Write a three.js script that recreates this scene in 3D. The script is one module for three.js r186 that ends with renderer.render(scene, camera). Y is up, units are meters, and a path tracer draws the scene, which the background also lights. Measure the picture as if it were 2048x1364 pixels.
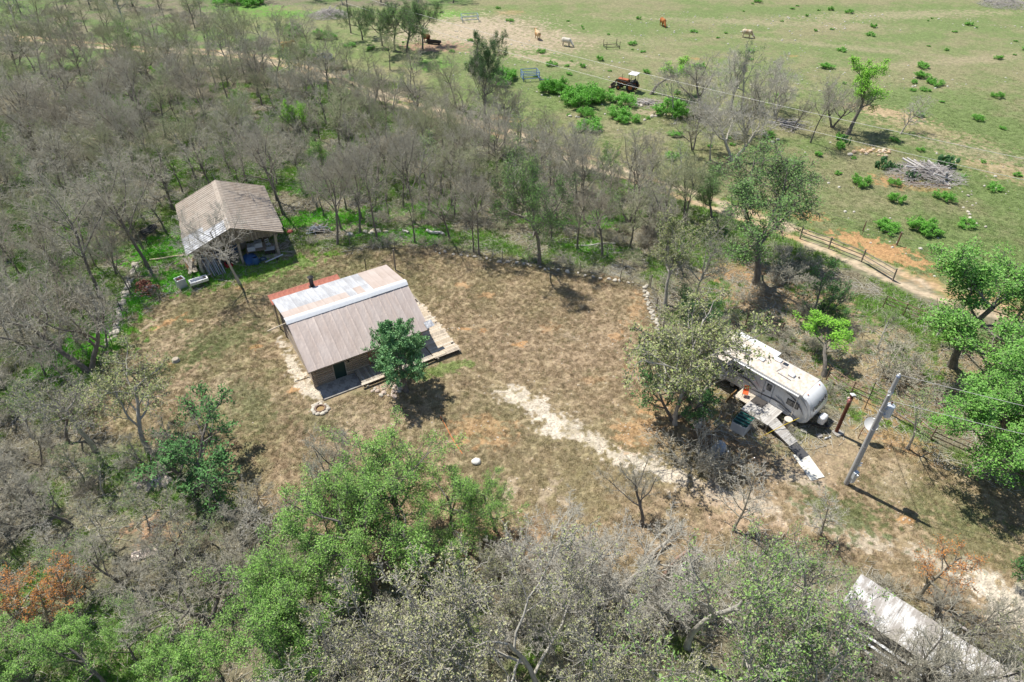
import * as THREE from 'three';
import { mergeGeometries, mergeVertices, toCreasedNormals } from 'three/addons/utils/BufferGeometryUtils.js';
import { MarchingCubes } from 'three/addons/objects/MarchingCubes.js';
import { RoundedBoxGeometry } from 'three/addons/geometries/RoundedBoxGeometry.js';
import { FontLoader } from 'three/addons/loaders/FontLoader.js';
import { TextGeometry } from 'three/addons/geometries/TextGeometry.js';

// ---------------------------------------------------------------- camera, sky, sun, exposure
const scene = new THREE.Scene();
const camera = new THREE.PerspectiveCamera(53.1, 1024 / 682, 0.5, 8000);
camera.position.set(0, 37, 0);
camera.rotation.set(-39.6 * Math.PI / 180, 0, 0);
const renderer = new THREE.WebGLRenderer({ antialias: true });
renderer.setSize(1024, 682);
renderer.toneMapping = THREE.LinearToneMapping;
renderer.toneMappingExposure = 1.27;
renderer.shadowMap.enabled = true;
{
  const w = 256, h = 128, d = new Float32Array(w * h * 4);
  for (let j = 0; j < h; j++) for (let i = 0; i < w; i++) {
    const el = ((j + 0.5) / h - 0.5) * Math.PI, up = Math.max(0, Math.sin(el));
    const k = Math.pow(1 - up, 3.2), o = (j * w + i) * 4;
    d[o] = 0.15 + 0.30 * k; d[o + 1] = 0.22 + 0.29 * k; d[o + 2] = 0.38 + 0.20 * k; d[o + 3] = 1;
  }
  const sky = new THREE.DataTexture(d, w, h, THREE.RGBAFormat, THREE.FloatType);
  sky.mapping = THREE.EquirectangularReflectionMapping; sky.magFilter = THREE.LinearFilter; sky.needsUpdate = true;
  scene.background = sky; scene.environment = sky;
}
const sun = new THREE.DirectionalLight(new THREE.Color(1.0, 0.955, 0.86), 5.0);
sun.position.set(-0.41 * 120, 120, -0.345 * 120 - 60);
sun.target.position.set(0, 0, -60);
sun.castShadow = true; sun.shadow.mapSize.set(4096, 4096); sun.shadow.radius = 1;
Object.assign(sun.shadow.camera, { left: -130, right: 130, top: 130, bottom: -130, near: 1, far: 400 });
scene.add(sun, sun.target);

// ---------------------------------------------------------------- helpers
function rng(seed) { let a = seed >>> 0; return () => { a = (a + 0x6D2B79F5) | 0; let t = Math.imul(a ^ (a >>> 15), 1 | a); t = (t + Math.imul(t ^ (t >>> 7), 61 | t)) ^ t; return ((t ^ (t >>> 14)) >>> 0) / 4294967296; }; }
const R0 = rng(7);
const rr = (a, b, r = R0) => a + (b - a) * r();
const NT = new Float32Array(65536); { const q = rng(991); for (let i = 0; i < 65536; i++) NT[i] = q(); }
function vn(x, y) {
  const xi = Math.floor(x), yi = Math.floor(y); let fx = x - xi, fy = y - yi; fx = fx * fx * (3 - 2 * fx); fy = fy * fy * (3 - 2 * fy);
  const x0 = xi & 255, x1 = (xi + 1) & 255, y0 = (yi & 255) << 8, y1 = ((yi + 1) & 255) << 8;
  const a = NT[x0 + y0], b = NT[x1 + y0], c = NT[x0 + y1], d = NT[x1 + y1];
  return a + (b - a) * fx + (c - a + (a - b - c + d) * fx) * fy;
}
const fbm = (x, y, n = 3) => { let s = 0, a = 0.5, t = 0; for (let i = 0; i < n; i++) { s += a * vn(x, y); t += a; a *= 0.5; x = x * 2.03 + 17.1; y = y * 2.03 + 9.7; } return s / t; };
const sst = (a, b, x) => { const t = Math.min(1, Math.max(0, (x - a) / (b - a))); return t * t * (3 - 2 * t); };
const V = (x, y, z) => new THREE.Vector3(x, y, z);
const counts = {};
function numbered(n) { const k = counts[n] = (counts[n] ?? -1) + 1; return k ? `${n}_${String(k).padStart(3, '0')}` : n; }
function tag(o, label, category, group, kind) { if (label) o.userData.label = label; if (category) o.userData.category = category; if (group) o.userData.group = group; if (kind) o.userData.kind = kind; return o; }
function thing(name, label, category, x = 0, z = 0, turn = 0, group = null, y = 0) {
  const g = new THREE.Group(); g.name = numbered(name); g.position.set(x, y, z); g.rotation.y = turn; scene.add(g); return tag(g, label, category, group);
}
function put(name, geo, mat, parent = scene) { const m = new THREE.Mesh(geo, mat); m.name = parent === scene ? numbered(name) : name; parent.add(m); return m; }
function structure(name, geo, mat, label) { const m = put(name, geo, mat); return tag(m, label, null, null, 'structure'); }
const lin = (r, g, b) => new THREE.Color().setRGB(r, g, b);
function mat(c, rough = 0.9, extra = {}) { return new THREE.MeshStandardMaterial({ color: c instanceof THREE.Color ? c : lin(...c), roughness: rough, side: THREE.DoubleSide, ...extra }); }
// computed colour texture: f(u, v) gives linear rgb
function tex(w, h, f, rx = 1, ry = 1) {
  const d = new Uint8Array(w * h * 4), enc = (x) => Math.round(255 * (x <= 0.0031308 ? 12.92 * x : 1.055 * Math.pow(Math.min(1, x), 1 / 2.4) - 0.055)), o = [0, 0, 0];
  for (let j = 0; j < h; j++) for (let i = 0; i < w; i++) { f(i / w, j / h, o); const k = (j * w + i) * 4; d[k] = enc(Math.max(0, o[0])); d[k + 1] = enc(Math.max(0, o[1])); d[k + 2] = enc(Math.max(0, o[2])); d[k + 3] = 255; }
  const t = new THREE.DataTexture(d, w, h); t.colorSpace = THREE.SRGBColorSpace; t.magFilter = THREE.LinearFilter; t.minFilter = THREE.LinearFilter; t.wrapS = t.wrapT = THREE.RepeatWrapping; t.repeat.set(rx, ry); t.needsUpdate = true; return t;
}
function gray(w, h, f, rx = 1, ry = 1) {
  const d = new Uint8Array(w * h * 4);
  for (let j = 0; j < h; j++) for (let i = 0; i < w; i++) { const k = (j * w + i) * 4, v = Math.max(0, Math.min(255, Math.round(255 * f(i / w, j / h)))); d[k] = d[k + 1] = d[k + 2] = v; d[k + 3] = 255; }
  const t = new THREE.DataTexture(d, w, h); t.magFilter = THREE.LinearFilter; t.minFilter = THREE.LinearFilter; t.wrapS = t.wrapT = THREE.RepeatWrapping; t.repeat.set(rx, ry); t.needsUpdate = true; return t;
}
// periodic noise for repeating textures (period in cells)
function pn(x, y, px, py, s = 0) {
  const xi = Math.floor(x), yi = Math.floor(y); let fx = x - xi, fy = y - yi; fx = fx * fx * (3 - 2 * fx); fy = fy * fy * (3 - 2 * fy);
  const h = (i, j) => NT[(((i % px) + px) % px * 37 + (((j % py) + py) % py) * 6271 + s * 7919) & 65535];
  const a = h(xi, yi), b = h(xi + 1, yi), c = h(xi, yi + 1), d = h(xi + 1, yi + 1);
  return a + (b - a) * fx + (c - a + (a - b - c + d) * fx) * fy;
}
// a box of size w,h,d with its centre at x,y,z; uv in metres on every face
function bx(w, h, d, x = 0, y = 0, z = 0, ry = 0, rx = 0, rz = 0) {
  const g = new THREE.BoxGeometry(w, h, d), p = g.attributes.position, n = g.attributes.normal, uv = g.attributes.uv;
  for (let i = 0; i < p.count; i++) { const ax = Math.abs(n.getX(i)), ay = Math.abs(n.getY(i)); if (ax > 0.5) uv.setXY(i, p.getZ(i), p.getY(i)); else if (ay > 0.5) uv.setXY(i, p.getX(i), p.getZ(i)); else uv.setXY(i, p.getX(i), p.getY(i)); }
  if (rx) g.rotateX(rx); if (rz) g.rotateZ(rz); if (ry) g.rotateY(ry); return g.translate(x, y, z);
}
// a bar (round, s sides) between two points
function bar(a, b, r, s = 8, r2 = r) {
  const d = V().subVectors(b, a), L = d.length(), g = new THREE.CylinderGeometry(r2, r, L, s, 1);
  g.applyQuaternion(new THREE.Quaternion().setFromUnitVectors(V(0, 1, 0), d.normalize())); return g.translate((a.x + b.x) / 2, (a.y + b.y) / 2, (a.z + b.z) / 2);
}
function beam(a, b, w, h) {   // a squared board between two points
  const d = V().subVectors(b, a), L = d.length(), g = bx(w, h, L); const m = new THREE.Matrix4().lookAt(a, b, Math.abs(d.y) > 0.95 * L ? V(1, 0, 0) : V(0, 1, 0)); g.applyMatrix4(m); return g.translate((a.x + b.x) / 2, (a.y + b.y) / 2, (a.z + b.z) / 2);
}
const merge = (a) => mergeGeometries(a.map((g) => { const q = g.index ? g.toNonIndexed() : g; for (const k of Object.keys(q.attributes)) if (!['position', 'normal', 'uv'].includes(k)) q.deleteAttribute(k); return q; }));
function wire(pts, r, n = 24, s = 5) { return new THREE.TubeGeometry(new THREE.CatmullRomCurve3(pts), n, r, s, false); }
function sag(a, b, drop) { const o = []; for (let i = 0; i <= 12; i++) { const t = i / 12; o.push(V().lerpVectors(a, b, t).add(V(0, -drop * 4 * t * (1 - t), 0))); } return o; }
function rockGeo(seed, sx, sy, sz, detail = 1) {
  const q = rng(seed), g = mergeVertices(new THREE.IcosahedronGeometry(1, detail).deleteAttribute('normal').deleteAttribute('uv')), p = g.attributes.position, ph = q() * 50;
  for (let i = 0; i < p.count; i++) { const x = p.getX(i), y = p.getY(i), z = p.getZ(i), k = 0.72 + 0.55 * fbm(x * 1.4 + ph, y * 1.4 + z * 1.1 + ph, 2); p.setXYZ(i, x * k * sx, y * k * sy, z * k * sz); }
  const o = g.toNonIndexed(); o.computeVertexNormals(); o.setAttribute('uv', new THREE.BufferAttribute(new Float32Array(o.attributes.position.count * 2).map((_, i) => o.attributes.position.array[((i >> 1) * 3) + (i & 1) * 2]), 2)); return o;
}

// ---------------------------------------------------------------- ground
const GX0 = -150, GX1 = 150, GZ0 = -200, GZ1 = -2, GS = 0.5, GW = Math.round((GX1 - GX0) / GS), GH = Math.round((GZ1 - GZ0) / GS);
function polyGrid(pts) {   // signed distance to a polygon (positive inside) on a half-metre grid, capped
  const o = new Float32Array(GW * GH), n = pts.length / 2;
  for (let j = 0; j < GH; j++) for (let i = 0; i < GW; i++) {
    const x = GX0 + i * GS, z = GZ0 + j * GS; let d = 1e9, ins = false;
    for (let a = 0, b = n - 1; a < n; b = a++) {
      const ax = pts[2 * a], az = pts[2 * a + 1], bx_ = pts[2 * b], bz = pts[2 * b + 1], ex = bx_ - ax, ez = bz - az, wx = x - ax, wz = z - az;
      const t = Math.max(0, Math.min(1, (wx * ex + wz * ez) / (ex * ex + ez * ez))), qx = wx - t * ex, qz = wz - t * ez; d = Math.min(d, qx * qx + qz * qz);
      if ((az > z) !== (bz > z) && x < (bx_ - ax) * (z - az) / (bz - az) + ax) ins = !ins;
    }
    o[j * GW + i] = (ins ? 1 : -1) * Math.min(20, Math.sqrt(d));
  }
  return o;
}
function gl(grid, x, z) {
  let fx = (x - GX0) / GS, fz = (z - GZ0) / GS; fx = Math.max(0, Math.min(GW - 1.01, fx)); fz = Math.max(0, Math.min(GH - 1.01, fz));
  const i = fx | 0, j = fz | 0, u = fx - i, v = fz - j, k = j * GW + i; return (grid[k] * (1 - u) + grid[k + 1] * u) * (1 - v) + (grid[k + GW] * (1 - u) + grid[k + GW + 1] * u) * v;
}
const yardPoly = [-33.66,-47.64, -32.13,-51.41, -25.94,-53.85, -21.38,-58.73, -16.43,-59.2, -8.36,-59.68, 1.77,-56.62, 10.28,-53.68, 12.9,-52.21, 12.81,-43.54, 11.97,-38.71, 14.03,-35.48, 18.69,-31.16, 24.83,-34.47, 26.83,-33.97, 30.43,-30.94, 35.46,-27.77, 30.95,-18.08, 24.78,-19.51, 21.96,-22.99, 15.17,-25.83, 8.3,-22.65, -0.71,-21.67, -7.89,-22.32, -14.98,-26.59, -24.02,-32.54, -31.37,-34.47, -32.72,-41.04];
const pastPoly = [-42.67,-132.29, -33.09,-122.06, -12.36,-102.89, -1.68,-93.54, 11.04,-80.56, 21.7,-71.61, 29.08,-65.49, 35.1,-58.73, 41.15,-52.61, 52.49,-42.27, 400,-60, 400,-400, 40,-400, -2.7,-168.51, -12.88,-153.43, -48.52,-154.64, -62.38,-155.45, -58.33,-140.48];
const yardG = polyGrid(yardPoly), pastG = polyGrid(pastPoly);
const roadPts = [[-117.77,-137.11], [-100.64,-133.86], [-81.72,-129.53], [-63.53,-124.85], [-50.69,-123.16], [-38.94,-118.06], [-30.88,-111.83], [-23.35,-105.45], [-11.77,-96.51], [-1.62,-88.83], [8.53,-80.56], [17.35,-73.23], [25.02,-66.59], [31.66,-60.45], [35.8,-55.56], [40.36,-51.01], [45.76,-47.64], [52.72,-42.59]];
const roadCurve = new THREE.CatmullRomCurve3(roadPts.map(([x, z]) => V(x, 0, z)));
const roadSamples = roadCurve.getSpacedPoints(700);
const roadG = new Float32Array(GW * GH).fill(20);   // distance to the middle of the road
for (const p of roadSamples) { const ci = Math.round((p.x - GX0) / GS), cj = Math.round((p.z - GZ0) / GS); for (let j = cj - 12; j <= cj + 12; j++) for (let i = ci - 12; i <= ci + 12; i++) if (i >= 0 && j >= 0 && i < GW && j < GH) { const d = Math.hypot(GX0 + i * GS - p.x, GZ0 + j * GS - p.z), k = j * GW + i; if (d < roadG[k]) roadG[k] = d; } }

const SOIL = [0.43, 0.25, 0.115], CAL = [0.60, 0.53, 0.43], TAN = [0.39, 0.31, 0.215], GRN = [0.12, 0.33, 0.03], BRN = [0.235, 0.165, 0.10], DGN = [0.13, 0.165, 0.06], GREY = [0.36, 0.34, 0.31];
// patches of bare earth, caliche, grass: x, z, half length, half width, turn (degrees), colour, strength
const patches = [
  [0.62,-37.87, 1.9, 1.1, -30, CAL, 0.75], [2.31,-36.52, 1.4, 0.7, -50, CAL, 0.7], [3.11,-34.97, 1.3, 1.1, 20, CAL, 0.95], [3.92,-34.97, 2.4, 1.1, -40, CAL, 0.45],
  [6.14,-33.01, 1.8, 0.9, -30, CAL, 0.65], [7.63,-31.98, 2.0, 0.8, -25, CAL, 0.7], [9.27,-31.16, 2.2, 0.9, -30, CAL, 0.75], [11.2,-30.28, 2.0, 1.1, -20, CAL, 0.8], [13.57,-28.58, 2.2, 1.0, -20, TAN, 0.7], [15.69,-27.77, 2.6, 1.2, -20, CAL, 0.4], [19.38,-30.06, 2.0, 1.2, -40, CAL, 0.35],
  [28.14,-22.65, 1.6, 1.0, -30, CAL, 0.9], [28.92,-21.35, 2.2, 1.1, -30, CAL, 0.9], [29,-19.96, 2.0, 1.3, -20, CAL, 0.8], [22.51,-25.09, 2.2, 1.0, -35, CAL, 0.45], [25.47,-24.02, 2.0, 0.8, -35, CAL, 0.4], [19.89,-26.59, 2.2, 0.8, -35, CAL, 0.45],
  [-4.08,-46.36, 0.45, 0.35, 0, SOIL, 0.9], [-2.56,-46.22, 0.5, 0.3, 0, SOIL, 0.8], [0.68,-44.33, 0.6, 0.4, 20, SOIL, 0.9], [3.31,-46.43, 1.2, 0.7, 10, SOIL, 0.35], [-4.91,-53.02, 0.8, 0.5, 0, SOIL, 0.5], [-2.5,-51.41, 0.7, 0.5, 0, SOIL, 0.55], [9.04,-45.33, 0.8, 0.5, 10, SOIL, 0.55], [5.18,-45.2, 1.0, 0.5, -30, TAN, 0.6], [9.59,-41.35, 0.9, 0.6, 0, SOIL, 0.45], [6.4,-39.86, 0.9, 0.6, 0, SOIL, 0.3],
  [9.04,-34.47, 2.2, 1.6, 60, SOIL, 0.55], [10.54,-37.06, 1.5, 1.5, 0, SOIL, 0.4], [11.07,-49.1, 2.8, 0.9, 70, SOIL, 0.4], [9.11,-53.85, 1.2, 0.7, 0, SOIL, 0.4], [-2.35,-34.47, 2.2, 1.6, 10, SOIL, 0.45], [-3.4,-33.49, 1.2, 0.8, 0, SOIL, 0.4],
  [-30.29,-47.28, 1.7, 0.35, 50, SOIL, 0.75], [-28.64,-47.56, 0.5, 0.35, 0, SOIL, 0.95], [-31.98,-46.57, 1.8, 0.3, 62, TAN, 0.8], [-27.9,-41.65, 1.0, 0.55, 50, SOIL, 0.6], [-21.52,-43.87, 0.45, 0.35, 0, SOIL, 0.85], [-16.66,-38.99, 0.7, 0.5, 30, SOIL, 0.85], [-30.76,-50.24, 1.2, 0.35, 20, TAN, 0.5], [-25.74,-52.61, 0.6, 0.4, 0, SOIL, 0.6],
  [-17.91,-41.65, 3.4, 0.55, -62, CAL, 0.85], [-17.9,-44.2, 2.4, 0.8, -62, TAN, 0.8], [-15.61,-38.71, 1.6, 0.7, -60, CAL, 0.8], [-20.87,-46.57, 1.0, 0.5, -50, TAN, 0.8], [-8.8,-38.99, 1.0, 0.8, 0, TAN, 0.8], [-9.63,-39.28, 1.4, 0.6, 20, [0.45, 0.34, 0.26], 0.7],
  [-21.89,-38.15, 4.0, 2.0, -40, TAN, 0.4], [-29.3,-44.2, 3.5, 2.2, 40, TAN, 0.3], [-11.99,-34.97, 4, 2, 10, TAN, 0.35], [-16.79,-33.49, 3.5, 2.2, 10, BRN, 0.4],
  [-24.88,-44.86, 3.5, 2.0, 40, DGN, 0.6], [-26.91,-42.27, 2.6, 1.3, 50, DGN, 0.55], [-20.01,-37.06, 3.5, 1.2, -55, DGN, 0.5], [-14.21,-34.97, 3, 1.0, -30, DGN, 0.4], [-23.54,-55.56, 6, 1.4, 28, GRN, 0.5], [-21.9,-53.02, 4, 1.0, 28, DGN, 0.7], [-5.82,-41.04, 2.6, 0.8, 20, GRN, 0.4], [-18.14,-60.16, 3.5, 0.8, 10, DGN, 0.5],
  [21.65,-26.98, 3, 1.6, -30, DGN, 0.8], [27.74,-28.17, 5, 2.0, -25, DGN, 0.4], [29.12,-25.09, 5, 2.2, -25, DGN, 0.4], [25.34,-26.51, 0.5, 0.4, 0, SOIL, 0.9], [26.14,-29.84, 2.0, 1.0, 60, TAN, 0.6],
  [-22.51,-73.23, 4, 1.5, 10, GRN, 0.9], [-22.41,-65.27, 3.6, 1.8, 15, GRN, 0.95], [-18.08,-65.27, 3.5, 1.6, 10, GRN, 0.85], [-35.18,-59.2, 4.0, 2.6, 20, GRN, 0.95], [-32.13,-53.85, 3.2, 2.0, 10, GRN, 0.9], [-34.7,-49.86, 1.8, 1.8, 10, GRN, 0.85], [-10.16,-62.14, 4.5, 1.5, -4, GRN, 0.85], [-9.63,-67.48, 5, 1.4, 0, GRN, 0.6], [8.98,-65.27, 4.5, 1.8, 0, GRN, 0.6], [3.03,-65.27, 3, 1.6, 0, GRN, 0.55], [8.92,-59.2, 4, 1.2, -10, GRN, 0.4], [-35.1,-44.86, 3, 3, 0, GRN, 0.7], [-37.19,-42.27, 3, 3, 0, GRN, 0.6], [-45.73,-63.16, 4, 3, 0, GRN, 0.4], [-51.16,-67.48, 4, 3, 0, GRN, 0.4],
  [-56.52,-153.43, 9, 3, 0, GRN, 0.55], [-44.86,-148.4, 8, 2.5, 0, GRN, 0.6], [-15.5,-147.65, 9, 4, 0, GRN, 0.6], [-35.65,-133.86, 8, 2, 0, DGN, 0.6], [-12.81,-116.77, 4, 3, 0, GRN, 0.5],
  [-8.86,-136.45, 15, 10, 10, [0.43, 0.35, 0.25], 0.9], [0.55,-130.74, 11, 8, 0, [0.42, 0.34, 0.24], 0.75], [12.51,-132.29, 16, 3.5, -12, TAN, 0.35], [46.44,-142.22, 26, 2.2, -8, TAN, 0.4], [78.08,-147.65, 26, 3, 6, TAN, 0.5], [55.95,-127.74, 18, 1.6, -20, TAN, 0.35], [78.39,-119.37, 20, 2, 12, TAN, 0.35], [27.6,-119.37, 14, 1.2, -25, TAN, 0.4], [-13.64,-126.28, 6, 3, 0, [0.33, 0.2, 0.14], 0.85], [4.33,-119.9, 9, 1.6, -25, TAN, 0.7], [6.73,-126.28, 7, 4, 0, TAN, 0.4], [-0.41,-149.54, 3, 2, 0, SOIL, 0.3],
  [-0.98,-93.54, 3.2, 1.2, -10, SOIL, 0.6], [-1.63,-90.02, 4, 0.8, -25, SOIL, 0.6], [18.11,-99.82, 5, 2.2, -20, [0.33, 0.26, 0.19], 0.6], [19.72,-95.94, 4, 1.0, 0, TAN, 0.8], [14.77,-90.53, 5, 3, 0, TAN, 0.3], [20.35,-87.18, 5, 2, 0, [0.3, 0.25, 0.18], 0.5],
  [53.29,-95.94, 6, 2.2, -38, [0.43, 0.31, 0.19], 0.85], [56.08,-89.68, 8, 2.5, -38, [0.40, 0.31, 0.19], 0.6], [59.36,-81.73, 8, 3, -40, TAN, 0.5], [60.37,-76.77, 6, 3, -40, [0.43, 0.31, 0.19], 0.6], [44.86,-74.52, 2.2, 1.6, 0, SOIL, 0.8], [46.01,-83.24, 2.6, 0.9, 0, SOIL, 0.5], [48.24,-72.85, 3, 1.2, 0, SOIL, 0.5], [31.26,-119.9, 1.4, 0.7, 0, SOIL, 0.6], [47.74,-121.51, 1.2, 0.6, 0, SOIL, 0.4], [41.94,-105.45, 5, 2, 0, TAN, 0.4],
  [36.76,-60.35, 4.8, 1.5, -32, SOIL, 0.95], [38.23,-57.8, 3.8, 1.3, -30, SOIL, 0.9], [39.38,-53.85, 3, 1.2, -30, SOIL, 0.5], [44.07,-50.62, 4, 1.5, 0, SOIL, 0.6], [32.28,-66.15, 2, 1.0, 0, SOIL, 0.7], [26.36,-67.48, 2.4, 0.9, -30, SOIL, 0.5],
  [23.66,-50.62, 6, 3.6, 0, [0.33, 0.215, 0.12], 0.85], [22.18,-55.56, 3, 2, 0, SOIL, 0.5], [27.58,-46.22, 6, 3, -20, [0.36, 0.275, 0.17], 0.8], [28.96,-41.04, 6, 3, -30, [0.36, 0.275, 0.17], 0.8], [22.87,-42.27, 6, 2.5, -40, BRN, 0.7], [14.48,-37.6, 3, 3, 0, SOIL, 0.35], [15.89,-33.97, 3, 2, 0, SOIL, 0.4], [16.97,-32.54, 4, 2, -20, BRN, 0.6], [27.51,-36.52, 2.6, 1.3, -30, SOIL, 0.6], [27.71,-33.49, 2.6, 1.3, -30, SOIL, 0.5], [31.8,-37.6, 5, 3, -30, BRN, 0.6], [37.23,-39.86, 5, 3, -30, [0.3, 0.21, 0.12], 0.6],
  [-0.79,-27.77, 2.6, 0.6, 60, TAN, 0.8], [2.38,-28.79, 1.6, 0.5, 60, TAN, 0.8], [3.52,-28.17, 0.6, 0.5, 0, TAN, 0.8], [-0.74,-24.02, 5, 3, 0, BRN, 0.5], [-11.41,-28.17, 4, 3, 0, BRN, 0.6], [-5.81,-28.58, 3, 2, 0, [0.34, 0.24, 0.15], 0.7], [-1.39,-25.46, 3, 2, 0, [0.38, 0.25, 0.15], 0.6], [-22.43,-25.83, 2.2, 1.2, 0, [0.42, 0.26, 0.16], 0.8], [14.72,-26.59, 2.6, 1.4, -20, [0.42, 0.3, 0.2], 0.6],
  [-14.12,-46.57, 0.1, 0.1, 0, TAN, 0.1],
].map(([x, z, a, b, t, c, s]) => ({ x, z, a, b, c, s, R: Math.max(a, b) * 1.6, co: Math.cos(t * Math.PI / 180), si: Math.sin(t * Math.PI / 180) }));
const patchBins = []; for (const p of patches) for (let j = Math.floor((p.z - p.R - GZ0) / 6); j <= Math.floor((p.z + p.R - GZ0) / 6); j++) for (let i = Math.floor((p.x - p.R - GX0) / 6); i <= Math.floor((p.x + p.R - GX0) / 6); i++) if (i >= 0 && j >= 0 && i < 60) (patchBins[i + j * 60] ??= []).push(p);
// the lawn's wheel tracks: arcs about points in the yard
const arcs = [[2.47,-47.64, 9.0, 0.6], [2.47,-47.64, 10.6, 0.6], [-24.03,-39.86, 6.2, 0.6], [-24.03,-39.86, 7.8, 0.6], [-0.58,-42.27, 5.2, 0.5], [-0.58,-42.27, 3.6, 0.5], [-16.54,-32.54, 9.5, 0.55], [-16.54,-32.54, 11.1, 0.55], [5.84,-28.17, 7.5, 0.5], [5.84,-28.17, 9.1, 0.5]];
function ground(x, z, o) {
  const n1 = fbm(x * 0.09, z * 0.09, 3), n2 = fbm(x * 0.42 + 31, z * 0.42, 3), n3 = fbm(x * 1.9 + 7, z * 1.9 + 3, 3), n4 = vn(x * 8.3, z * 8.3), n5 = vn(x * 19.7 + 5, z * 19.7), n6 = vn(x * 4.1 + 50, z * 4.1);
  const yd = sst(-1.2, 0.9, gl(yardG, x, z) + (n2 - 0.5) * 3), pd = sst(-1.6, 1.6, gl(pastG, x, z) + (n2 - 0.5) * 4) * (1 - yd);
  // woodland floor: leaf litter and thin grass
  let k = sst(0.38, 0.60, n1 * 0.5 + n2 * 0.5);
  let r = 0.19 + (0.12 - 0.19) * k, g = 0.172 + (0.185 - 0.172) * k, b = 0.112 + (0.055 - 0.112) * k;
  // dry mown lawn
  k = sst(0.3, 0.78, n1 * 0.45 + n2 * 0.25 + n3 * 0.3);
  let yr = 0.31 + (0.245 - 0.31) * k, yg = 0.23 + (0.207 - 0.23) * k, yb = 0.147 + (0.113 - 0.147) * k;
  const lf = sst(-2, -15, x) * 0.55; yr += (0.175 - yr) * lf * k; yg += (0.195 - yg) * lf * k; yb += (0.08 - yb) * lf * k;
  const straw = sst(0.55, 0.8, n6 * 0.5 + n3 * 0.5); yr += 0.06 * straw; yg += 0.048 * straw; yb += 0.032 * straw;
  for (const [ax, az, ar, s] of arcs) { const d = Math.abs(Math.hypot(x - ax, z - az) + (n2 - 0.5) * 1.6 - ar); if (d < 0.22) { const q = s * (1 - d / 0.22) * sst(0.4, 0.6, n2); yr += (0.42 - yr) * q; yg += (0.33 - yg) * q; yb += (0.21 - yb) * q; } }
  r += (yr - r) * yd; g += (yg - g) * yd; b += (yb - b) * yd;
  // pasture
  k = sst(0.38, 0.64, fbm(x * 0.05 + 3, z * 0.08, 3) * 0.55 + n2 * 0.3 + n3 * 0.15);
  const pr = 0.155 + (0.235 - 0.155) * k, pg = 0.205 + (0.222 - 0.205) * k, pb = 0.068 + (0.115 - 0.068) * k;
  r += (pr - r) * pd; g += (pg - g) * pd; b += (pb - b) * pd;
  const near = patchBins[(((x - GX0) / 6) | 0) + (((z - GZ0) / 6) | 0) * 60];
  if (near) for (let i = 0; i < near.length; i++) {
    const p = near[i], dx = x - p.x, dz = z - p.z; if (dx > p.R || dx < -p.R || dz > p.R || dz < -p.R) continue;
    const u = (dx * p.co - dz * p.si) / p.a, v = (dx * p.si + dz * p.co) / p.b, d = Math.sqrt(u * u + v * v) + (n3 - 0.5) * 1.9 + (n6 - 0.5) * 1.0 + (n4 - 0.5) * 0.3;
    const q = p.s * sst(1.12, 0.55, d); if (q > 0) { r += (p.c[0] - r) * q; g += (p.c[1] - g) * q; b += (p.c[2] - b) * q; }
  }
  const rd = gl(roadG, x, z);
  if (rd < 3.4) {
    const w = rd + (n3 - 0.5) * 0.9 + (n6 - 0.5) * 0.4, q = sst(1.75, 1.15, w) * 0.9, mid = sst(0.66, 0.3, w) * (0.55 + 0.5 * n2), e = q * (1 - mid);
    const s = sst(0.35, 0.7, n2); r += (0.49 - 0.03 * s - r) * e; g += (0.39 - 0.08 * s - g) * e; b += (0.275 - 0.1 * s - b) * e;
  }
  const f = (0.58 + 0.46 * n4 + 0.36 * n5) * (0.86 + 0.28 * vn(x * 2.9 + 11, z * 2.9)); o[0] = r * f; o[1] = g * f; o[2] = b * f;
}
const groundBump = gray(512, 512, (u, v) => 0.5 * pn(u * 26, v * 26, 26, 26, 1) + 0.3 * pn(u * 61, v * 61, 61, 61, 2) + 0.2 * pn(u * 140, v * 140, 140, 140, 3));
function sheet(name, x0, x1, z0, z1, y, tw, th, label, heights) {
  const nx = Math.ceil((x1 - x0) / 2), nz = Math.ceil((z1 - z0) / 2);
  const g = new THREE.PlaneGeometry(x1 - x0, z1 - z0, nx, nz).rotateX(-Math.PI / 2).translate((x0 + x1) / 2, y, (z0 + z1) / 2), p = g.attributes.position, u1 = new Float32Array(p.count * 2);
  for (let i = 0; i < p.count; i++) { u1[2 * i] = p.getX(i) / 3.7; u1[2 * i + 1] = p.getZ(i) / 3.7; }
  g.setAttribute('uv1', new THREE.BufferAttribute(u1, 2));
  const t = tex(tw, th, (u, v, o) => ground(x0 + u * (x1 - x0), z1 + v * (z0 - z1), o)); t.wrapS = t.wrapT = THREE.ClampToEdgeWrapping;
  const bt = groundBump.clone(); bt.channel = 1; bt.needsUpdate = true;
  return structure(name, g, new THREE.MeshStandardMaterial({ map: t, roughness: 1, bumpMap: bt, bumpScale: 0.09 }), label);
}
{
  const far = tex(512, 512, (u, v, o) => { const a = 0.4 * pn(u * 9, v * 9, 9, 9, 4) + 0.35 * pn(u * 23, v * 23, 23, 23, 5) + 0.25 * pn(u * 71, v * 71, 71, 71, 6); o[0] = 0.13 + 0.17 * a; o[1] = 0.15 + 0.12 * a; o[2] = 0.07 + 0.08 * a; }, 60, 60);
  structure('ground', new THREE.PlaneGeometry(5000, 5000).rotateX(-Math.PI / 2).translate(0, -0.012, -1000), new THREE.MeshStandardMaterial({ map: far, roughness: 1 }), 'wide grassy ranch land reaching to the horizon');
  sheet('pasture', -140, 140, -195, -3, -0.006, 1792, 1536, 'olive green grazed pasture and woodland floor');
  sheet('yard', -46, 46, -72, -8, 0, 2048, 2048, 'dry mown yard around the cabin with bare patches');
}
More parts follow.
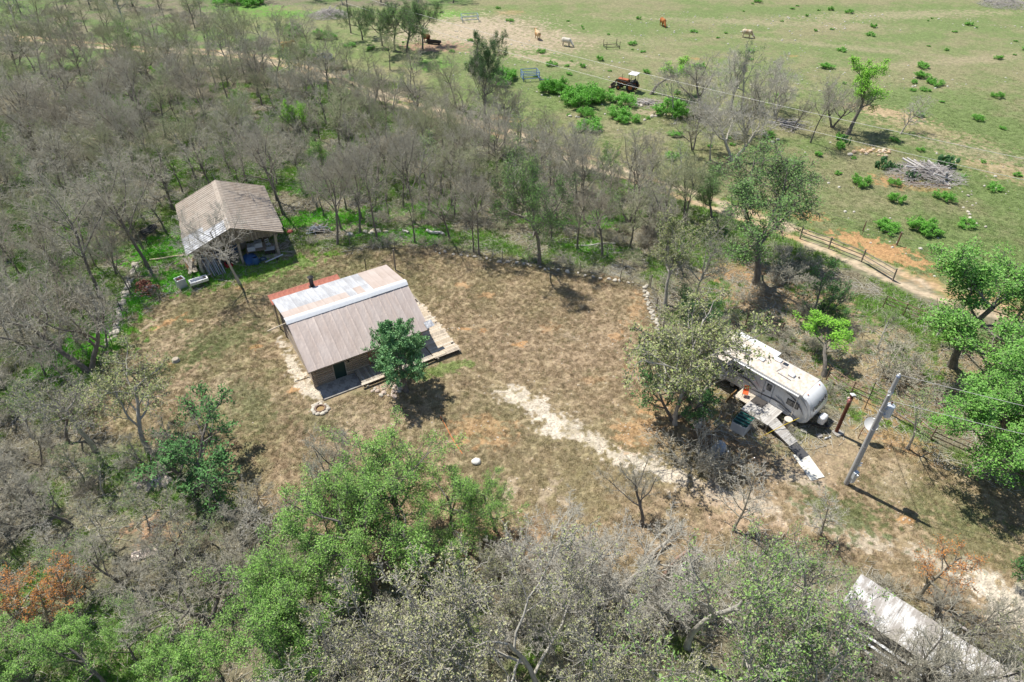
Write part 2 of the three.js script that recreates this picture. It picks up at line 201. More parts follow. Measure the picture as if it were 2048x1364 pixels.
// the two track dirt road, a strip of its own with wheel ruts
{
  const N = 900, M = 20, half = 2.3, P = roadCurve.getSpacedPoints(N), pos = [], col = [], idx = [], c = [0, 0, 0];
  for (let i = 0; i <= N; i++) {
    const t = V().subVectors(P[Math.min(N, i + 1)], P[Math.max(0, i - 1)]).normalize();
    for (let j = 0; j <= M; j++) {
      const s = (j / M * 2 - 1) * half * (0.9 + 0.2 * vn(i * 0.05, j < M / 2 ? 3 : 9)), x = P[i].x - t.z * s, z = P[i].z + t.x * s;
      const rut = Math.exp(-Math.pow((Math.abs(s) - 0.85) / 0.35, 2)); pos.push(x, 0.010 + (j === 0 || j === M ? -0.004 : 0.03 * (1 - rut) * sst(2.3, 1.6, Math.abs(s))), z);
      ground(x, z, c); col.push(c[0], c[1], c[2]); if (i < N && j < M) { const a = i * (M + 1) + j, b = a + M + 1; idx.push(a, a + 1, b, b, a + 1, b + 1); }
    }
  }
  const g = new THREE.BufferGeometry(); g.setAttribute('position', new THREE.Float32BufferAttribute(pos, 3)); g.setAttribute('color', new THREE.Float32BufferAttribute(col, 3)); g.setIndex(idx); g.computeVertexNormals();
  const uv = new Float32Array(pos.length / 3 * 2); for (let i = 0; i < uv.length / 2; i++) { uv[2 * i] = pos[3 * i] / 3.7; uv[2 * i + 1] = pos[3 * i + 2] / 3.7; } g.setAttribute('uv', new THREE.BufferAttribute(uv, 2));
  structure('dirt_road', g, new THREE.MeshStandardMaterial({ vertexColors: true, roughness: 1, side: THREE.DoubleSide, bumpMap: groundBump, bumpScale: 0.05 }), 'pale two track dirt road running past the wood');
}

// ---------------------------------------------------------------- plants: generators
const barkMap = (a, b, c) => tex(128, 256, (u, v, o) => { const n = 0.5 * pn(u * 14, v * 9, 14, 9, 11) + 0.3 * pn(u * 30, v * 22, 30, 22, 12) + 0.2 * pn(u * 5, v * 40, 5, 40, 13), k = 0.55 + 0.9 * n; o[0] = a * k; o[1] = b * k; o[2] = c * k; });
const barkBump = gray(128, 256, (u, v) => 0.6 * pn(u * 14, v * 9, 14, 9, 11) + 0.4 * pn(u * 30, v * 22, 30, 22, 12));
const M = {
  bark: new THREE.MeshStandardMaterial({ map: barkMap(0.19, 0.17, 0.15), roughness: 1, bumpMap: barkBump, bumpScale: 0.03 }),
  barkPale: new THREE.MeshStandardMaterial({ map: barkMap(0.45, 0.425, 0.37), roughness: 1, bumpMap: barkBump, bumpScale: 0.03 }),
  twigGrey: mat([0.42, 0.395, 0.32], 1), twigPale: mat([0.50, 0.475, 0.41], 1), twigBrown: mat([0.35, 0.315, 0.245], 1), twigOlive: mat([0.37, 0.385, 0.235], 1), deadOrange: mat([0.33, 0.18, 0.10], 1),
};
const leafMat = (rough = 0.75, t = 0.3) => new THREE.MeshPhysicalMaterial({ color: 0xffffff, vertexColors: true, roughness: rough, transmission: t, thickness: 0, side: THREE.DoubleSide });
const LEAF = leafMat(), LEAFDULL = leafMat(0.95, 0);
class Tubes {
  constructor() { this.p = []; this.n = []; this.u = []; this.i = []; }
  tube(pts, rad, s) {
    const base = this.p.length / 3, m = pts.length; let nx = 0, ny = 0, nz = 1; let L = 0;
    for (let k = 0; k < m; k++) {
      const a = pts[Math.max(0, k - 1)], b = pts[Math.min(m - 1, k + 1)]; let tx = b[0] - a[0], ty = b[1] - a[1], tz = b[2] - a[2], l = Math.hypot(tx, ty, tz) || 1; tx /= l; ty /= l; tz /= l;
      if (k === 0 && Math.abs(tz) > 0.8) { nx = 1; nz = 0; }
      let d = nx * tx + ny * ty + nz * tz; nx -= d * tx; ny -= d * ty; nz -= d * tz; l = Math.hypot(nx, ny, nz) || 1; nx /= l; ny /= l; nz /= l;
      const bx_ = ty * nz - tz * ny, by = tz * nx - tx * nz, bz = tx * ny - ty * nx;
      if (k) L += Math.hypot(pts[k][0] - pts[k - 1][0], pts[k][1] - pts[k - 1][1], pts[k][2] - pts[k - 1][2]);
      for (let q = 0; q <= s; q++) { const w = q / s * 6.28318, c = Math.cos(w), e = Math.sin(w), ux = nx * c + bx_ * e, uy = ny * c + by * e, uz = nz * c + bz * e; this.p.push(pts[k][0] + ux * rad[k], pts[k][1] + uy * rad[k], pts[k][2] + uz * rad[k]); this.n.push(ux, uy, uz); this.u.push(q / s, L * 0.6); }
    }
    for (let k = 0; k < m - 1; k++) for (let q = 0; q < s; q++) { const a = base + k * (s + 1) + q, b = a + s + 1; this.i.push(a, a + 1, b, b, a + 1, b + 1); }
  }
  geo() { const g = new THREE.BufferGeometry(); g.setAttribute('position', new THREE.Float32BufferAttribute(this.p, 3)); g.setAttribute('normal', new THREE.Float32BufferAttribute(this.n, 3)); g.setAttribute('uv', new THREE.Float32BufferAttribute(this.u, 2)); g.setIndex(this.i); return g; }
}
class Leaves {
  constructor(r, cols) { this.r = r; this.cols = cols; this.p = []; this.c = []; }
  add(x, y, z, len, wid, up = 0.3) {   // a folded blade: two triangles on a crease, with an orientation of its own
    const r = this.r, a = r() * 6.283, t = r() * 1.6 - 0.5 + up; let dx = Math.cos(a) * Math.cos(t), dy = Math.sin(t), dz = Math.sin(a) * Math.cos(t); const b = a + 1.57 + (r() - 0.5); let sx = Math.cos(b), sy = (r() - 0.5) * 1.2, sz = Math.sin(b); const sl = Math.hypot(sx, sy, sz); sx /= sl; sy /= sl; sz /= sl;
    const hx = x + dx * len * 0.5, hy = y + dy * len * 0.5, hz = z + dz * len * 0.5, w = wid / 2, f = wid * 0.2;
    this.p.push(x, y, z, hx + sx * w, hy + sy * w + f, hz + sz * w, x + dx * len, y + dy * len, z + dz * len, x, y, z, x + dx * len, y + dy * len, z + dz * len, hx - sx * w, hy - sy * w + f, hz - sz * w);
    const c = this.cols[Math.floor(r() * this.cols.length)], k = 0.75 + 0.5 * r(); for (let i = 0; i < 6; i++) this.c.push(c[0] * k, c[1] * k, c[2] * k);
  }
  geo() { const g = new THREE.BufferGeometry(); g.setAttribute('position', new THREE.Float32BufferAttribute(this.p, 3)); g.setAttribute('color', new THREE.Float32BufferAttribute(this.c, 3)); g.computeVertexNormals(); return g; }
}
// grows one tree: levels of branches 0..max, each with count, length ratio, angle, lift and wobble
function grow(seed, o) {
  const r = rng(seed), wood = new Tubes(), twig = new Tubes(), lv = new Leaves(r, o.cols ?? [[0.1, 0.2, 0.03]]);
  const max = o.n.length;
  function branch(p, d, len, rad, level) {
    const ns = o.seg?.[level] ?? [8, 7, 4, 3, 2][level], sides = [8, 6, 4, 3, 3][level], tip = level === 0 ? (o.tip0 ?? 0.45) : 0.25, wob = o.wob[level] ?? o.wob.at(-1), up = o.up[level] ?? o.up.at(-1);
    const pts = [[...p]], rads = [rad]; let [dx, dy, dz] = d; const dirs = [[dx, dy, dz]];
    for (let i = 1; i <= ns; i++) {
      dx += (r() - 0.5) * wob; dy += (r() - 0.5) * wob + up; dz += (r() - 0.5) * wob; const l = Math.hypot(dx, dy, dz); dx /= l; dy /= l; dz /= l;
      const q = pts[i - 1]; pts.push([q[0] + dx * len / ns, q[1] + dy * len / ns, q[2] + dz * len / ns]); rads.push(Math.max(o.minR ?? 0.008, rad * (1 - (1 - tip) * i / ns))); dirs.push([dx, dy, dz]);
    }
    if (level === 0) { rads[0] *= 1.45; pts[0][1] -= 0.15; }
    (level <= (o.woodLevel ?? 2) ? wood : twig).tube(pts, rads, sides);
    if (level < max) {
      const n = Math.max(1, Math.round(o.n[level] * (0.8 + 0.4 * r()))), t0 = o.t0[level], az0 = r() * 6.28;
      for (let k = 0; k < n; k++) {
        const t = Math.min(0.995, t0 + (1 - t0) * (k + 0.3 + 0.6 * r()) / n), f = t * ns, i = Math.min(ns - 1, Math.floor(f)), w = f - i, a = pts[i], b = pts[i + 1], q = [a[0] + (b[0] - a[0]) * w, a[1] + (b[1] - a[1]) * w, a[2] + (b[2] - a[2]) * w], td = dirs[i + 1];
        const az = az0 + k * 2.4 + (r() - 0.5) * 0.8, an = o.ang[level] * (0.65 + 0.7 * r()); let ex = Math.abs(td[1]) < 0.9 ? 0 : 1, ey = Math.abs(td[1]) < 0.9 ? 1 : 0; const ez = 0;
        let cx = td[1] * ez - td[2] * ey, cy = td[2] * ex - td[0] * ez, cz = td[0] * ey - td[1] * ex; const cl = Math.hypot(cx, cy, cz); cx /= cl; cy /= cl; cz /= cl;
        const fx = td[1] * cz - td[2] * cy, fy = td[2] * cx - td[0] * cz, fz = td[0] * cy - td[1] * cx, ca = Math.cos(az) * Math.sin(an), sa = Math.sin(az) * Math.sin(an), co = Math.cos(an);
        const nd = [td[0] * co + cx * ca + fx * sa, td[1] * co + cy * ca + fy * sa, td[2] * co + cz * ca + fz * sa];
        const taper = o.shape ? o.shape(level, t) : (1.1 - 0.5 * t), ln = len * o.ratio[level] * taper * (0.7 + 0.6 * r()), rc = Math.min(rads[i] * 0.8, Math.max(o.minR ?? 0.008, rads[i] * (o.rr?.[level] ?? 0.62)));
        branch(q, nd, ln, rc, level + 1);
      }
    }
    if (o.leaf && level >= o.leaf.level && r() < (o.leaf.prob ?? 1)) {
      const L = o.leaf, n = Math.round(L.per * len * (0.6 + 0.8 * r()) + (L.end ?? 0));
      for (let k = 0; k < n; k++) { const t = 0.2 + 0.85 * r(), f = Math.min(ns - 0.001, t * ns), i = Math.floor(f), w = f - i, a = pts[i], b = pts[i + 1], s = L.spread; if (a[1] > (L.minY ?? -1)) lv.add(a[0] + (b[0] - a[0]) * w + (r() - 0.5) * s, a[1] + (b[1] - a[1]) * w + (r() - 0.5) * s, a[2] + (b[2] - a[2]) * w + (r() - 0.5) * s, L.len * (0.6 + 0.8 * r()), L.wid * (0.6 + 0.8 * r()), L.up ?? 0.2); }
    }
  }
  const S = o.stems ?? 1, a0 = r() * 6.28;
  for (let s = 0; s < S; s++) { const a = a0 + s * 6.28 / S + (r() - 0.5) * 0.7, t = S > 1 ? (o.stemTilt ?? 0.35) * (0.5 + r()) : (o.lean ?? 0.06) * r(); branch([Math.cos(a) * 0.018 * (S - 1), 0, Math.sin(a) * 0.018 * (S - 1)], [Math.sin(t) * Math.cos(a), Math.cos(t), Math.sin(t) * Math.sin(a)], o.trunk * (S > 1 ? 0.75 + 0.5 * r() : 1), o.r0 * (S > 1 ? 0.8 : 1), 0); }
  const w = wood.geo(); let top = 0; const scan = (g) => { const p = g.attributes.position; for (let i = 1; i < p.array.length; i += 3) if (p.array[i] > top) top = p.array[i]; };
  scan(w); const tw = twig.p.length ? twig.geo() : null; if (tw) scan(tw); const lf = lv.p.length ? lv.geo() : null; if (lf) scan(lf);
  return { wood: lf && tw ? mergeGeometries([w, tw]) : w, twig: lf ? null : tw, leaf: lf, top };
}
const PROTO = {};
function kind(name, count, seed, opts, mats) { PROTO[name] = { mats, list: Array.from({ length: count }, (_, i) => grow(seed + i * 101, typeof opts === 'function' ? opts(i, rng(seed + i)) : opts)) }; }
const tallBare = (i, r) => ({ trunk: 5.2, r0: 0.12, tip0: 0.35, lean: 0.14, woodLevel: 1, minR: 0.0075, n: [8, 7, 7, 7], ratio: [0.8, 0.48, 0.5, 0.52], ang: [0.78, 0.7, 0.75, 0.8], t0: [0.38 + 0.15 * r(), 0.15, 0.12, 0.1], up: [0.03, 0.05, 0.05, 0.03], wob: [0.22, 0.35, 0.45, 0.5], rr: [0.6, 0.55, 0.5, 0.6] });
const wideBare = (i, r) => ({ trunk: 3.6, r0: 0.15, tip0: 0.5, stems: 1 + (i % 3), stemTilt: 0.45, woodLevel: 1, minR: 0.0075, n: [6, 7, 7, 7], ratio: [0.95, 0.5, 0.5, 0.5], ang: [0.8, 0.7, 0.75, 0.8], t0: [0.35, 0.15, 0.12, 0.1], up: [0.03, 0.09, 0.06, 0.03], wob: [0.35, 0.45, 0.5, 0.55], rr: [0.65, 0.55, 0.5, 0.6] });
kind('bare', 7, 1000, tallBare, { wood: M.bark, twig: M.twigGrey });
kind('bareWide', 5, 2000, wideBare, { wood: M.bark, twig: M.twigGrey });
PROTO.bareBrown = { mats: { wood: M.bark, twig: M.twigBrown }, list: PROTO.bare.list };
PROTO.barePale = { mats: { wood: M.barkPale, twig: M.twigPale }, list: [...PROTO.bare.list.slice(0, 3), ...PROTO.bareWide.list] };
PROTO.bareOlive = { mats: { wood: M.bark, twig: M.twigOlive }, list: PROTO.bare.list };
const budCols = [[0.30, 0.33, 0.13], [0.24, 0.29, 0.10], [0.36, 0.36, 0.19], [0.20, 0.25, 0.09]];
kind('bud', 5, 3000, (i) => ({ trunk: 4.0, r0: 0.125, tip0: 0.55, lean: 0.15, woodLevel: 2, minR: 0.009, n: [7, 7, 6, 4], ratio: [0.85, 0.5, 0.5, 0.45], ang: [0.8, 0.75, 0.8, 0.9], t0: [0.4, 0.2, 0.15, 0.15], up: [0.02, 0.05, 0.03, 0.02], wob: [0.4, 0.6, 0.7, 0.7], rr: [0.62, 0.55, 0.5, 0.6], cols: budCols, leaf: i < 3 ? { level: 3, per: 9, end: 2, spread: 0.22, len: 0.095, wid: 0.065, up: 0.3, prob: 0.9 } : { level: 4, per: 5, end: 1, spread: 0.14, len: 0.075, wid: 0.05, up: 0.3, prob: 0.7 } }), { wood: M.barkPale, twig: M.twigPale, leaf: LEAFDULL });
PROTO.budSparse = { mats: PROTO.bud.mats, list: Array.from({ length: 4 }, (_, i) => grow(3300 + i * 59, { trunk: 3.4, r0: 0.075, tip0: 0.55, lean: 0.2, woodLevel: 2, minR: 0.01, n: [6, 7, 6, 5], ratio: [1.0, 0.5, 0.5, 0.45], ang: [0.9, 0.75, 0.8, 0.9], t0: [0.35, 0.2, 0.15, 0.15], up: [0.02, 0.03, 0.02, 0.02], wob: [0.4, 0.75, 0.85, 0.8], rr: [0.65, 0.55, 0.5, 0.6], cols: [[0.33, 0.34, 0.17], [0.27, 0.3, 0.13], [0.4, 0.39, 0.23]], leaf: { level: 4, per: 10, end: 2, spread: 0.15, len: 0.06, wid: 0.042, up: 0.3, prob: 0.75 } })) };
PROTO.budGreen = { mats: PROTO.bud.mats, list: Array.from({ length: 4 }, (_, i) => grow(3600 + i * 77, { trunk: 4.2, r0: 0.12, tip0: 0.5, lean: 0.15, woodLevel: 2, minR: 0.009, n: [6, 6, 5, 4], ratio: [0.75, 0.5, 0.5, 0.45], ang: [0.75, 0.7, 0.8, 0.9], t0: [0.4, 0.2, 0.15, 0.15], up: [0.03, 0.07, 0.04, 0.02], wob: [0.35, 0.5, 0.6, 0.6], cols: [[0.20, 0.34, 0.10], [0.26, 0.38, 0.12], [0.15, 0.27, 0.06], [0.30, 0.36, 0.16]], leaf: { level: 3, per: 7, end: 1, spread: 0.24, len: 0.095, wid: 0.055, up: 0.2, prob: 0.8 } })) };
const greenCols = [[0.25, 0.47, 0.075], [0.30, 0.53, 0.10], [0.17, 0.37, 0.045], [0.36, 0.55, 0.17], [0.12, 0.28, 0.035]];
kind('green', 5, 4000, (i) => ({ trunk: 4.6, r0: 0.13, tip0: 0.45, lean: 0.25, woodLevel: 2, minR: 0.01, n: [8, 6, 5, 4], ratio: [0.7, 0.5, 0.5, 0.45], ang: [0.85, 0.75, 0.8, 0.9], t0: [0.35, 0.2, 0.15, 0.15], up: [0.03, 0.05, 0.03, 0.01], wob: [0.3, 0.5, 0.6, 0.6], cols: greenCols, leaf: { level: 3, per: 19, end: 4, spread: 0.34, len: 0.09, wid: 0.052, up: 0.15, prob: 0.92 } }), { wood: M.bark, twig: M.twigGrey, leaf: LEAF });
PROTO.lush = { mats: PROTO.green.mats, list: Array.from({ length: 5 }, (_, i) => grow(4200 + i * 83, { trunk: 4.4, r0: 0.14, tip0: 0.45, lean: 0.2, woodLevel: 2, minR: 0.01, n: [9, 7, 6, 4], ratio: [0.78, 0.5, 0.5, 0.45], ang: [0.95, 0.8, 0.8, 0.9], t0: [0.3, 0.2, 0.15, 0.15], up: [0.03, 0.03, 0.02, 0.01], wob: [0.3, 0.5, 0.6, 0.6], cols: greenCols, leaf: { level: 3, per: 24, end: 5, spread: 0.34, len: 0.075, wid: 0.042, up: 0.05, prob: 0.82 } })) };
PROTO.tipped = { mats: { wood: M.bark, twig: M.twigGrey, leaf: LEAF }, list: [0, 1].map((i) => grow(1800 + i * 7, { ...tallBare(0, rng(3)), trunk: 6.4, cols: [[0.09, 0.2, 0.05], [0.12, 0.25, 0.07], [0.07, 0.16, 0.04]], leaf: { level: 3, per: 26, end: 5, spread: 0.3, len: 0.1, wid: 0.055, up: 0.2, minY: 6.4 } })) };
PROTO.vivid = { mats: PROTO.green.mats, list: [0, 1, 2].map((i) => grow(4800 + i * 83, { trunk: 4.2, r0: 0.14, tip0: 0.5, lean: 0.15, woodLevel: 2, minR: 0.01, n: [9, 8, 6, 4], ratio: [0.85, 0.5, 0.5, 0.45], ang: [1.0, 0.8, 0.8, 0.9], t0: [0.36, 0.2, 0.15, 0.15], up: [0.03, 0.03, 0.02, 0.01], wob: [0.3, 0.5, 0.6, 0.6], cols: [[0.16, 0.40, 0.045], [0.20, 0.45, 0.06], [0.11, 0.30, 0.035], [0.26, 0.48, 0.11]], leaf: { level: 3, per: 26, end: 7, spread: 0.38, len: 0.1, wid: 0.058, up: 0.15, prob: 0.93 } })) };
const limeCols = [[0.24, 0.55, 0.025], [0.28, 0.6, 0.035], [0.18, 0.46, 0.02], [0.33, 0.62, 0.06]];
kind('lime', 3, 4500, (i) => ({ trunk: 4.2, r0: 0.14, tip0: 0.4, lean: 0.35, woodLevel: 2, minR: 0.01, n: [6, 6, 5, 3], ratio: [0.6, 0.5, 0.5, 0.5], ang: [0.7, 0.7, 0.8, 0.9], t0: [0.45, 0.2, 0.15, 0.15], up: [0.04, 0.08, 0.04, 0], wob: [0.4, 0.5, 0.6, 0.6], cols: limeCols, leaf: { level: 3, per: 20, end: 4, spread: 0.32, len: 0.12, wid: 0.06, up: 0.1, prob: 0.85 } }), { wood: M.bark, twig: M.twigGrey, leaf: LEAF });
kind('mesquite', 3, 5000, (i) => ({ trunk: 2.6, r0: 0.135, tip0: 0.7, lean: 0.12, woodLevel: 2, minR: 0.009, n: [7, 9, 7, 7], ratio: [1.7, 0.42, 0.5, 0.5], ang: [0.92, 0.75, 0.75, 0.8], t0: [0.6, 0.3, 0.15, 0.1], up: [0, 0.10, 0.05, 0.02], wob: [0.25, 0.55, 0.6, 0.6], rr: [0.55, 0.5, 0.5, 0.6], cols: [[0.12, 0.26, 0.045], [0.15, 0.31, 0.06], [0.085, 0.20, 0.035], [0.20, 0.35, 0.09]], leaf: { level: 4, per: 22, end: 4, spread: 0.34, len: 0.085, wid: 0.042, up: 0, prob: 0.72 } }), { wood: M.bark, twig: M.twigGrey, leaf: LEAF });
kind('cedar', 3, 6000, (i) => ({ trunk: 5.6, r0: 0.15, tip0: 0.15, lean: 0.05, woodLevel: 1, minR: 0.008, seg: [9, 5, 3, 2, 2], n: [34, 8, 4], ratio: [0.42, 0.42, 0.5], ang: [1.15, 0.75, 0.7], t0: [0.16, 0.2, 0.15], up: [0, 0.10, 0.1, 0.08], wob: [0.12, 0.25, 0.4, 0.4], shape: (l, t) => l === 0 ? Math.min(1, 0.45 + 2.4 * (t - 0.1)) * Math.pow(1.08 - t, 0.75) * 1.35 : 1.1 - 0.5 * t, rr: [0.3, 0.5, 0.6], cols: [[0.16, 0.34, 0.13], [0.20, 0.40, 0.16], [0.125, 0.27, 0.10], [0.26, 0.45, 0.21]], leaf: { level: 2, per: 24, end: 6, spread: 0.17, len: 0.19, wid: 0.07, up: 0.7, prob: 0.95 } }), { wood: M.bark, twig: M.twigBrown, leaf: LEAFDULL });
kind('juniper', 3, 6500, (i) => ({ trunk: 3.4, r0: 0.13, tip0: 0.3, stems: 3, stemTilt: 0.5, woodLevel: 1, minR: 0.008, n: [9, 7, 4], ratio: [0.5, 0.5, 0.5], ang: [0.9, 0.8, 0.8], t0: [0.25, 0.2, 0.15], up: [0.02, 0.08, 0.08, 0.05], wob: [0.3, 0.4, 0.5, 0.5], cols: [[0.085, 0.21, 0.06], [0.11, 0.26, 0.075], [0.065, 0.165, 0.045]], leaf: { level: 2, per: 15, end: 3, spread: 0.26, len: 0.13, wid: 0.06, up: 0.4, prob: 0.8 } }), { wood: M.bark, twig: M.twigBrown, leaf: LEAFDULL });
kind('shrub', 4, 7000, (i) => ({ trunk: 0.9, r0: 0.04, tip0: 0.4, stems: 10, stemTilt: 0.85, woodLevel: 0, minR: 0.006, n: [7, 5], ratio: [0.6, 0.55], ang: [0.7, 0.8], t0: [0.2, 0.2], up: [0.05, 0.1, 0.05], wob: [0.3, 0.5, 0.5], cols: [[0.15, 0.46, 0.025], [0.18, 0.52, 0.035], [0.11, 0.37, 0.02], [0.23, 0.54, 0.06]], leaf: { level: 1, per: 26, end: 4, spread: 0.18, len: 0.12, wid: 0.05, up: 0.5 } }), { wood: M.twigBrown, twig: M.twigBrown, leaf: LEAF });
kind('deadOrange', 2, 7600, (i) => ({ trunk: 3.0, r0: 0.09, tip0: 0.3, lean: 0.1, woodLevel: 1, minR: 0.008, n: [14, 6, 4], ratio: [0.42, 0.5, 0.5], ang: [1.0, 0.8, 0.8], t0: [0.25, 0.2, 0.15], up: [0.02, 0.05, 0.03, 0], wob: [0.25, 0.4, 0.5, 0.5], cols: [[0.52, 0.22, 0.055], [0.58, 0.27, 0.07], [0.42, 0.17, 0.05], [0.36, 0.16, 0.07]], leaf: { level: 2, per: 20, end: 3, spread: 0.16, len: 0.075, wid: 0.035, up: 0.2, prob: 0.75 } }), { wood: M.twigBrown, twig: M.deadOrange, leaf: LEAFDULL });
kind('deadGrey', 3, 7800, (i) => ({ trunk: 3.2, r0: 0.07, tip0: 0.2, lean: 0.2, woodLevel: 1, minR: 0.0075, n: [22, 6, 5], ratio: [0.36, 0.5, 0.5], ang: [1.05, 0.75, 0.8], t0: [0.2, 0.15, 0.1], up: [0.01, 0.06, 0.04, 0], wob: [0.2, 0.4, 0.5, 0.5] }), { wood: M.twigBrown, twig: M.twigPale });
kind('bush', 4, 7900, (i) => ({ trunk: 1.3, r0: 0.03, tip0: 0.4, stems: 6, stemTilt: 0.75, woodLevel: 0, minR: 0.007, n: [6, 6, 4], ratio: [0.7, 0.55, 0.55], ang: [0.6, 0.7, 0.8], t0: [0.15, 0.15, 0.15], up: [0.04, 0.08, 0.05, 0], wob: [0.3, 0.5, 0.6, 0.6] }), { wood: M.twigGrey, twig: M.twigGrey });

const plantNames = { bare: 'bare_tree', barePale: 'bare_tree', tipped: 'roadside_tree', bareWide: 'forked_bare_tree', bareBrown: 'brown_twigged_tree', bareOlive: 'olive_twigged_tree', bud: 'budding_oak', budSparse: 'budding_oak', budGreen: 'budding_tree', green: 'leafy_tree', lush: 'leafy_tree', vivid: 'leafy_tree', lime: 'leafy_tree', mesquite: 'mesquite_tree', cedar: 'cedar_tree', juniper: 'juniper_tree', shrub: 'green_shrub', deadOrange: 'dead_cedar', deadGrey: 'dead_tree', bush: 'bare_bush' };
let pick = 0;
function plant(type, x, z, h, wide, label, category, group, lean = 0, leanDir = 0, variant = -1, turn = null) {
  const P = PROTO[type], q = rng(Math.round(x * 131 + z * 717) ^ 0x5bd1), v = P.list[variant >= 0 ? variant : Math.floor(q() * P.list.length)], s = h / v.top;
  const g = thing(plantNames[type], label, category, x, z, 0, group);
  if (lean) { g.quaternion.setFromAxisAngle(V(Math.sin(leanDir), 0, -Math.cos(leanDir)).cross(V(0, 1, 0)).normalize(), -lean); g.quaternion.multiply(new THREE.Quaternion().setFromAxisAngle(V(0, 1, 0), turn ?? q() * 6.28)); } else g.rotation.y = turn ?? q() * 6.28;
  g.scale.set(s * wide, s, s * wide);
  put('trunk', v.wood, P.mats.wood, g);
  if (v.leaf) put('crown', v.leaf, P.mats.leaf, g); else if (v.twig) put('crown', v.twig, P.mats.twig, g);
  return g;
}

// ---------------------------------------------------------------- trees where the photograph shows them
const taken = [];   // x, z of every tree, to keep the scattered ones clear of these
function tree(type, x, z, h, wide, label, opt = {}) { taken.push([x, z, opt.clear ?? 2.2]); return plant(type, x, z, Math.min(opt.max ?? 13, h), wide, label, opt.cat ?? 'tree', opt.group ?? null, opt.lean ?? 0, opt.dir ?? 0, opt.v ?? -1); }
// around the shed
tree('barePale', -25.73,-53.18,9.38, 0.9, 'slender bare tree standing right before the open front of the shed', { v: 1 });
tree('bare', -35.59,-56,14.11, 0.95, 'tall dark bare tree left of the shed beside the stone row', { v: 2 });
tree('bare', -35.35,-51.57,7.28, 0.6, 'thin bare tree rising from the brick pile', { v: 3 });
tree('bare', -37.55,-50.62,13.24, 0.9, 'slanting bare tree across the stone row from the brick pile', { v: 4, lean: 0.12, dir: -1.2 });
tree('bareWide', -34.16,-40.92,8.88, 0.9, 'forked bare tree at the wood edge past the lower end of the stone row', { v: 1 });
tree('bare', -24.96,-66.37,12.4, 0.8, 'tall bare tree at the rear right corner of the shed', { v: 0 });
tree('bare', -31.53,-74.39,10.25, 0.85, 'bare tree just behind the shed ridge', { v: 5 });
for (const a of [[-18.09,-63.37,9.35], [-20.54,-66.15,7.6], [-16,-62.65,9.91], [-13.98,-61.14,11.78]]) tree('bare', ...a, 0.68, 'slim bare tree in the row between the metal scrap heap and the log pile', { group: 'slim trees behind the cabin', clear: 1.6 });
tree('bare', -10.47,-64.52,11.63, 0.75, 'tall bare tree with bright grass at its foot behind the back fence', { v: 6 });
tree('bare', -12.07,-67.94,10.02, 0.7, 'bare tree paired behind the tall one at the back fence', { v: 2 });
tree('bare', -6.2,-65.71,7.79, 0.8, 'bare tree in the shade behind the grey driftwood log', { v: 3 });
for (const a of [[-3.89,-58.82,8.65], [-3.31,-58.35,9.86]]) tree('bare', ...a, 0.62, 'pale twin bare tree on the back fence line', { group: 'pale twin trees on the back fence', clear: 1 });
tree('mesquite', 2.71,-56.71,11.09, 0.62, 'dark tree with a long bare trunk and green crown on the back fence', { v: 0 });
tree('bare', 7.79,-65.17,9.86, 0.7, 'straight bare tree behind the dark green one', { v: 0 });
tree('bare', 8.1,-72.6,7.61, 0.7, 'bare tree near the road behind the straight one', { v: 5 });
tree('bareWide', 13.87,-74.39,6.89, 0.8, 'round headed bare tree beside the dirt road', { v: 0 });
tree('bareWide', 10.94,-75.3,4.44, 0.7, 'small bare tree beside the dirt road', { v: 2 });
tree('bareWide', 16.42,-74.39,6.6, 0.7, 'bare tree with a bent trunk across the road from the shrubs', { v: 4 });
tree('tipped', -3.65,-84.78,14.4, 0.62, 'tallest tree of the roadside with a twin trunk and dark green tip', { v: 0, max: 16 });
tree('bare', -3.15,-85.73,13.75, 0.55, 'second trunk of the tallest roadside tree', { v: 1, clear: 0.5, max: 16 });
tree('budGreen', 1.13,-87.34,6.73, 0.85, 'pale green budding tree beside the orange soil at the road', { v: 1 });
tree('budGreen', -16.85,-95.38,6.11, 0.9, 'pale green budding tree on the wood side of the road', { v: 0 });
tree('lime', -24.68,-83.24,6.95, 0.8, 'mint green leafing tree in the grey wood', { v: 1 });
tree('lime', -49.99,-99.82,5.51, 0.85, 'light green leafing tree in the middle of the grey wood', { v: 0, lean: 0.25, dir: -1.0 });
tree('budGreen', -75.32,-122.06,5.79, 1.1, 'cream flushed budding tree beside the far bend of the road', { v: 2 });
tree('budGreen', -62.39,-122.06,5.24, 1.1, 'cream flushed budding tree over the far road', { v: 3 });
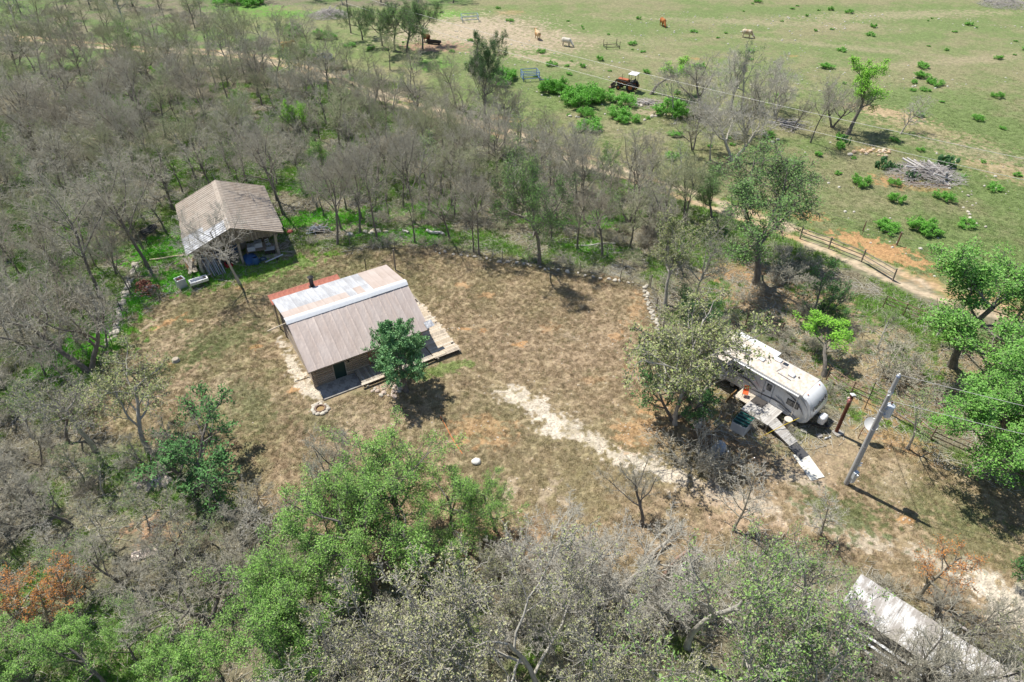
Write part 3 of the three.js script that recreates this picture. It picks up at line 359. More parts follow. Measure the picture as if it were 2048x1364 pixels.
// far side of the road and pasture edge
for (const a of [[-27.23,-130.74,6.29], [-23.06,-127.15,6.89], [-17.95,-121.51,9.21], [-15.77,-125.42,8.85], [-20.53,-124.85,8.06]]) tree('mesquite', ...a, 0.85, 'dense dusky green tree by the brown feeding ground', { group: 'trees by the feeding ground' });
for (const a of [[-26.05,-111.83,5.72], [-22.46,-109.49,5.65], [-19.95,-114.26,5.79], [-15.74,-106.11,5.91], [-30.82,-119.37,6.33], [-33.85,-114.26,6.17], [-35.7,-111.83,7.55]]) tree('bareOlive', ...a, 0.95, 'olive twigged tree crowding the far side of the road', { group: 'olive twigged trees across the road' });
tree('lime', 21.02,-103.31,5.82, 1.75, 'lime green tree leaning beside the orange tractor', { v: 2, lean: 0.12, dir: 0.6 });
for (const a of [[22.59,-94.08,7.19], [24.86,-95.94,6.93], [26.08,-92.28,8.71], [27.23,-89.68,9.2], [23.2,-83.24,7.37], [24.79,-80.27,7.84], [27.47,-79.98,8.24], [31.2,-88,7.88], [37.79,-99.62,7.61], [36.86,-93.54,7.36], [35.24,-97.85,6.67], [31.38,-96.89,8.94]]) tree(a[0] % 1 > 0.5 || a[1] % 1 < -0.6 ? 'barePale' : 'bareWide', ...a, 0.95, 'bare tree in the pasture thicket past the tractor', { group: 'bare trees of the pasture thicket', clear: 1.5 });
tree('budGreen', 32.57,-95.94,9.53, 0.7, 'ivy hung tree topping the pasture thicket', { v: 0 });
tree('bare', 39.15,-85.57,9.29, 0.75, 'dark trunked bare tree beside the lime topped one', { v: 3 });
tree('bareWide', 37.81,-89,4.99, 0.7, 'small bare tree at the end of the thicket', { v: 3 });
tree('lime', 45.05,-88.33,9.92, 1.15, 'lime topped tree casting a dark shadow on the pasture', { v: 0 });
tree('bareWide', 43.83,-90.53,6.4, 0.8, 'bare tree tangled with the lime topped tree', { v: 1, clear: 1 });
tree('deadGrey', 52.17,-88.33,5.75, 1.1, 'lone leaning bare tree on open pasture', { lean: 0.42, dir: 1.2, v: 0 });
// between road and yard
tree('mesquite', 23.15,-53.43,13.25, 1.25, 'great spreading mesquite with a forked trunk over bare earth', { v: 1, clear: 4 });
tree('mesquite', 21.19,-64.2,6.6, 1.0, 'green mesquite beside the road next to the great one', { v: 2 });
tree('juniper', 25.72,-46.08,6.07, 0.75, 'leaning trunk tree with a bright feathery crown by the paddock rails', { v: 1, lean: 0.75, dir: 1.05 });
tree('vivid', 35.85,-41.47,11.49, 1.4, 'large leafy green tree inside the paddock by the road', { v: 0, clear: 3 });
tree('vivid', 44.43,-47.64,7.23, 0.85, 'leafy green tree beside the large one over the road', { v: 2 });
tree('vivid', 32.8,-30.49,9.71, 1.25, 'vivid green tree leaning over the lower paddock fence', { v: 1, clear: 3 });
tree('lush', 36.99,-31.16,8.91, 0.9, 'vivid green tree behind the one leaning over the lower paddock fence', { v: 1, clear: 3 });
tree('lime', 24.99,-40.33,4.13, 1.9, 'low feathery lime tree behind the trailer roof', { v: 2 });
tree('budGreen', 28.26,-32.68,5.99, 0.9, 'thin pale green tree on the paddock fence past the dish', { v: 1 });
tree('bush', 30.12,-40.45,3.14, 1.3, 'bare grey bush on the paddock dirt', { cat: 'bush' });
tree('bush', 31.8,-39.28,3.13, 1.3, 'second bare bush on the paddock dirt under the leafy tree', { cat: 'bush' });
tree('bud', 13.73,-34.97,10.97, 1.12, 'broad budding oak overhanging the rear of the trailer', { v: 0, clear: 3 });
tree('bud', 12.07,-34.97,9.84, 0.8, 'budding oak at the yard corner beside the trailer oak', { v: 2, clear: 2 });
tree('bud', 13.9,-49.86,9.2, 0.85, 'pale budding oak at the far corner post of the yard fence', { v: 1, clear: 3 });
tree('bud', 16.55,-50.62,7.59, 0.8, 'pale budding oak beside the great mesquite', { v: 3 });
tree('juniper', 11.46,-39.86,4.85, 0.7, 'dark juniper against the stone edging of the yard', { v: 0 });
tree('juniper', 15.87,-46.22,3.73, 0.8, 'low juniper under the pale oaks', { v: 2 });
tree('bush', 12.74,-30.71,3.31, 1.3, 'bare grey bush beside the green lidded bin', { cat: 'bush' });
tree('bud', 13.24,-38.15,9.12, 0.9, 'budding oak against the mesh fence beside the trailer oaks', { v: 1, clear: 1 });
tree('juniper', 11.97,-35.48,4.78, 1.0, 'low green juniper under the trailer oaks', { v: 2, clear: 1 });
tree('juniper', 17.41,-43.54,3.94, 0.8, 'low green juniper behind the trailer slide out', { v: 0, clear: 1 });
tree('bush', 14.17,-30.94,2.07, 1.3, 'grey twiggy bush hiding a blue tarp bundle', { cat: 'bush' });
tree('deadGrey', 14.06,-25.76,6.06, 0.9, 'grey leafless cedar beside the driveway', { lean: 0.2, dir: 0.7, v: 1 });
tree('deadGrey', 19.5,-25.46,4.28, 1.1, 'low grey leafless brush at the bend of the driveway', { v: 2 });
tree('deadOrange', 23.74,-21.19,5.52, 0.9, 'rust red dead cedar beside the pale driveway', { v: 0 });
tree('bush', 25.55,-53.85,3.34, 1.2, 'bare bush in front of the great mesquite trunk', { cat: 'bush' });
// by the cabin
tree('cedar', -8.24,-38.54, 6.3, 1.08, 'green cedar standing before the cabin porch', { v: 0, clear: 3 });
// lower wood
for (const [a, v, w] of [[[-6.68,-24.73,9.48], 0, 1.0], [[-9.1,-23.33,8.7], 1, 1.0], [[-3.73,-24.91,6.99], 2, 0.95], [[-1.08,-25.83,5.66], 3, 0.85], [[-7.65,-20.72,8.99], 4, 1.0], [[-11.31,-17.8,8.76], 0, 0.9], [[-4.57,-21.99,6.4], 1, 0.9], [[-12.26,-16.2,8.5], 2, 0.9], [[-9.73,-19.51,7.81], 3, 0.9]]) tree('lush', ...a, w, 'green leafing tree of the clump below the cabin yard', { v, group: 'green trees below the yard', clear: 2 });
for (const [a, v] of [[[-17.66,-15.82,5.12], 3], [[-20.7,-15.57,5.62], 4], [[-24.28,-15.44,5.88], 0], [[-23.48,-17.53,4.26], 1], [[-26.53,-16.2,6.28], 2], [[-16.05,-14.95,5.93], 1], [[-28.03,-18.36,4.22], 3], [[-25.78,-17.26,4.28], 4], [[-20.1,-17.26,4.03], 2], [[-15.6,-16.72,4.31], 0]]) tree('green', ...a, 1.0, 'bright green low tree in the bottom wood past the orange dead cedars', { v, group: 'bright low trees in the bottom wood', clear: 2 });
for (const [a, v] of [[[-27.58,-19.81,4.16], 0], [[-25.02,-20.11,4.39], 1], [[-26.22,-19.66,3.43], 1], [[-28.75,-20.11,2.66], 1]]) tree('deadOrange', ...a, 1.15, 'orange dead cedar in the lower wood', { v, group: 'orange dead cedars', clear: 1.2 });
tree('juniper', -21.26,-28.79,5.87, 1.35, 'dark green juniper beside the lower end of the yard', { v: 1, clear: 2 });
tree('bud', -25.71,-32.3,8.1, 1.05, 'pale budding oak spreading over the edge of the yard', { v: 0, clear: 2.5 });
tree('bud', -29.73,-32.54,8.31, 0.95, 'pale budding oak at the wood edge next to the spreading one', { v: 4 });
tree('bud', -22.19,-34.47,3.57, 0.8, 'low pale budding oak reaching over the lawn', { v: 3 });
tree('bareWide', -11.37,-26.59,7.96, 0.8, 'bare tree on bare brown earth beside the green clump', { v: 2 });
tree('bareWide', 8.37,-26.21,5.2, 0.85, 'small vase shaped bare tree on the lower lawn', { v: 3 });
tree('barePale', 4.17,-21.83,5.82, 1.25, 'grey vase shaped bare tree on the lower yard edge', { v: 3 });
for (const [a, v] of [[[6.17,-21.19,5.29], 4], [[2.77,-20.57,5.55], 5], [[5.01,-19.81,5.58], 6], [[7.62,-20.11,5.1], 7], [[0.75,-20.42,5.09], 4], [[8.99,-19.81,6.03], 5]]) tree('barePale', ...a, 1.1, 'pale grey bare tree between the fallen logs and the crooked oaks', { v, group: 'pale bare trees by the fallen logs', clear: 1.2 });
tree('barePale', 1.23,-22.65,4.56, 1.1, 'grey bare tree between the green clump and the vase shaped one', { v: 4 });
for (const [a, v, w] of [[[9.67,-18.22,11.65], 0, 0.75], [[12.59,-17.26,10.42], 1, 0.8], [[16.68,-19.81,7.36], 2, 0.8], [[13.27,-14.95,10.31], 3, 0.85], [[7.1,-14.95,10.31], 4, 0.85], [[15.76,-14.71,9.53], 0, 0.8], [[9.87,-13.53,10.95], 2, 0.9]]) tree('budGreen', ...a, w, 'pale green budding tree around the collapsed metal trailer', { v: v % 4, group: 'budding trees around the metal trailer', clear: 1.6 });
for (const [a, v, w] of [[[-2.54,-17.26,9.63], 0, 1.15], [[-6.34,-15.44,10.63], 1, 1.1], [[1.46,-15.44,11.4], 2, 1.1], [[4.7,-16.72,9.68], 3, 1.0], [[-3.06,-13.08,12.2], 4, 1.1], [[-0.38,-18.08,7.47], 4, 0.9], [[3.85,-13.08,11.04], 1, 1.0], [[-8.66,-13.99,10.06], 3, 1.0], [[23.3,-14.95,8.22], 2, 0.7], [[25.91,-15.95,6.3], 1, 0.7]]) tree('budSparse', ...a, w * 0.85, 'pale grey oak with crooked limbs and sparse catkins in the lower wood', { v: v % 4, group: 'pale oaks of the lower wood', clear: 1.6 });
for (const a of [[24.35,-18.36,5.18], [23.58,-19.37,4.66], [18.87,-15.44,7.27], [19.89,-14.23,8.32], [18,-17.26,5.25], [21.33,-13.53,8.88]]) tree('bareWide', ...a, 0.8, 'bare grey tree growing against the far side of the metal trailer', { group: 'bare trees against the metal trailer', clear: 1 });
for (const a of [[30.57,-21.67,3.62], [32.05,-23.67,1.58]]) tree('juniper', ...a, 0.8, 'green juniper beside the pale driveway bend', { group: 'junipers by the driveway' });

// ---------------------------------------------------------------- the woods: every tree of its own
{
  const q = rng(4242), cp = Math.cos(39.6 * Math.PI / 180), sp = Math.sin(39.6 * Math.PI / 180);
  const seen = (x, y, z, m) => { const d = -z * cp + (37 - y) * sp, u = x / d * 1365, v = ((37 - y) * cp + z * sp) / d * 1365; return d > 0 && Math.abs(u) < 1024 + m && v < 682 + m && v > -682 - m; };
  const free = (x, z, r) => { for (const [a, b, c] of taken) { const d = Math.hypot(a - x, b - z); if (d < Math.max(r, c)) return false; } return true; };
  const shedC = [-28.3, -61], keep = (x, z) => Math.hypot(x - shedC[0], z - shedC[1]) > 7.6 && gl(yardG, x, z) < -0.9 && gl(roadG, x, z) > 2.6;
  const scatter = (n, x0, x1, z0, z1, gap, ok, make) => { let k = 0; for (let t = 0; t < n * 60 && k < n; t++) { const x = rr(x0, x1, q), z = rr(z0, z1, q); if (!ok(x, z) || !free(x, z, gap) || !seen(x, 3, z, 160)) continue; taken.push([x, z, gap * 0.9]); make(x, z); k++; } return k; };
  const inWood = (x, z) => keep(x, z) && gl(pastG, x, z) < -1.0;
  for (const p of [[-33.89,-50.62, 3.4], [-34.19,-47.64, 2.6], [-32.13,-51.41, 3.4], [-34.52,-53.85, 3.0]]) taken.push(p);
  // upper wood, thick and grey: from the back fence and the shed to the road
  const upper = (x, z) => { const u = q(); const h = 5.4 + 4.4 * Math.pow(q(), 0.8);
    if (u < 0.30) plant('bare', x, z, h, rr(0.8, 1.1, q), 'bare grey tree in the thick wood between the shed and the dirt road', 'tree', 'bare grey trees of the upper wood');
    else if (u < 0.42) plant('bareBrown', x, z, h, rr(0.8, 1.1, q), 'bare brown twigged tree in the thick wood between the shed and the dirt road', 'tree', 'bare brown trees of the upper wood');
    else if (u < 0.72) plant('bareOlive', x, z, h * 0.95, rr(0.8, 1.1, q), 'bare olive twigged tree in the thick wood between the shed and the dirt road', 'tree', 'bare olive trees of the upper wood');
    else if (u < 0.84) plant('bareWide', x, z, h * 0.8, rr(0.9, 1.1, q), 'low forked bare tree in the thick wood between the shed and the dirt road', 'tree', 'forked trees of the upper wood');
    else if (u > 0.955) plant('green', x, z, h * 0.72, rr(0.8, 1, q), 'fresh green leafing tree in the thick wood between the shed and the dirt road', 'tree', 'fresh green trees of the upper wood');
    else plant('budGreen', x, z, h * 0.8, rr(0.85, 1.1, q), 'faintly green budding tree in the thick wood between the shed and the dirt road', 'tree', 'budding trees of the upper wood'); };
  scatter(118, -64, -6, -88, -58, 2.5, (x, z) => inWood(x, z) && x < -z * 0.45 - 26, upper);
  scatter(62, -16, 28, -86, -50, 2.7, (x, z) => inWood(x, z) && x < 21 && z < -65 + (x > 2 ? 7 : 0), upper);
  scatter(92, -95, -8, -118, -86, 3.5, inWood, upper);
  const farWood = (x, z) => { const u = q(); const h = rr(5.5, 8.5, q);
    plant(u < 0.25 ? 'bare' : u < 0.5 ? 'bareOlive' : u < 0.65 ? 'bareWide' : 'budGreen', x, z, h, rr(0.9, 1.2, q), u < 0.65 ? 'bare tree in the far wood beyond the dirt road' : 'pale green tree in the far wood beyond the dirt road', 'tree', u < 0.65 ? 'bare trees of the far wood' : 'pale green trees of the far wood'); };
  scatter(120, -140, 2, -185, -112, 4.0, (x, z) => inWood(x, z), farWood);
  // more trees pressing on both sides of the far road
  scatter(34, -110, -25, -150, -95, 3.2, (x, z) => gl(roadG, x, z) > 2.4 && gl(roadG, x, z) < 9 && gl(pastG, x, z) < -1, (x, z) => plant(q() < 0.5 ? 'budGreen' : 'bareOlive', x, z, rr(4.5, 7.5, q), rr(0.9, 1.2, q), 'tree overhanging the far bend of the dirt road', 'tree', 'trees overhanging the far road'));
  // left wood beside the yard
  scatter(34, -56, -22, -58, -38, 2.7, (x, z) => inWood(x, z) && x < -24, (x, z) => { const u = q(); plant(u < 0.6 ? 'bare' : u < 0.8 ? 'bareWide' : 'bareBrown', x, z, rr(5.2, 7.6, q), rr(0.85, 1.1, q), 'bare tree in the wood along the stone row side of the yard', 'tree', 'bare trees along the stone row side'); });
  // lower left wood, low and tangled
  scatter(60, -44, -6, -40, -10, 2.2, (x, z) => inWood(x, z) && gl(yardG, x, z) < -1.2, (x, z) => { const u = q(), h = rr(3.6, 5.6, q);
    if (u < 0.36) plant('bareWide', x, z, h, rr(0.95, 1.2, q), 'low tangled bare tree in the wood below the juniper', 'tree', 'tangled bare trees of the lower wood');
    else if (u < 0.54) plant('budSparse', x, z, h, rr(0.9, 1.1, q), 'low pale budding tree in the wood below the juniper', 'tree', 'low budding trees of the lower wood');
    else if (u < 0.88) plant('budGreen', x, z, h * 0.8, rr(0.9, 1.1, q), 'low green flushed tree in the wood below the juniper', 'tree', 'green flushed trees of the lower wood');
    else plant('deadGrey', x, z, h * 0.8, rr(0.9, 1.2, q), 'grey dead tree in the wood below the juniper', 'tree', 'grey dead trees of the lower wood'); });
  // lower middle and lower right wood
  scatter(26, -8, 34, -30, -9, 2.3, (x, z) => inWood(x, z) && !(x > 9 && x < 24 && z > -27), (x, z) => { const u = q(), h = rr(3.8, 5.4, q); plant(u < 0.5 ? 'budSparse' : 'bareWide', x, z, h, rr(0.9, 1.1, q), u < 0.5 ? 'sparse pale oak in the low wood between the yard and the metal trailer' : 'sparse bare tree in the low wood between the yard and the metal trailer', 'tree', u < 0.5 ? 'sparse oaks of the low wood' : 'sparse bare trees of the low wood'); });
  // paddock trees by the road on the right
  scatter(4, 22, 62, -58, -36, 3.2, (x, z) => keep(x, z) && gl(pastG, x, z) < -1 && x > 30, (x, z) => plant('budGreen', x, z, rr(3.5, 5.5, q), rr(0.8, 1, q), 'light green sapling in the paddock by the road', 'tree', 'paddock saplings'));
  // undergrowth: bare brush nobody could count
  const spots = [], gc = [0, 0, 0]; for (let t = 0; t < 9000 && spots.length < 850; t++) { const x = rr(-115, 30, q), z = rr(-150, -12, q); if (inWood(x, z) && seen(x, 0, z, 60) && fbm(x * 0.2, z * 0.2, 2) > 0.42 && (ground(x, z, gc), gc[1] < gc[0] * 1.3)) spots.push([x, z]); }
  const bushes = PROTO.bush.list, m4 = new THREE.Matrix4();
  for (let v = 0; v < 3; v++) { const mine = spots.filter((_, i) => i % 3 === v), gm = merge([bushes[v].wood, bushes[v].twig]), im = new THREE.InstancedMesh(gm, [M.twigGrey, M.twigBrown, M.twigOlive][v], mine.length); im.name = numbered('undergrowth'); mine.forEach(([x, z], i) => { const s = rr(0.45, 1.0, q) / bushes[v].top * 1.3; m4.makeRotationY(q() * 6.28).scale(V(s * 1.4, s, s * 1.4)).setPosition(x, 0, z); im.setMatrixAt(i, m4); }); tag(im, ['thin grey brush under the trees', 'thin brown brush under the trees', 'thin olive brush under the trees'][v], 'brush', null, 'stuff'); scene.add(im); }
}
// ---------------------------------------------------------------- pasture shrubs and weeds
{
  const q = rng(55);
  const sh = (list, label, group, h0, h1, w = 1.5) => { for (let i = 0; i < list.length; i += 2) plant('shrub', list[i], list[i + 1], rr(h0, h1, q), w * rr(0.85, 1.2, q), label, 'shrub', group); };
  sh([9.28,-99.82, 10.77,-101.85, 8.61,-100.83, 7.29,-103.95, 6.18,-104.59, 11.95,-100.83, 12.59,-99.82, 9.86,-97.85, 5.16,-103.95], 'bright green shrub of the thick row between the road and the blue rack', 'shrubs of the thick row', 1.9, 2.7, 1.2);
  sh([10.46,-94.64, 14.92,-94.64, 15.79,-93.18, 10.42,-90.02], 'bright green shrub apart from the thick row, toward the dirt road', 'shrubs toward the road', 1.4, 2.0);
  sh([-1.13,-111.83, -0.32,-109.95, -1.9,-109.49, -1.71,-107.22], 'bright green shrub beside the blue rack', 'shrubs beside the blue rack', 1.4, 2.1);
  sh([16.22,-99.42, 23.75,-94.64, 22.57,-95.94], 'bright green shrub among the dead wood by the tractor', 'shrubs by the tractor', 1.6, 2.4);
  sh([66.21,-107.22, 65.57,-108.34, 65.07,-110.65], 'bright green shrub alone on the upper pasture', 'shrubs alone on the pasture', 0.8, 1.1);
  sh([39.66,-62.95, 39.6,-63.68, 42.93,-63.16, 44.23,-63.68, 43.87,-62.14, 43.31,-69.56, 44.89,-73.49, 40.9,-73.49, 49.08,-69.8, 72.6,-101.85, 65.05,-93.18], 'small green shrub in the pasture near the brush pile', 'shrubs near the brush pile', 0.9, 1.5, 1.4);
  for (let i = 0, t = 0; i < 150 && t < 5000; t++) { const x = rr(-30, 115, q), z = rr(-158, -62, q); if (gl(pastG, x, z) < 3 || Math.hypot(x, z) > 175) continue; i++; plant('shrub', x, z, 0.25 + 0.65 * Math.pow(q(), 2), rr(1.3, 2.2, q), 'small green weed clump dotted over the open pasture', 'weed', 'weeds dotted over the pasture'); }
  sh([-35.31,-132.29, -33.28,-131.36, -40.29,-133.86, -53.16,-156.26, -54.79,-154.64, -60.28,-155.45, -57.77,-157.5], 'bright green shrub on the far grassy clearing', 'shrubs on the far clearing', 1.2, 2.2, 1.6);
}

// ---------------------------------------------------------------- grass, straw and fallen leaves: real blades, far too many to count
{
  const q = rng(808);
  const clump = (n, h, rad, w, lean) => { const p = []; for (let i = 0; i < n; i++) { const a = q() * 6.28, d = Math.sqrt(q()) * rad, x = Math.cos(a) * d, z = Math.sin(a) * d, b = q() * 6.28, l = lean * (0.4 + q()), hh = h * (0.5 + 0.8 * q()), c = q() * 6.28, wx = Math.cos(c) * w, wz = Math.sin(c) * w; p.push(x - wx, 0, z - wz, x + wx, 0, z + wz, x + Math.cos(b) * l, hh, z + Math.sin(b) * l); } const g = new THREE.BufferGeometry(); g.setAttribute('position', new THREE.Float32BufferAttribute(p, 3)); g.computeVertexNormals(); return g; };
  const gm = new THREE.MeshStandardMaterial({ color: 0xffffff, roughness: 1, side: THREE.DoubleSide });
  const m4 = new THREE.Matrix4(), col = new THREE.Color(), o = [0, 0, 0];
  const sow = (name, label, geo, n, x0, x1, z0, z1, ok, s0, s1, tint) => {
    const im = new THREE.InstancedMesh(geo, gm, n); let k = 0;
    for (let t = 0; t < n * 12 && k < n; t++) { const x = rr(x0, x1, q), z = rr(z0, z1, q); if (!ok(x, z)) continue; const s = rr(s0, s1, q); m4.makeRotationY(q() * 6.28).scale(V(s, s * rr(0.7, 1.3, q), s)).setPosition(x, 0, z); im.setMatrixAt(k, m4); tint(x, z, o); const f = rr(0.75, 1.35, q); col.setRGB(o[0] * f, o[1] * f, o[2] * f); im.setColorAt(k, col); k++; }
    im.count = k; im.name = numbered(name); tag(im, label, 'grass', null, 'stuff'); scene.add(im);
  };
  const view = (x, z) => Math.abs(x) < (-z * 0.7705 + 37 * 0.637) * 0.79;
  const houseClear = (x, z) => { const dx = x + 15.42, dz = z + 38.3, u = dx * 0.853 - dz * 0.5216, v = dx * 0.5216 + dz * 0.853; return !(u > 0.2 && u < 12.4 && v < 1.7 && v > -9); };
  const rvClear = (x, z) => { const dx = x - 19.35, dz = z + 38.35, u = dx * 0.673 + dz * 0.74, v = -dx * 0.74 + dz * 0.673; return !(u > -4.5 && u < 8.2 && v > -2.4 && v < 5.6); };
  // mown lawn: only where the soil is not bare
  const lawn = (x, z) => view(x, z) && gl(yardG, x, z) > -0.5 && houseClear(x, z) && rvClear(x, z) && (ground(x, z, o), o[0] < 0.33);
  sow('lawn_grass', 'short dry mown grass of the cabin yard', clump(16, 0.055, 0.13, 0.008, 0.05), 75000, -46, 46, -66, -14, lawn, 0.7, 1.5, (x, z, c) => { ground(x, z, c); const w = q(); c[0] *= 1.0 + 0.25 * w; c[1] *= 1.05 + 0.2 * w; });
  sow('grass_tufts', 'coarse grass tufts standing out of the mown yard', clump(20, 0.075, 0.15, 0.010, 0.11), 5500, -46, 46, -66, -14, (x, z) => lawn(x, z) && fbm(x * 0.7, z * 0.7, 2) > 0.4, 0.6, 1.5, (x, z, c) => { const w = q(); if (w < 0.6) { c[0] = 0.38; c[1] = 0.30; c[2] = 0.19; } else if (w < 0.9) { c[0] = 0.215; c[1] = 0.21; c[2] = 0.095; } else { c[0] = 0.27; c[1] = 0.19; c[2] = 0.11; } });
  const lush = (x, z) => view(x, z) && gl(yardG, x, z) < 1 && gl(pastG, x, z) < 0.5 && (ground(x, z, o), o[1] > o[0] * 1.12);
  sow('tall_grass', 'lush green spring grass under the bare trees', clump(14, 0.22, 0.2, 0.013, 0.14), 52000, -75, 40, -110, -12, lush, 0.7, 1.5, (x, z, c) => { ground(x, z, c); const w = 1.0 + 0.3 * q(); c[0] *= 1.1 * w; c[1] *= 1.5 * w; c[2] *= 0.7; });
  const litter = (x, z) => view(x, z) && gl(yardG, x, z) < 0.2 && gl(pastG, x, z) < 0 && gl(roadG, x, z) > 2.2;
  sow('leaf_litter', 'dry leaves and thin straw on the woodland floor', clump(10, 0.05, 0.3, 0.035, 0.12), 34000, -80, 45, -115, -10, litter, 0.8, 1.8, (x, z, c) => { const w = q(); c[0] = 0.20 + 0.14 * w; c[1] = 0.165 + 0.12 * w; c[2] = 0.11 + 0.085 * w; });
  const past = (x, z) => view(x, z) && gl(pastG, x, z) > 0.5 && q() < sst(-125, -55, z) && (ground(x, z, o), o[0] < 0.34);
  sow('pasture_grass', 'short grazed grass tufts of the pasture', clump(14, 0.05, 0.2, 0.010, 0.07), 42000, -25, 110, -125, -40, past, 0.7, 1.6, (x, z, c) => { ground(x, z, c); c[1] *= 1.12; });
  const peb = rockGeo(700, 0.09, 0.06, 0.08, 0), pm = new THREE.InstancedMesh(peb, mat([0.55, 0.52, 0.45], 1), 1300); { let k = 0; for (let t = 0; t < 40000 && k < 1300; t++) { const x = rr(-20, 110, q), z = rr(-150, -45, q); if (!view(x, z) || gl(pastG, x, z) < 0.5 || fbm(x * 0.12, z * 0.12, 3) < 0.52) continue; const s = 0.5 + 2.2 * Math.pow(q(), 4); m4.makeRotationY(q() * 6.28).scale(V(s, s, s)).setPosition(x, 0.02, z); pm.setMatrixAt(k++, m4); } pm.count = k; pm.name = 'pasture_pebbles'; tag(pm, 'small pale pebbles strewn over the pasture', 'pebbles', null, 'stuff'); scene.add(pm); }
  const gv = new THREE.InstancedMesh(rockGeo(701, 0.03, 0.02, 0.035, 0), mat([0.52, 0.45, 0.36], 1), 2400); { let k = 0; for (let t = 0; t < 160000 && k < 2400; t++) { const x = rr(-20, 44, q), z = rr(-50, -14, q); if (!view(x, z) || gl(yardG, x, z) < -1) continue; ground(x, z, o); if (o[0] < 0.37 && q() > 0.0012) continue; const s = 0.6 + 2.0 * Math.pow(q(), 3); m4.makeRotationY(q() * 6.28).scale(V(s, s, s)).setPosition(x, 0.012, z); gv.setMatrixAt(k++, m4); } gv.count = k; gv.name = 'loose_gravel'; tag(gv, 'loose pale gravel on the bare driveway patches', 'gravel', null, 'stuff'); scene.add(gv); }
  // fallen sticks on the woodland floor
  const st = []; for (let i = 0; i < 9; i++) { const a = q() * 6.28, x = rr(-0.6, 0.6, q), z = rr(-0.6, 0.6, q), l = rr(0.3, 0.9, q); st.push(bar(V(x, 0.03, z), V(x + Math.cos(a) * l, 0.03 + q() * 0.12, z + Math.sin(a) * l), 0.014, 4, 0.007)); }
  const sg = merge(st), im = new THREE.InstancedMesh(sg, M.twigPale, 5200); let k = 0;
  for (let t = 0; t < 60000 && k < 5200; t++) { const x = rr(-70, 40, q), z = rr(-100, -11, q); if (!litter(x, z)) continue; const s = rr(0.5, 1.5, q); m4.makeRotationY(q() * 6.28).scale(V(s, s, s)).setPosition(x, 0, z); im.setMatrixAt(k++, m4); }
  im.count = k; im.name = 'fallen_sticks'; tag(im, 'fallen pale sticks littering the woodland floor', 'sticks', null, 'stuff'); scene.add(im);
}

// ---------------------------------------------------------------- surfaces of built things
const plank = (a, b, c, s) => tex(256, 256, (u, v, o) => { const n = 0.55 * pn(u * 40, v * 3, 40, 3, s) + 0.3 * pn(u * 90, v * 6, 90, 6, s + 1) + 0.15 * pn(u * 8, v * 8, 8, 8, s + 2), k = 0.6 + 0.8 * n; o[0] = a * k; o[1] = b * k; o[2] = c * k; });
const woodBump = gray(256, 256, (u, v) => 0.6 * pn(u * 40, v * 3, 40, 3, 21) + 0.4 * pn(u * 90, v * 6, 90, 6, 22));
const dents = gray(512, 512, (u, v) => 0.5 * pn(u * 7, v * 5, 7, 5, 31) + 0.3 * pn(u * 17, v * 13, 17, 13, 32) + 0.2 * pn(u * 43, v * 37, 43, 37, 33));
const stain = (c1, c2, s, lo = 0.35, hi = 0.7) => tex(512, 512, (u, v, o) => { const n = 0.35 * pn(u * 5, v * 4, 5, 4, s) + 0.3 * pn(u * 13, v * 7, 13, 7, s + 1) + 0.2 * pn(u * 50, v * 6, 50, 6, s + 2) + 0.15 * pn(u * 90, v * 80, 90, 80, s + 3), k = sst(lo, hi, n); for (let i = 0; i < 3; i++) o[i] = c1[i] + (c2[i] - c1[i]) * k; });
const rep = (t, x, y = x) => { const c = t.clone(); c.repeat.set(x, y); c.needsUpdate = true; return c; };
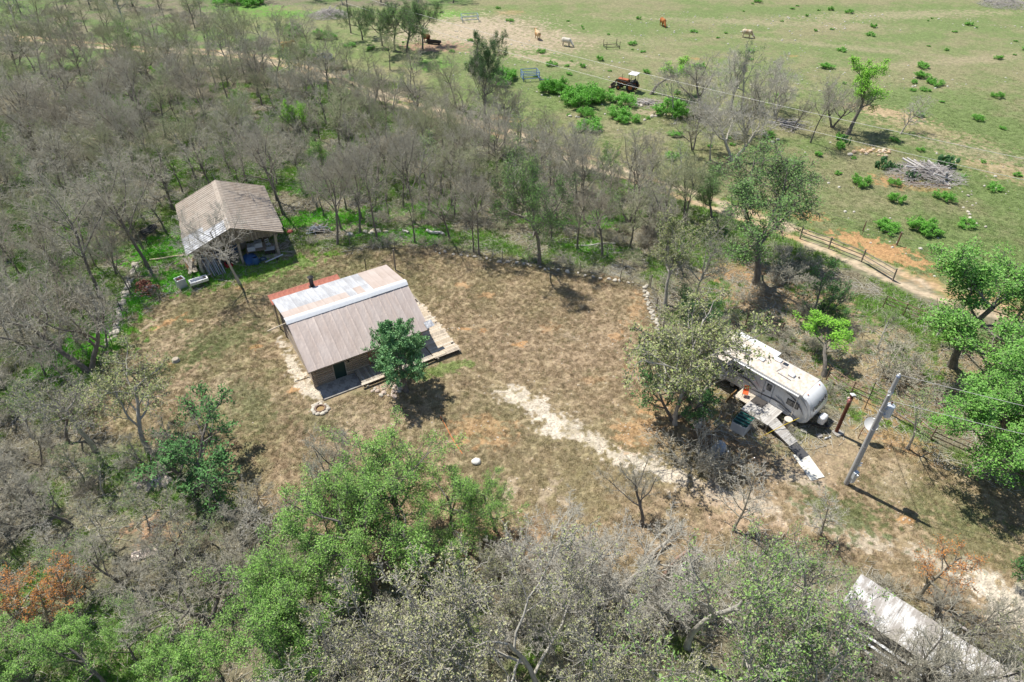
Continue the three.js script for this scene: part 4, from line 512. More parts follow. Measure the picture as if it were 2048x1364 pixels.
const W = {
  log: [1, 2, 3].map((i) => new THREE.MeshStandardMaterial({ map: plank(0.50 - 0.05 * i, 0.42 - 0.045 * i, 0.34 - 0.04 * i, 40 + i * 5), roughness: 1, bumpMap: woodBump, bumpScale: 0.03, side: THREE.DoubleSide })),
  deck: [[0.52, 0.44, 0.34], [0.45, 0.37, 0.275], [0.56, 0.49, 0.40], [0.40, 0.34, 0.27]].map((c, i) => new THREE.MeshStandardMaterial({ map: plank(...c, 60 + i * 5), roughness: 0.95, bumpMap: woodBump, bumpScale: 0.01, side: THREE.DoubleSide })),
  greyWood: [[0.33, 0.29, 0.24], [0.27, 0.235, 0.195], [0.39, 0.35, 0.30]].map((c, i) => new THREE.MeshStandardMaterial({ map: plank(...c, 80 + i * 5), roughness: 1, bumpMap: woodBump, bumpScale: 0.02, side: THREE.DoubleSide })),
  rust: [0, 1, 2, 3].map((i) => new THREE.MeshStandardMaterial({ map: stain([0.58 - 0.01 * i, 0.495 - 0.01 * i, 0.445 - 0.01 * i], [0.51 - 0.01 * i, 0.415 - 0.01 * i, 0.36 - 0.01 * i], 100 + i * 7, 0.15, 0.9), roughness: 0.45, metalness: 0.25, bumpMap: dents, bumpScale: 0.025, side: THREE.DoubleSide })),
  zinc: [0, 1, 2].map((i) => new THREE.MeshStandardMaterial({ map: stain([0.57, 0.58, 0.60], [0.47 - 0.02 * i, 0.47 - 0.02 * i, 0.485 - 0.02 * i], 130 + i * 7), roughness: 0.45, metalness: 0.3, bumpMap: dents, bumpScale: 0.05, side: THREE.DoubleSide })),
  tanTin: [0, 1, 2].map((i) => new THREE.MeshStandardMaterial({ map: stain([0.43 - 0.012 * i, 0.375 - 0.012 * i, 0.32 - 0.012 * i], [0.32, 0.26, 0.21], 160 + i * 7, 0.25, 0.85), roughness: 0.6, metalness: 0.2, bumpMap: dents, bumpScale: 0.04, side: THREE.DoubleSide })),
  white: mat([0.76, 0.765, 0.77], 0.4, { metalness: 0.1, bumpMap: dents, bumpScale: 0.02 }),
  red: new THREE.MeshStandardMaterial({ map: stain([0.40, 0.145, 0.095], [0.30, 0.10, 0.07], 190), roughness: 0.85, bumpMap: dents, bumpScale: 0.03, side: THREE.DoubleSide }),
  black: mat([0.02, 0.02, 0.022], 0.6), green: mat([0.018, 0.05, 0.045], 0.55), dark: mat([0.045, 0.04, 0.035], 0.9), concrete: new THREE.MeshStandardMaterial({ map: stain([0.36, 0.34, 0.31], [0.22, 0.205, 0.185], 200), roughness: 0.95, bumpMap: dents, bumpScale: 0.02 }),
  earth: mat([0.2, 0.15, 0.1], 1),
};

// ---------------------------------------------------------------- the log cabin
{
  const L = 10.18, ZR = -4.06, ZB = -8.43, YE = 2.2, YR = 4.51, YB = 3.74, q = rng(31);
  const c = thing('log_cabin', 'low log cabin with a patched rusty and zinc sheet roof and a wooden porch', 'cabin', -15.42, -38.3, 31.44 * Math.PI / 180);
  const x0 = 0.45, x1 = 9.55, zf = -0.62, zb = -8.0;
  // log walls: each log a mesh; the front has a door opening and a porch doorway
  const wallOf = (name) => { const g = new THREE.Group(); g.name = name; c.add(g); return g; };
  const log = (w, a, b, r, i) => put('log', bar(a, b, r, 9, r * 0.92), W.log[Math.floor(q() * 3)], w);
  const front = wallOf('front_wall'), back = wallOf('back_wall'), gl_ = wallOf('gable_wall'), gr = wallOf('gable_wall');
  const H = 0.215, spans = [[x0, 1.98], [3.0, 4.95], [6.0, x1]];
  for (let k = 0; k < 10; k++) {
    const y = 0.16 + k * H; for (const [a, b] of spans) log(front, V(a - (a === x0 ? 0.18 : 0), y, zf), V(b + (b === x1 ? 0.18 : 0), y, zf), 0.112);
    log(gl_, V(x0, y + H / 2, zf + 0.2), V(x0, y + H / 2, zb - 0.2), 0.112); log(gr, V(x1, y + H / 2, zf + 0.2), V(x1, y + H / 2, zb - 0.2), 0.112);
  }
  for (let k = 0; k < 15; k++) log(back, V(x0 - 0.18, 0.16 + k * H, zb), V(x1 + 0.18, 0.16 + k * H, zb), 0.112);
  // gable ends: upright boards under the roof
  for (const [w, x] of [[gl_, x0], [gr, x1]]) for (let k = 0; k < 26; k++) { const z = zf - 0.12 - k * 0.284, yt = (z > ZR ? YE + (YR - YE) * (z / ZR) : YR + (YB - YR) * ((z - ZR) / (ZB - ZR))) - 0.14; if (yt > 2.4) put('board', bx(0.03, yt - 2.36, 0.27, x + (x === x0 ? -0.02 : 0.02), (yt + 2.36) / 2, z - 0.1), W.greyWood[k % 3], w); }
  put('inner_floor', bx(x1 - x0 - 0.25, 0.1, zf - zb - 0.25, (x0 + x1) / 2, 0.06, (zf + zb) / 2), W.earth, c);
  // doors
  const door = put('door', bx(0.94, 1.98, 0.05, 2.49, 1.03, zf - 0.04), W.green, c); put('handle', new THREE.SphereGeometry(0.035, 8, 6).translate(2.87, 1.0, zf + 0.02), W.black, door);
  put('door_frame', merge([bx(0.07, 2.06, 0.16, 1.985, 1.05, zf + 0.02), bx(0.07, 2.06, 0.16, 2.995, 1.05, zf + 0.02), bx(1.08, 0.07, 0.16, 2.49, 2.115, zf + 0.02)]), W.greyWood[2], c);
  const d2 = put('door', bx(0.96, 1.9, 0.05, 5.475, 1.15, zf - 0.05), W.log[2], c); put('handle', new THREE.SphereGeometry(0.035, 8, 6).translate(5.1, 1.1, zf + 0.0), W.black, d2);
  put('door_frame', merge([bx(0.09, 2.1, 0.18, 4.97, 1.07, zf + 0.03), bx(0.09, 2.1, 0.18, 5.98, 1.07, zf + 0.03)]), mat([0.30, 0.15, 0.08], 0.9), c);
  put('lantern', merge([bx(0.14, 0.3, 0.12, 3.25, 1.65, zf + 0.17), new THREE.ConeGeometry(0.12, 0.12, 6).translate(3.25, 1.86, zf + 0.17)]), W.black, c);
  // roof: sheet panels with standing seams, laid one by one
  const roof = new THREE.Group(); roof.name = 'roof'; c.add(roof);
  const panel = (xa, xb, za, ya, zb_, yb, m, lift = 0, nm = 'roof_panel') => {
    const len = Math.hypot(za - zb_, ya - yb), w = xb - xa, N = 8, K = 12, g = new THREE.PlaneGeometry(w, len, N, K), p = g.attributes.position, uv = g.attributes.uv, ph = q() * 40;
    for (let i = 0; i < p.count; i++) { const X = p.getX(i), Y = p.getY(i), e = Math.abs(X) / (w / 2); p.setZ(i, (e > 0.93 ? 0.014 : 0) + 0.02 * (fbm(X * 1.4 + ph, Y * 1.1, 2) - 0.5)); uv.setXY(i, X * 0.32 + ph, Y * 0.21 + ph * 1.7); }
    const front_ = put(nm, g, m, roof); const a = Math.atan2(ya - yb, Math.abs(za - zb_)); const dirZ = Math.sign(zb_ - za);
    g.computeVertexNormals(); const mm = new THREE.Matrix4(), ex = V(1, 0, 0), ey = V(0, (ya - yb) / len, (za - zb_) / len), ez = ex.clone().cross(ey); if (ez.y < 0) { ez.negate(); ex.negate(); } mm.makeBasis(ex, ey, ez); g.applyMatrix4(mm); g.translate((xa + xb) / 2, (ya + yb) / 2 + lift, (za + zb_) / 2); return front_;
  };
  const n = 15, pw = L / n;
  for (let k = 0; k < n; k++) panel(k * pw, (k + 1) * pw, ZR, YR, 0.02 * q(), YE, W.rust[k % 4 === 3 ? 1 : Math.floor(q() * 4)], (k % 2) * 0.006);
  const zq = (t) => ZR + (ZB - ZR) * t, yq = (t) => YR + (YB - YR) * t;
  for (let k = 0; k < n; k++) {
    const right = k >= 11, brownTop = k < 8 || right; const cut = k < 8 ? 0.36 : 0.42;
    panel(k * pw, (k + 1) * pw, zq(0), yq(0), zq(cut), yq(cut), brownTop || k === 9 ? W.rust[Math.floor(q() * 4)] : W.zinc[k % 3], 0.014 + (k % 2) * 0.006);
    panel(k * pw, (k + 1) * pw, zq(cut - 0.02), yq(cut - 0.02), zq(1), yq(1), right ? W.rust[Math.floor(q() * 4)] : W.zinc[Math.floor(q() * 3)], (k % 2) * 0.006);
  }
  // ridge cap in two lengths: a folded strip
  for (const [a, b, l] of [[-0.06, 6.95, 0.03], [6.9, L + 0.03, 0.05]]) {
    const s = new THREE.Shape(); s.moveTo(-0.36, -0.15); s.quadraticCurveTo(-0.1, 0.07, 0, 0.1); s.quadraticCurveTo(0.1, 0.08, 0.4, -0.05); s.lineTo(0.4, -0.08); s.quadraticCurveTo(0.1, 0.05, 0, 0.07); s.quadraticCurveTo(-0.1, 0.04, -0.36, -0.18);
    const g = new THREE.ExtrudeGeometry(s, { depth: b - a, bevelEnabled: false, curveSegments: 6 }).rotateY(Math.PI / 2).translate(a, YR + l - 0.02, ZR); put('ridge_cap', g, W.white, roof);
  }
  put('roof_flap', bx(0.72, 0.012, 0.62, L + 0.12, YE + 0.26, -0.32, 0.12, 0.5), W.zinc[0], roof);
  put('fascia', bx(L, 0.12, 0.03, L / 2, YE - 0.1, -0.06), W.greyWood[1], c);
  for (let k = 0; k < 11; k++) put('rafter', beam(V(0.3 + k * 0.96, YE - 0.1, -0.1), V(0.3 + k * 0.96, YR - 0.1, ZR), 0.06, 0.12), W.greyWood[k % 3], c);
  // red lean-to roof along the back with its posts
  const lean = new THREE.Group(); lean.name = 'lean_to'; c.add(lean);
  for (let k = 0; k < 7; k++) { const g = bx(0.87, 0.025, 1.35, -0.05 + 0.87 * k + 0.4, YB - 0.2 + (k % 2) * 0.004, ZB - 0.35, 0, 0.12); put('red_sheet', g, W.red, lean); }
  for (const x of [0.2, 3, 5.8]) put('post', bar(V(x, 0, ZB - 0.85), V(x, YB - 0.3, ZB - 0.85), 0.07, 8), W.greyWood[0], lean);
  const ch = put('chimney', merge([bar(V(3.55, 3.3, ZB - 0.35), V(3.55, 4.5, ZB - 0.35), 0.17, 14), bx(0.5, 0.06, 0.5, 3.55, 3.58, ZB - 0.35)]), W.black, c); put('chimney_cap', new THREE.ConeGeometry(0.27, 0.18, 14).translate(3.55, 4.66, ZB - 0.35), W.black, ch);
  // long pole sticking out from the ridge end
  put('ridge_pole', bar(V(-1.5, 4.0, ZR - 0.1), V(0.3, 4.28, ZR - 0.05), 0.05, 8), W.deck[0], c);
  // porch deck: boards across, side strip and front strip, with bearers and posts below
  const deck = new THREE.Group(); deck.name = 'porch'; c.add(deck); const DY = 0.36;
  for (let k = 0; k < 60; k++) { const z = 1.5 - k * 0.19; if (z < -9.6) break; const e = 12.15 + rr(-0.14, 0.14, q) - (z < -6 ? 0.3 : 0) - (k % 17 === 5 ? 0.35 : 0); put('board', bx(e - 9.75, 0.035, 0.178, (e + 9.75) / 2, DY + rr(-0.006, 0.006, q), z, rr(-0.008, 0.008, q)), W.deck[Math.floor(q() * 4)], deck); }
  for (let k = 0; k < 33; k++) { const x = 3.65 + k * 0.186; put('board', bx(0.174, 0.035, 1.75, x, DY - 0.03 + rr(-0.004, 0.004, q), 0.36), W.greyWood[Math.floor(q() * 3)], deck); }
  for (let k = 0; k < 5; k++) put('board', bx(1.5, 0.04, 0.24, 4.2 + k * 1.46, DY + 0.03, 1.38 + rr(-0.03, 0.03, q), rr(-0.02, 0.02, q)), W.deck[k % 3 === 1 ? 0 : 2], deck);
  put('bearer', bx(0.12, 0.2, 11, 12.0, DY - 0.13, -3.8), W.greyWood[1], deck); put('bearer', bx(0.12, 0.2, 11, 10.0, DY - 0.13, -3.8), W.greyWood[1], deck); put('bearer', bx(8.2, 0.2, 0.12, 7.9, DY - 0.17, 1.2), W.greyWood[1], deck);
  for (const [x, z] of [[12, 1.4], [12, -2], [12, -5.5], [12, -9], [10, 1.2], [7, 1.2], [4, 1.2]]) put('foot', bx(0.16, 0.3, 0.16, x, 0.12, z), W.concrete, deck);
  put('step_slab', bx(3.15, 0.1, 1.75, 2.0, 0.05, 0.3), W.concrete, c);
}

// ---------------------------------------------------------------- the open shed
{
  const q = rng(77), HL = 10.84, WL = 4.42, WR = 4.63, YR = 4.4, YL = 2.62, YR2 = 2.78;
  const s = thing('pole_shed', 'open log pole shed with a corrugated tan roof and stick filled gable', 'shed', -26.37, -55.98, 25.7 * Math.PI / 180);
  const roof = new THREE.Group(); roof.name = 'roof'; s.add(roof);
  // corrugated sheets laid across the slope, each with its waves running down it
  const sheetGeo = (za, zb, side, t0, t1, lift) => {
    const w = side < 0 ? WL : WR, ye = side < 0 ? YL : YR2, len = Math.abs(za - zb), N = Math.round(len / 0.035), P = [], I = [], U = [], ph = q() * 9;
    for (let i = 0; i <= N; i++) { const z = za + (zb - za) * i / N, wave = 0.1 * Math.pow(0.5 + 0.5 * Math.sin(z * 2 * Math.PI / 0.4), 5); for (const t of [t0, (t0 + t1) / 2, t1]) { P.push(side * w * t, YR + (ye - YR) * t + wave + lift, z); U.push(t * w * 0.3 + ph, z * 0.3); } }
    for (let i = 0; i < N; i++) for (let j = 0; j < 2; j++) { const a = i * 3 + j; I.push(a, a + 3, a + 1, a + 1, a + 3, a + 4); }
    const g = new THREE.BufferGeometry(); g.setAttribute('position', new THREE.Float32BufferAttribute(P, 3)); g.setAttribute('uv', new THREE.Float32BufferAttribute(U, 2)); g.setIndex(I); g.computeVertexNormals(); return g;
  };
  for (const side of [-1, 1]) for (let k = 0; k < 10; k++) { const za = 0.05 - k * 1.09, zb = za - 1.12, end = 1.0 + rr(-0.01, 0.025, q); for (const [t0, t1, row] of [[0.0, 0.54, 0], [0.5, end, 1]]) { const zinc = side < 0 && ((row === 1 && k < 4) || (row === 0 && k < 2)); put('roof_sheet', sheetGeo(za, Math.max(zb, -HL), side, t0, t1, (1 - row) * 0.012 + (k % 2) * 0.006), zinc ? (k < 3 ? W.zinc[1] : W.tanTin[0]) : W.tanTin[Math.floor(q() * 3)], roof); } }
  { const sh = new THREE.Shape(); sh.moveTo(-0.4, -0.1); sh.lineTo(0, 0.07); sh.lineTo(0.4, -0.1); sh.lineTo(0.4, -0.13); sh.lineTo(0, 0.04); sh.lineTo(-0.4, -0.13); put('ridge_cap', new THREE.ExtrudeGeometry(sh, { depth: HL + 0.1, bevelEnabled: false }).translate(0, YR + 0.02, -HL), W.tanTin[0], roof); }
  put('ridge_spike', bar(V(0.05, YR, -HL - 0.1), V(-0.12, YR + 0.75, -HL - 0.4), 0.05, 6, 0.03), W.greyWood[2], roof);
  // crooked log posts
  const post = (x, z, h, r) => { const pts = [], g = []; for (let i = 0; i <= 5; i++) pts.push(V(x + (q() - 0.5) * 0.12, h * i / 5 - (i ? 0 : 0.1), z + (q() - 0.5) * 0.12)); put('post', new THREE.TubeGeometry(new THREE.CatmullRomCurve3(pts), 10, r, 8), W.greyWood[2], s); };
  post(-3.5, -0.5, 2.75, 0.15); post(0.25, -0.6, 4.1, 0.13); post(3.75, -0.9, 2.85, 0.14);
  for (const z of [-3.6, -7, -10.3]) { post(-3.9, z, 2.7, 0.12); post(4.0, z, 2.85, 0.12); } post(0.1, -10.3, 4.2, 0.12);
  put('tie_beam', bar(V(-4.1, 2.62, -0.45), V(4.3, 2.75, -0.75), 0.1, 8), W.greyWood[1], s);
  for (const side of [-1, 1]) { put('rafter', bar(V(0, YR - 0.12, -0.12), V(side * (side < 0 ? WL : WR) * 0.98, (side < 0 ? YL : YR2) - 0.12, -0.12), 0.06, 7), W.greyWood[0], s); for (const z of [-3.5, -7, -10.5]) put('rafter', bar(V(0, YR - 0.14, z), V(side * (side < 0 ? WL : WR) * 0.98, (side < 0 ? YL : YR2) - 0.14, z), 0.06, 7), W.greyWood[0], s); put('wall_plate', bar(V(side * 3.9, 2.66, 0), V(side * 3.9, 2.66, -HL), 0.09, 7), W.greyWood[1], s); }
  // stick slats filling the gable
  for (let k = 0; k < 74; k++) { const x = -3.9 + k * 0.108, w = x < 0 ? WL : WR, ye = x < 0 ? YL : YR2, top = YR + (ye - YR) * Math.abs(x) / w - 0.1, bot = 2.5 + 0.016 * (x + 4) - rr(0, 0.12, q) ; if (top - bot > 0.1) put('stick', bar(V(x + rr(-0.02, 0.02, q), bot, -0.3), V(x + rr(-0.02, 0.02, q), top, -0.24), rr(0.035, 0.05, q), 5), W.greyWood[Math.floor(q() * 3)], s); }
  // rear and side boarding that shuts the back
  for (let k = 0; k < 28; k++) { const x = -3.9 + k * 0.29, w = x < 0 ? WL : WR, ye = x < 0 ? YL : YR2, top = YR + (ye - YR) * Math.abs(x) / w - 0.15; put('board', bx(0.27, top, 0.03, x, top / 2, -10.5), W.greyWood[Math.floor(q() * 3)], s); }
  for (let k = 0; k < 24; k++) put('board', bx(0.03, 2.5, 0.27, -4.0, 1.25, -3.9 - k * 0.28), W.greyWood[Math.floor(q() * 3)], s);
  // what stands in it: things of their own, placed in the shed's own directions
  const A = 25.7 * Math.PI / 180, ca = Math.cos(A), sa = Math.sin(A), at = (x, z) => [-26.37 + x * ca + z * sa, -55.98 - x * sa + z * ca];
  const inShed = (name, label, cat, x, z, turn = 0, y = 0, group = null) => { const [X, Z] = at(x, z); return thing(name, label, cat, X, Z, A + turn, group, y); };
  const applianceWhite = mat([0.62, 0.66, 0.70], 0.4), drawer = mat([0.5, 0.55, 0.6], 0.45), blue = mat([0.05, 0.13, 0.30], 0.6), pipeGrey = mat([0.42, 0.47, 0.52], 0.5), redM = mat([0.42, 0.03, 0.035], 0.5), dustM = mat([0.30, 0.27, 0.23], 1), navy = mat([0.06, 0.09, 0.16], 0.7);
  for (const [x, z, t, y, label] of [[1.35, -1.9, -0.1, 0.7, 'pale drawer cabinet lying on the bench, the one toward the middle shed post'], [2.1, -2.3, -0.1, 0.7, 'pale drawer cabinet lying on the bench, the one toward the right shed post']]) { const g = inShed('drawer_cabinet', label, 'cabinet', x, z, t, y); put('case', bx(0.72, 0.42, 0.95, 0, 0.21, 0), applianceWhite, g); for (const dz of [-0.22, 0.22]) { const d = put('drawer', bx(0.6, 0.04, 0.38, 0, 0.43, dz), drawer, g); put('handle', bx(0.2, 0.03, 0.03, 0, 0.465, dz), W.black, d); } }
  { const g = inShed('work_bench', 'dark work bench under the two pale cabinets in the shed', 'bench', 1.8, -2.1, -0.1); put('top', bx(1.9, 0.06, 1.5, 0, 0.67, 0), W.greyWood[1], g); for (const [x, z] of [[-0.85, -0.65], [0.85, -0.65], [-0.85, 0.65], [0.85, 0.65]]) put('leg', bx(0.08, 0.64, 0.08, x, 0.32, z), W.greyWood[0], g); }
  { const g = inShed('storage_chest', 'low dark chest with a pale lid by the right shed post', 'chest', 3.0, -1.5, -0.15); put('body', bx(0.95, 0.5, 0.62, 0, 0.25, 0), W.dark, g); put('lid', bx(0.98, 0.05, 0.65, 0, 0.53, 0), drawer, g); }
  { const g = inShed('blue_tarp', 'blue tarp spread over a heap on the shed floor', 'tarp', 1.0, -0.9, 0.2); const p = new THREE.PlaneGeometry(1.3, 2.0, 14, 20).rotateX(-Math.PI / 2), a = p.attributes.position; for (let i = 0; i < a.count; i++) { const x = a.getX(i), z = a.getZ(i); a.setY(i, 0.04 + 0.36 * Math.exp(-(x * x * 2 + (z + 0.3) * (z + 0.3))) + 0.1 * fbm(x * 3, z * 3, 2)); } p.computeVertexNormals(); put('sheet', p, mat([0.05, 0.14, 0.34], 0.55), g); put('heap', rockGeo(5, 0.45, 0.25, 0.6).translate(0, 0.1, -0.3), W.dark, g); }
  { const g = inShed('blue_barrel', 'dark blue barrel standing at the end of the tarp', 'barrel', 1.35, 0.0); put('drum', new THREE.LatheGeometry([[0, 0], [0.27, 0], [0.28, 0.25], [0.3, 0.28], [0.28, 0.31], [0.28, 0.58], [0.3, 0.61], [0.28, 0.64], [0.27, 0.85], [0.24, 0.85], [0.23, 0.8]].map(([x, y]) => new THREE.Vector2(x, y)), 18), blue, g); put('inside', new THREE.CylinderGeometry(0.23, 0.23, 0.02, 18).translate(0, 0.7, 0), W.black, g); }
  { const g = inShed('red_mower', 'red push mower between the leaning pipes and the middle shed post', 'mower', -1.15, -0.75, 0.3); const sh = new THREE.Shape(); sh.moveTo(-0.28, -0.4); sh.lineTo(0.28, -0.4); sh.quadraticCurveTo(0.34, 0.1, 0.2, 0.42); sh.lineTo(-0.2, 0.42); sh.quadraticCurveTo(-0.34, 0.1, -0.28, -0.4); put('deck', new THREE.ExtrudeGeometry(sh, { depth: 0.2, bevelSize: 0.03, bevelThickness: 0.03 }).rotateX(-Math.PI / 2).translate(0, 0.14, 0), redM, g); put('engine', merge([new THREE.CylinderGeometry(0.17, 0.2, 0.2, 14).translate(0, 0.46, 0), bx(0.14, 0.12, 0.2, 0.2, 0.44, 0)]), W.black, g); for (const [x, z] of [[-0.3, -0.3], [0.3, -0.3], [-0.28, 0.32], [0.28, 0.32]]) { const w = put('wheel', new THREE.CylinderGeometry(0.11, 0.11, 0.06, 14).rotateZ(Math.PI / 2).translate(x, 0.11, z), W.black, g); put('hub', new THREE.CylinderGeometry(0.05, 0.05, 0.07, 10).rotateZ(Math.PI / 2).translate(x, 0.11, z), applianceWhite, w); } put('handle', merge([bar(V(-0.22, 0.3, 0.4), V(-0.22, 0.95, 1.1), 0.015, 6), bar(V(0.22, 0.3, 0.4), V(0.22, 0.95, 1.1), 0.015, 6), bar(V(-0.22, 0.95, 1.1), V(0.22, 0.95, 1.1), 0.015, 6)]), W.black, g); }
  // pipes and boards leaning on the left post, each a length of its own
  for (let k = 0; k < 16; k++) { const x = -3.2 + k * 0.1 + rr(-0.05, 0.05, q), [X, Z] = at(0, 0); const g = inShed('leaning_pipe', 'grey pipe leaning inside the left front of the shed', 'pipe', x, -0.2 + rr(-0.2, 0.25, q), rr(-0.08, 0.12, q), 0, 'pipes leaning in the shed'); const l = rr(1.6, 2.9, q); const h = Math.min(2.35, l * 0.75); put('tube', bar(V(0.15, 0.02, 0.3 + rr(-0.1, 0.4, q)), V(-0.25, h, -0.2 - l * 0.4), rr(0.025, 0.045, q), 7), k % 4 ? pipeGrey : W.greyWood[2], g); }
  { const g = inShed('white_plank', 'long white plank lying out past the right shed post', 'plank', 3.1, 0.15, 0.28); put('board', bx(1.9, 0.05, 0.16, 0, 0.3, 0, 0, 0, 0.06), applianceWhite, g); put('rest', bx(0.2, 0.26, 0.2, 0.3, 0.13, 0), W.dark, g); }
  { const g = inShed('wooden_chair', 'pale chair behind the bench at the right shed post', 'chair', 3.05, -2.6, 0.3); put('seat', bx(0.42, 0.04, 0.42, 0, 0.45, 0), applianceWhite, g); for (const [x, z] of [[-0.18, -0.18], [0.18, -0.18], [-0.18, 0.18], [0.18, 0.18]]) put('leg', bx(0.035, 0.44, 0.035, x, 0.22, z), applianceWhite, g); put('backrest', merge([bx(0.035, 0.5, 0.035, -0.18, 0.7, -0.19), bx(0.035, 0.5, 0.035, 0.18, 0.7, -0.19), bx(0.4, 0.08, 0.03, 0, 0.9, -0.19), bx(0.4, 0.05, 0.03, 0, 0.7, -0.19)]), applianceWhite, g); }
  // tyres and round scrap on the dusty middle floor
  for (const [x, z, r, l] of [[0.75, -0.25, 0.3, 'worn tyre lying beside the middle shed post'], [2.1, -0.55, 0.26, 'small tyre lying between the tarp and the white plank']]) { const g = inShed('old_tyre', l, 'tyre', x, z); put('rubber', new THREE.TorusGeometry(r, 0.1, 9, 20).rotateX(Math.PI / 2).translate(0, 0.1, 0), navy, g); put('rim', new THREE.CylinderGeometry(r - 0.08, r - 0.08, 0.06, 16).translate(0, 0.08, 0), pipeGrey, g); }
  // jumble of branches and boxes at the back of the left bay
  { const g = inShed('branch_heap', 'heap of dry crooked branches in the left bay of the shed', 'branches', -0.9, -1.6); for (let k = 0; k < 26; k++) { const a = q() * 6.28, r0 = rr(0.1, 0.6, q), l = rr(0.5, 1.3, q), b = q() * 6.28; const p = V(Math.cos(a) * r0, rr(0.1, 1.0, q), Math.sin(a) * r0); put('branch', wire([p, p.clone().add(V(Math.cos(b) * l * 0.5, rr(0, 0.3, q), Math.sin(b) * l * 0.5)), p.clone().add(V(Math.cos(b + 0.5) * l, rr(-0.1, 0.3, q), Math.sin(b + 0.5) * l))], rr(0.02, 0.04, q), 6, 5), W.greyWood[2], g); } }
  const boxCol = [[0.35, 0.25, 0.15], [0.2, 0.22, 0.25], [0.12, 0.2, 0.32], [0.4, 0.38, 0.35], [0.16, 0.12, 0.09], [0.3, 0.05, 0.05]];
  const boxLab = ['brown cardboard box', 'dark grey crate', 'dull blue crate', 'pale grey box', 'dark brown trunk', 'dull red crate'];
  [[-2.6, -2.6], [-1.9, -3.4], [-0.2, -3.0], [0.6, -3.6], [2.9, -4.2], [-3.0, -4.4]].forEach(([x, z], k) => { const g = inShed('storage_box', boxLab[k] + ' on the shed floor behind the front row of junk', 'box', x, z, rr(-0.5, 0.5, q)); const w = rr(0.6, 0.9, q), h = rr(0.5, 0.9, q); put('body', bx(w, h, 0.6, 0, h / 2, 0), mat(boxCol[k], 0.9), g); put('lid', bx(w + 0.03, 0.04, 0.63, 0, h + 0.022, 0), mat(boxCol[k].map((v) => v * 1.2), 0.9), g); });
  { const p = new THREE.PlaneGeometry(7.6, 9.8, 40, 50).rotateX(-Math.PI / 2), a = p.attributes.position; for (let i = 0; i < a.count; i++) a.setY(i, 0.03 + 0.05 * fbm(a.getX(i) * 1.5, a.getZ(i) * 1.5, 3) - 0.05 * sst(3.3, 3.8, Math.abs(a.getX(i))) - 0.06 * sst(4.5, 4.9, Math.abs(a.getZ(i)))); p.computeVertexNormals(); put('dirt_floor', p.translate(0.05, 0, -5.3), new THREE.MeshStandardMaterial({ map: stain([0.40, 0.36, 0.31], [0.2, 0.17, 0.14], 210), roughness: 1 }), s); }

  // outside the shed: scrap, tubs, boards
  { const g = inShed('white_tub', 'white shallow tub on legs at the left front of the shed', 'tub', -4.05, 1.35, 0.18); const o = new THREE.Shape(); o.moveTo(-0.8, -0.36); o.lineTo(0.8, -0.36); o.lineTo(0.8, 0.36); o.lineTo(-0.8, 0.36); o.lineTo(-0.8, -0.36); const hole = new THREE.Path(); hole.moveTo(-0.73, -0.3); hole.lineTo(0.73, -0.3); hole.lineTo(0.73, 0.3); hole.lineTo(-0.73, 0.3); o.holes.push(hole); put('rim', new THREE.ExtrudeGeometry(o, { depth: 0.26, bevelSize: 0.02, bevelThickness: 0.02 }).rotateX(-Math.PI / 2).translate(0, 0.42, 0), W.white, g); put('basin_floor', bx(1.5, 0.03, 0.64, 0, 0.47, 0), mat([0.42, 0.44, 0.48], 0.5), g); for (const [x, z] of [[-0.7, -0.28], [0.7, -0.28], [-0.7, 0.28], [0.7, 0.28]]) put('leg', bx(0.06, 0.42, 0.06, x, 0.21, z), W.dark, g); }
  { const g = inShed('washing_machine', 'open topped white washing machine filled with bricks', 'appliance', -5.6, 0.9, 0.35); put('case', merge([bx(0.75, 0.9, 0.03, 0, 0.45, 0.36), bx(0.75, 0.9, 0.03, 0, 0.45, -0.36), bx(0.03, 0.9, 0.69, 0.36, 0.45, 0), bx(0.03, 0.9, 0.69, -0.36, 0.45, 0)]), mat([0.55, 0.56, 0.57], 0.45), g); put('top_rim', merge([bx(0.8, 0.04, 0.1, 0, 0.92, 0.34), bx(0.8, 0.04, 0.1, 0, 0.92, -0.34), bx(0.1, 0.04, 0.6, 0.34, 0.92, 0)]), W.white, g); for (let k = 0; k < 14; k++) put('brick', bx(0.2, 0.06, 0.1, rr(-0.22, 0.22, q), 0.72 + rr(0, 0.14, q), rr(-0.22, 0.22, q), q() * 3, rr(-0.3, 0.3, q)), mat([0.30, 0.13, 0.08], 0.95), g); }
  { const g = inShed('scrap_boards', 'stack of broken pale boards leaning outside the left shed post', 'boards', -4.4, -1.6, 0); for (let k = 0; k < 12; k++) put('board', bx(rr(0.12, 0.3, q), 0.03, rr(1.0, 1.9, q), rr(-0.4, 0.3, q), 0.25 + k * 0.05, rr(-0.3, 0.5, q), rr(-0.35, 0.35, q), rr(0.1, 0.5, q)), k % 4 === 1 ? mat([0.42, 0.24, 0.12], 1) : W.deck[2], g); }
  { const g = inShed('saw_horse', 'grey wooden saw horse beside the white tub', 'saw horse', -3.2, 0.9, 0.4); put('top', bx(0.9, 0.08, 0.1, 0, 0.6, 0), W.greyWood[2], g); for (const x of [-0.35, 0.35]) for (const z of [-1, 1]) put('leg', beam(V(x, 0.58, 0), V(x * 1.1, 0, z * 0.3), 0.06, 0.04), W.greyWood[1], g); }
}

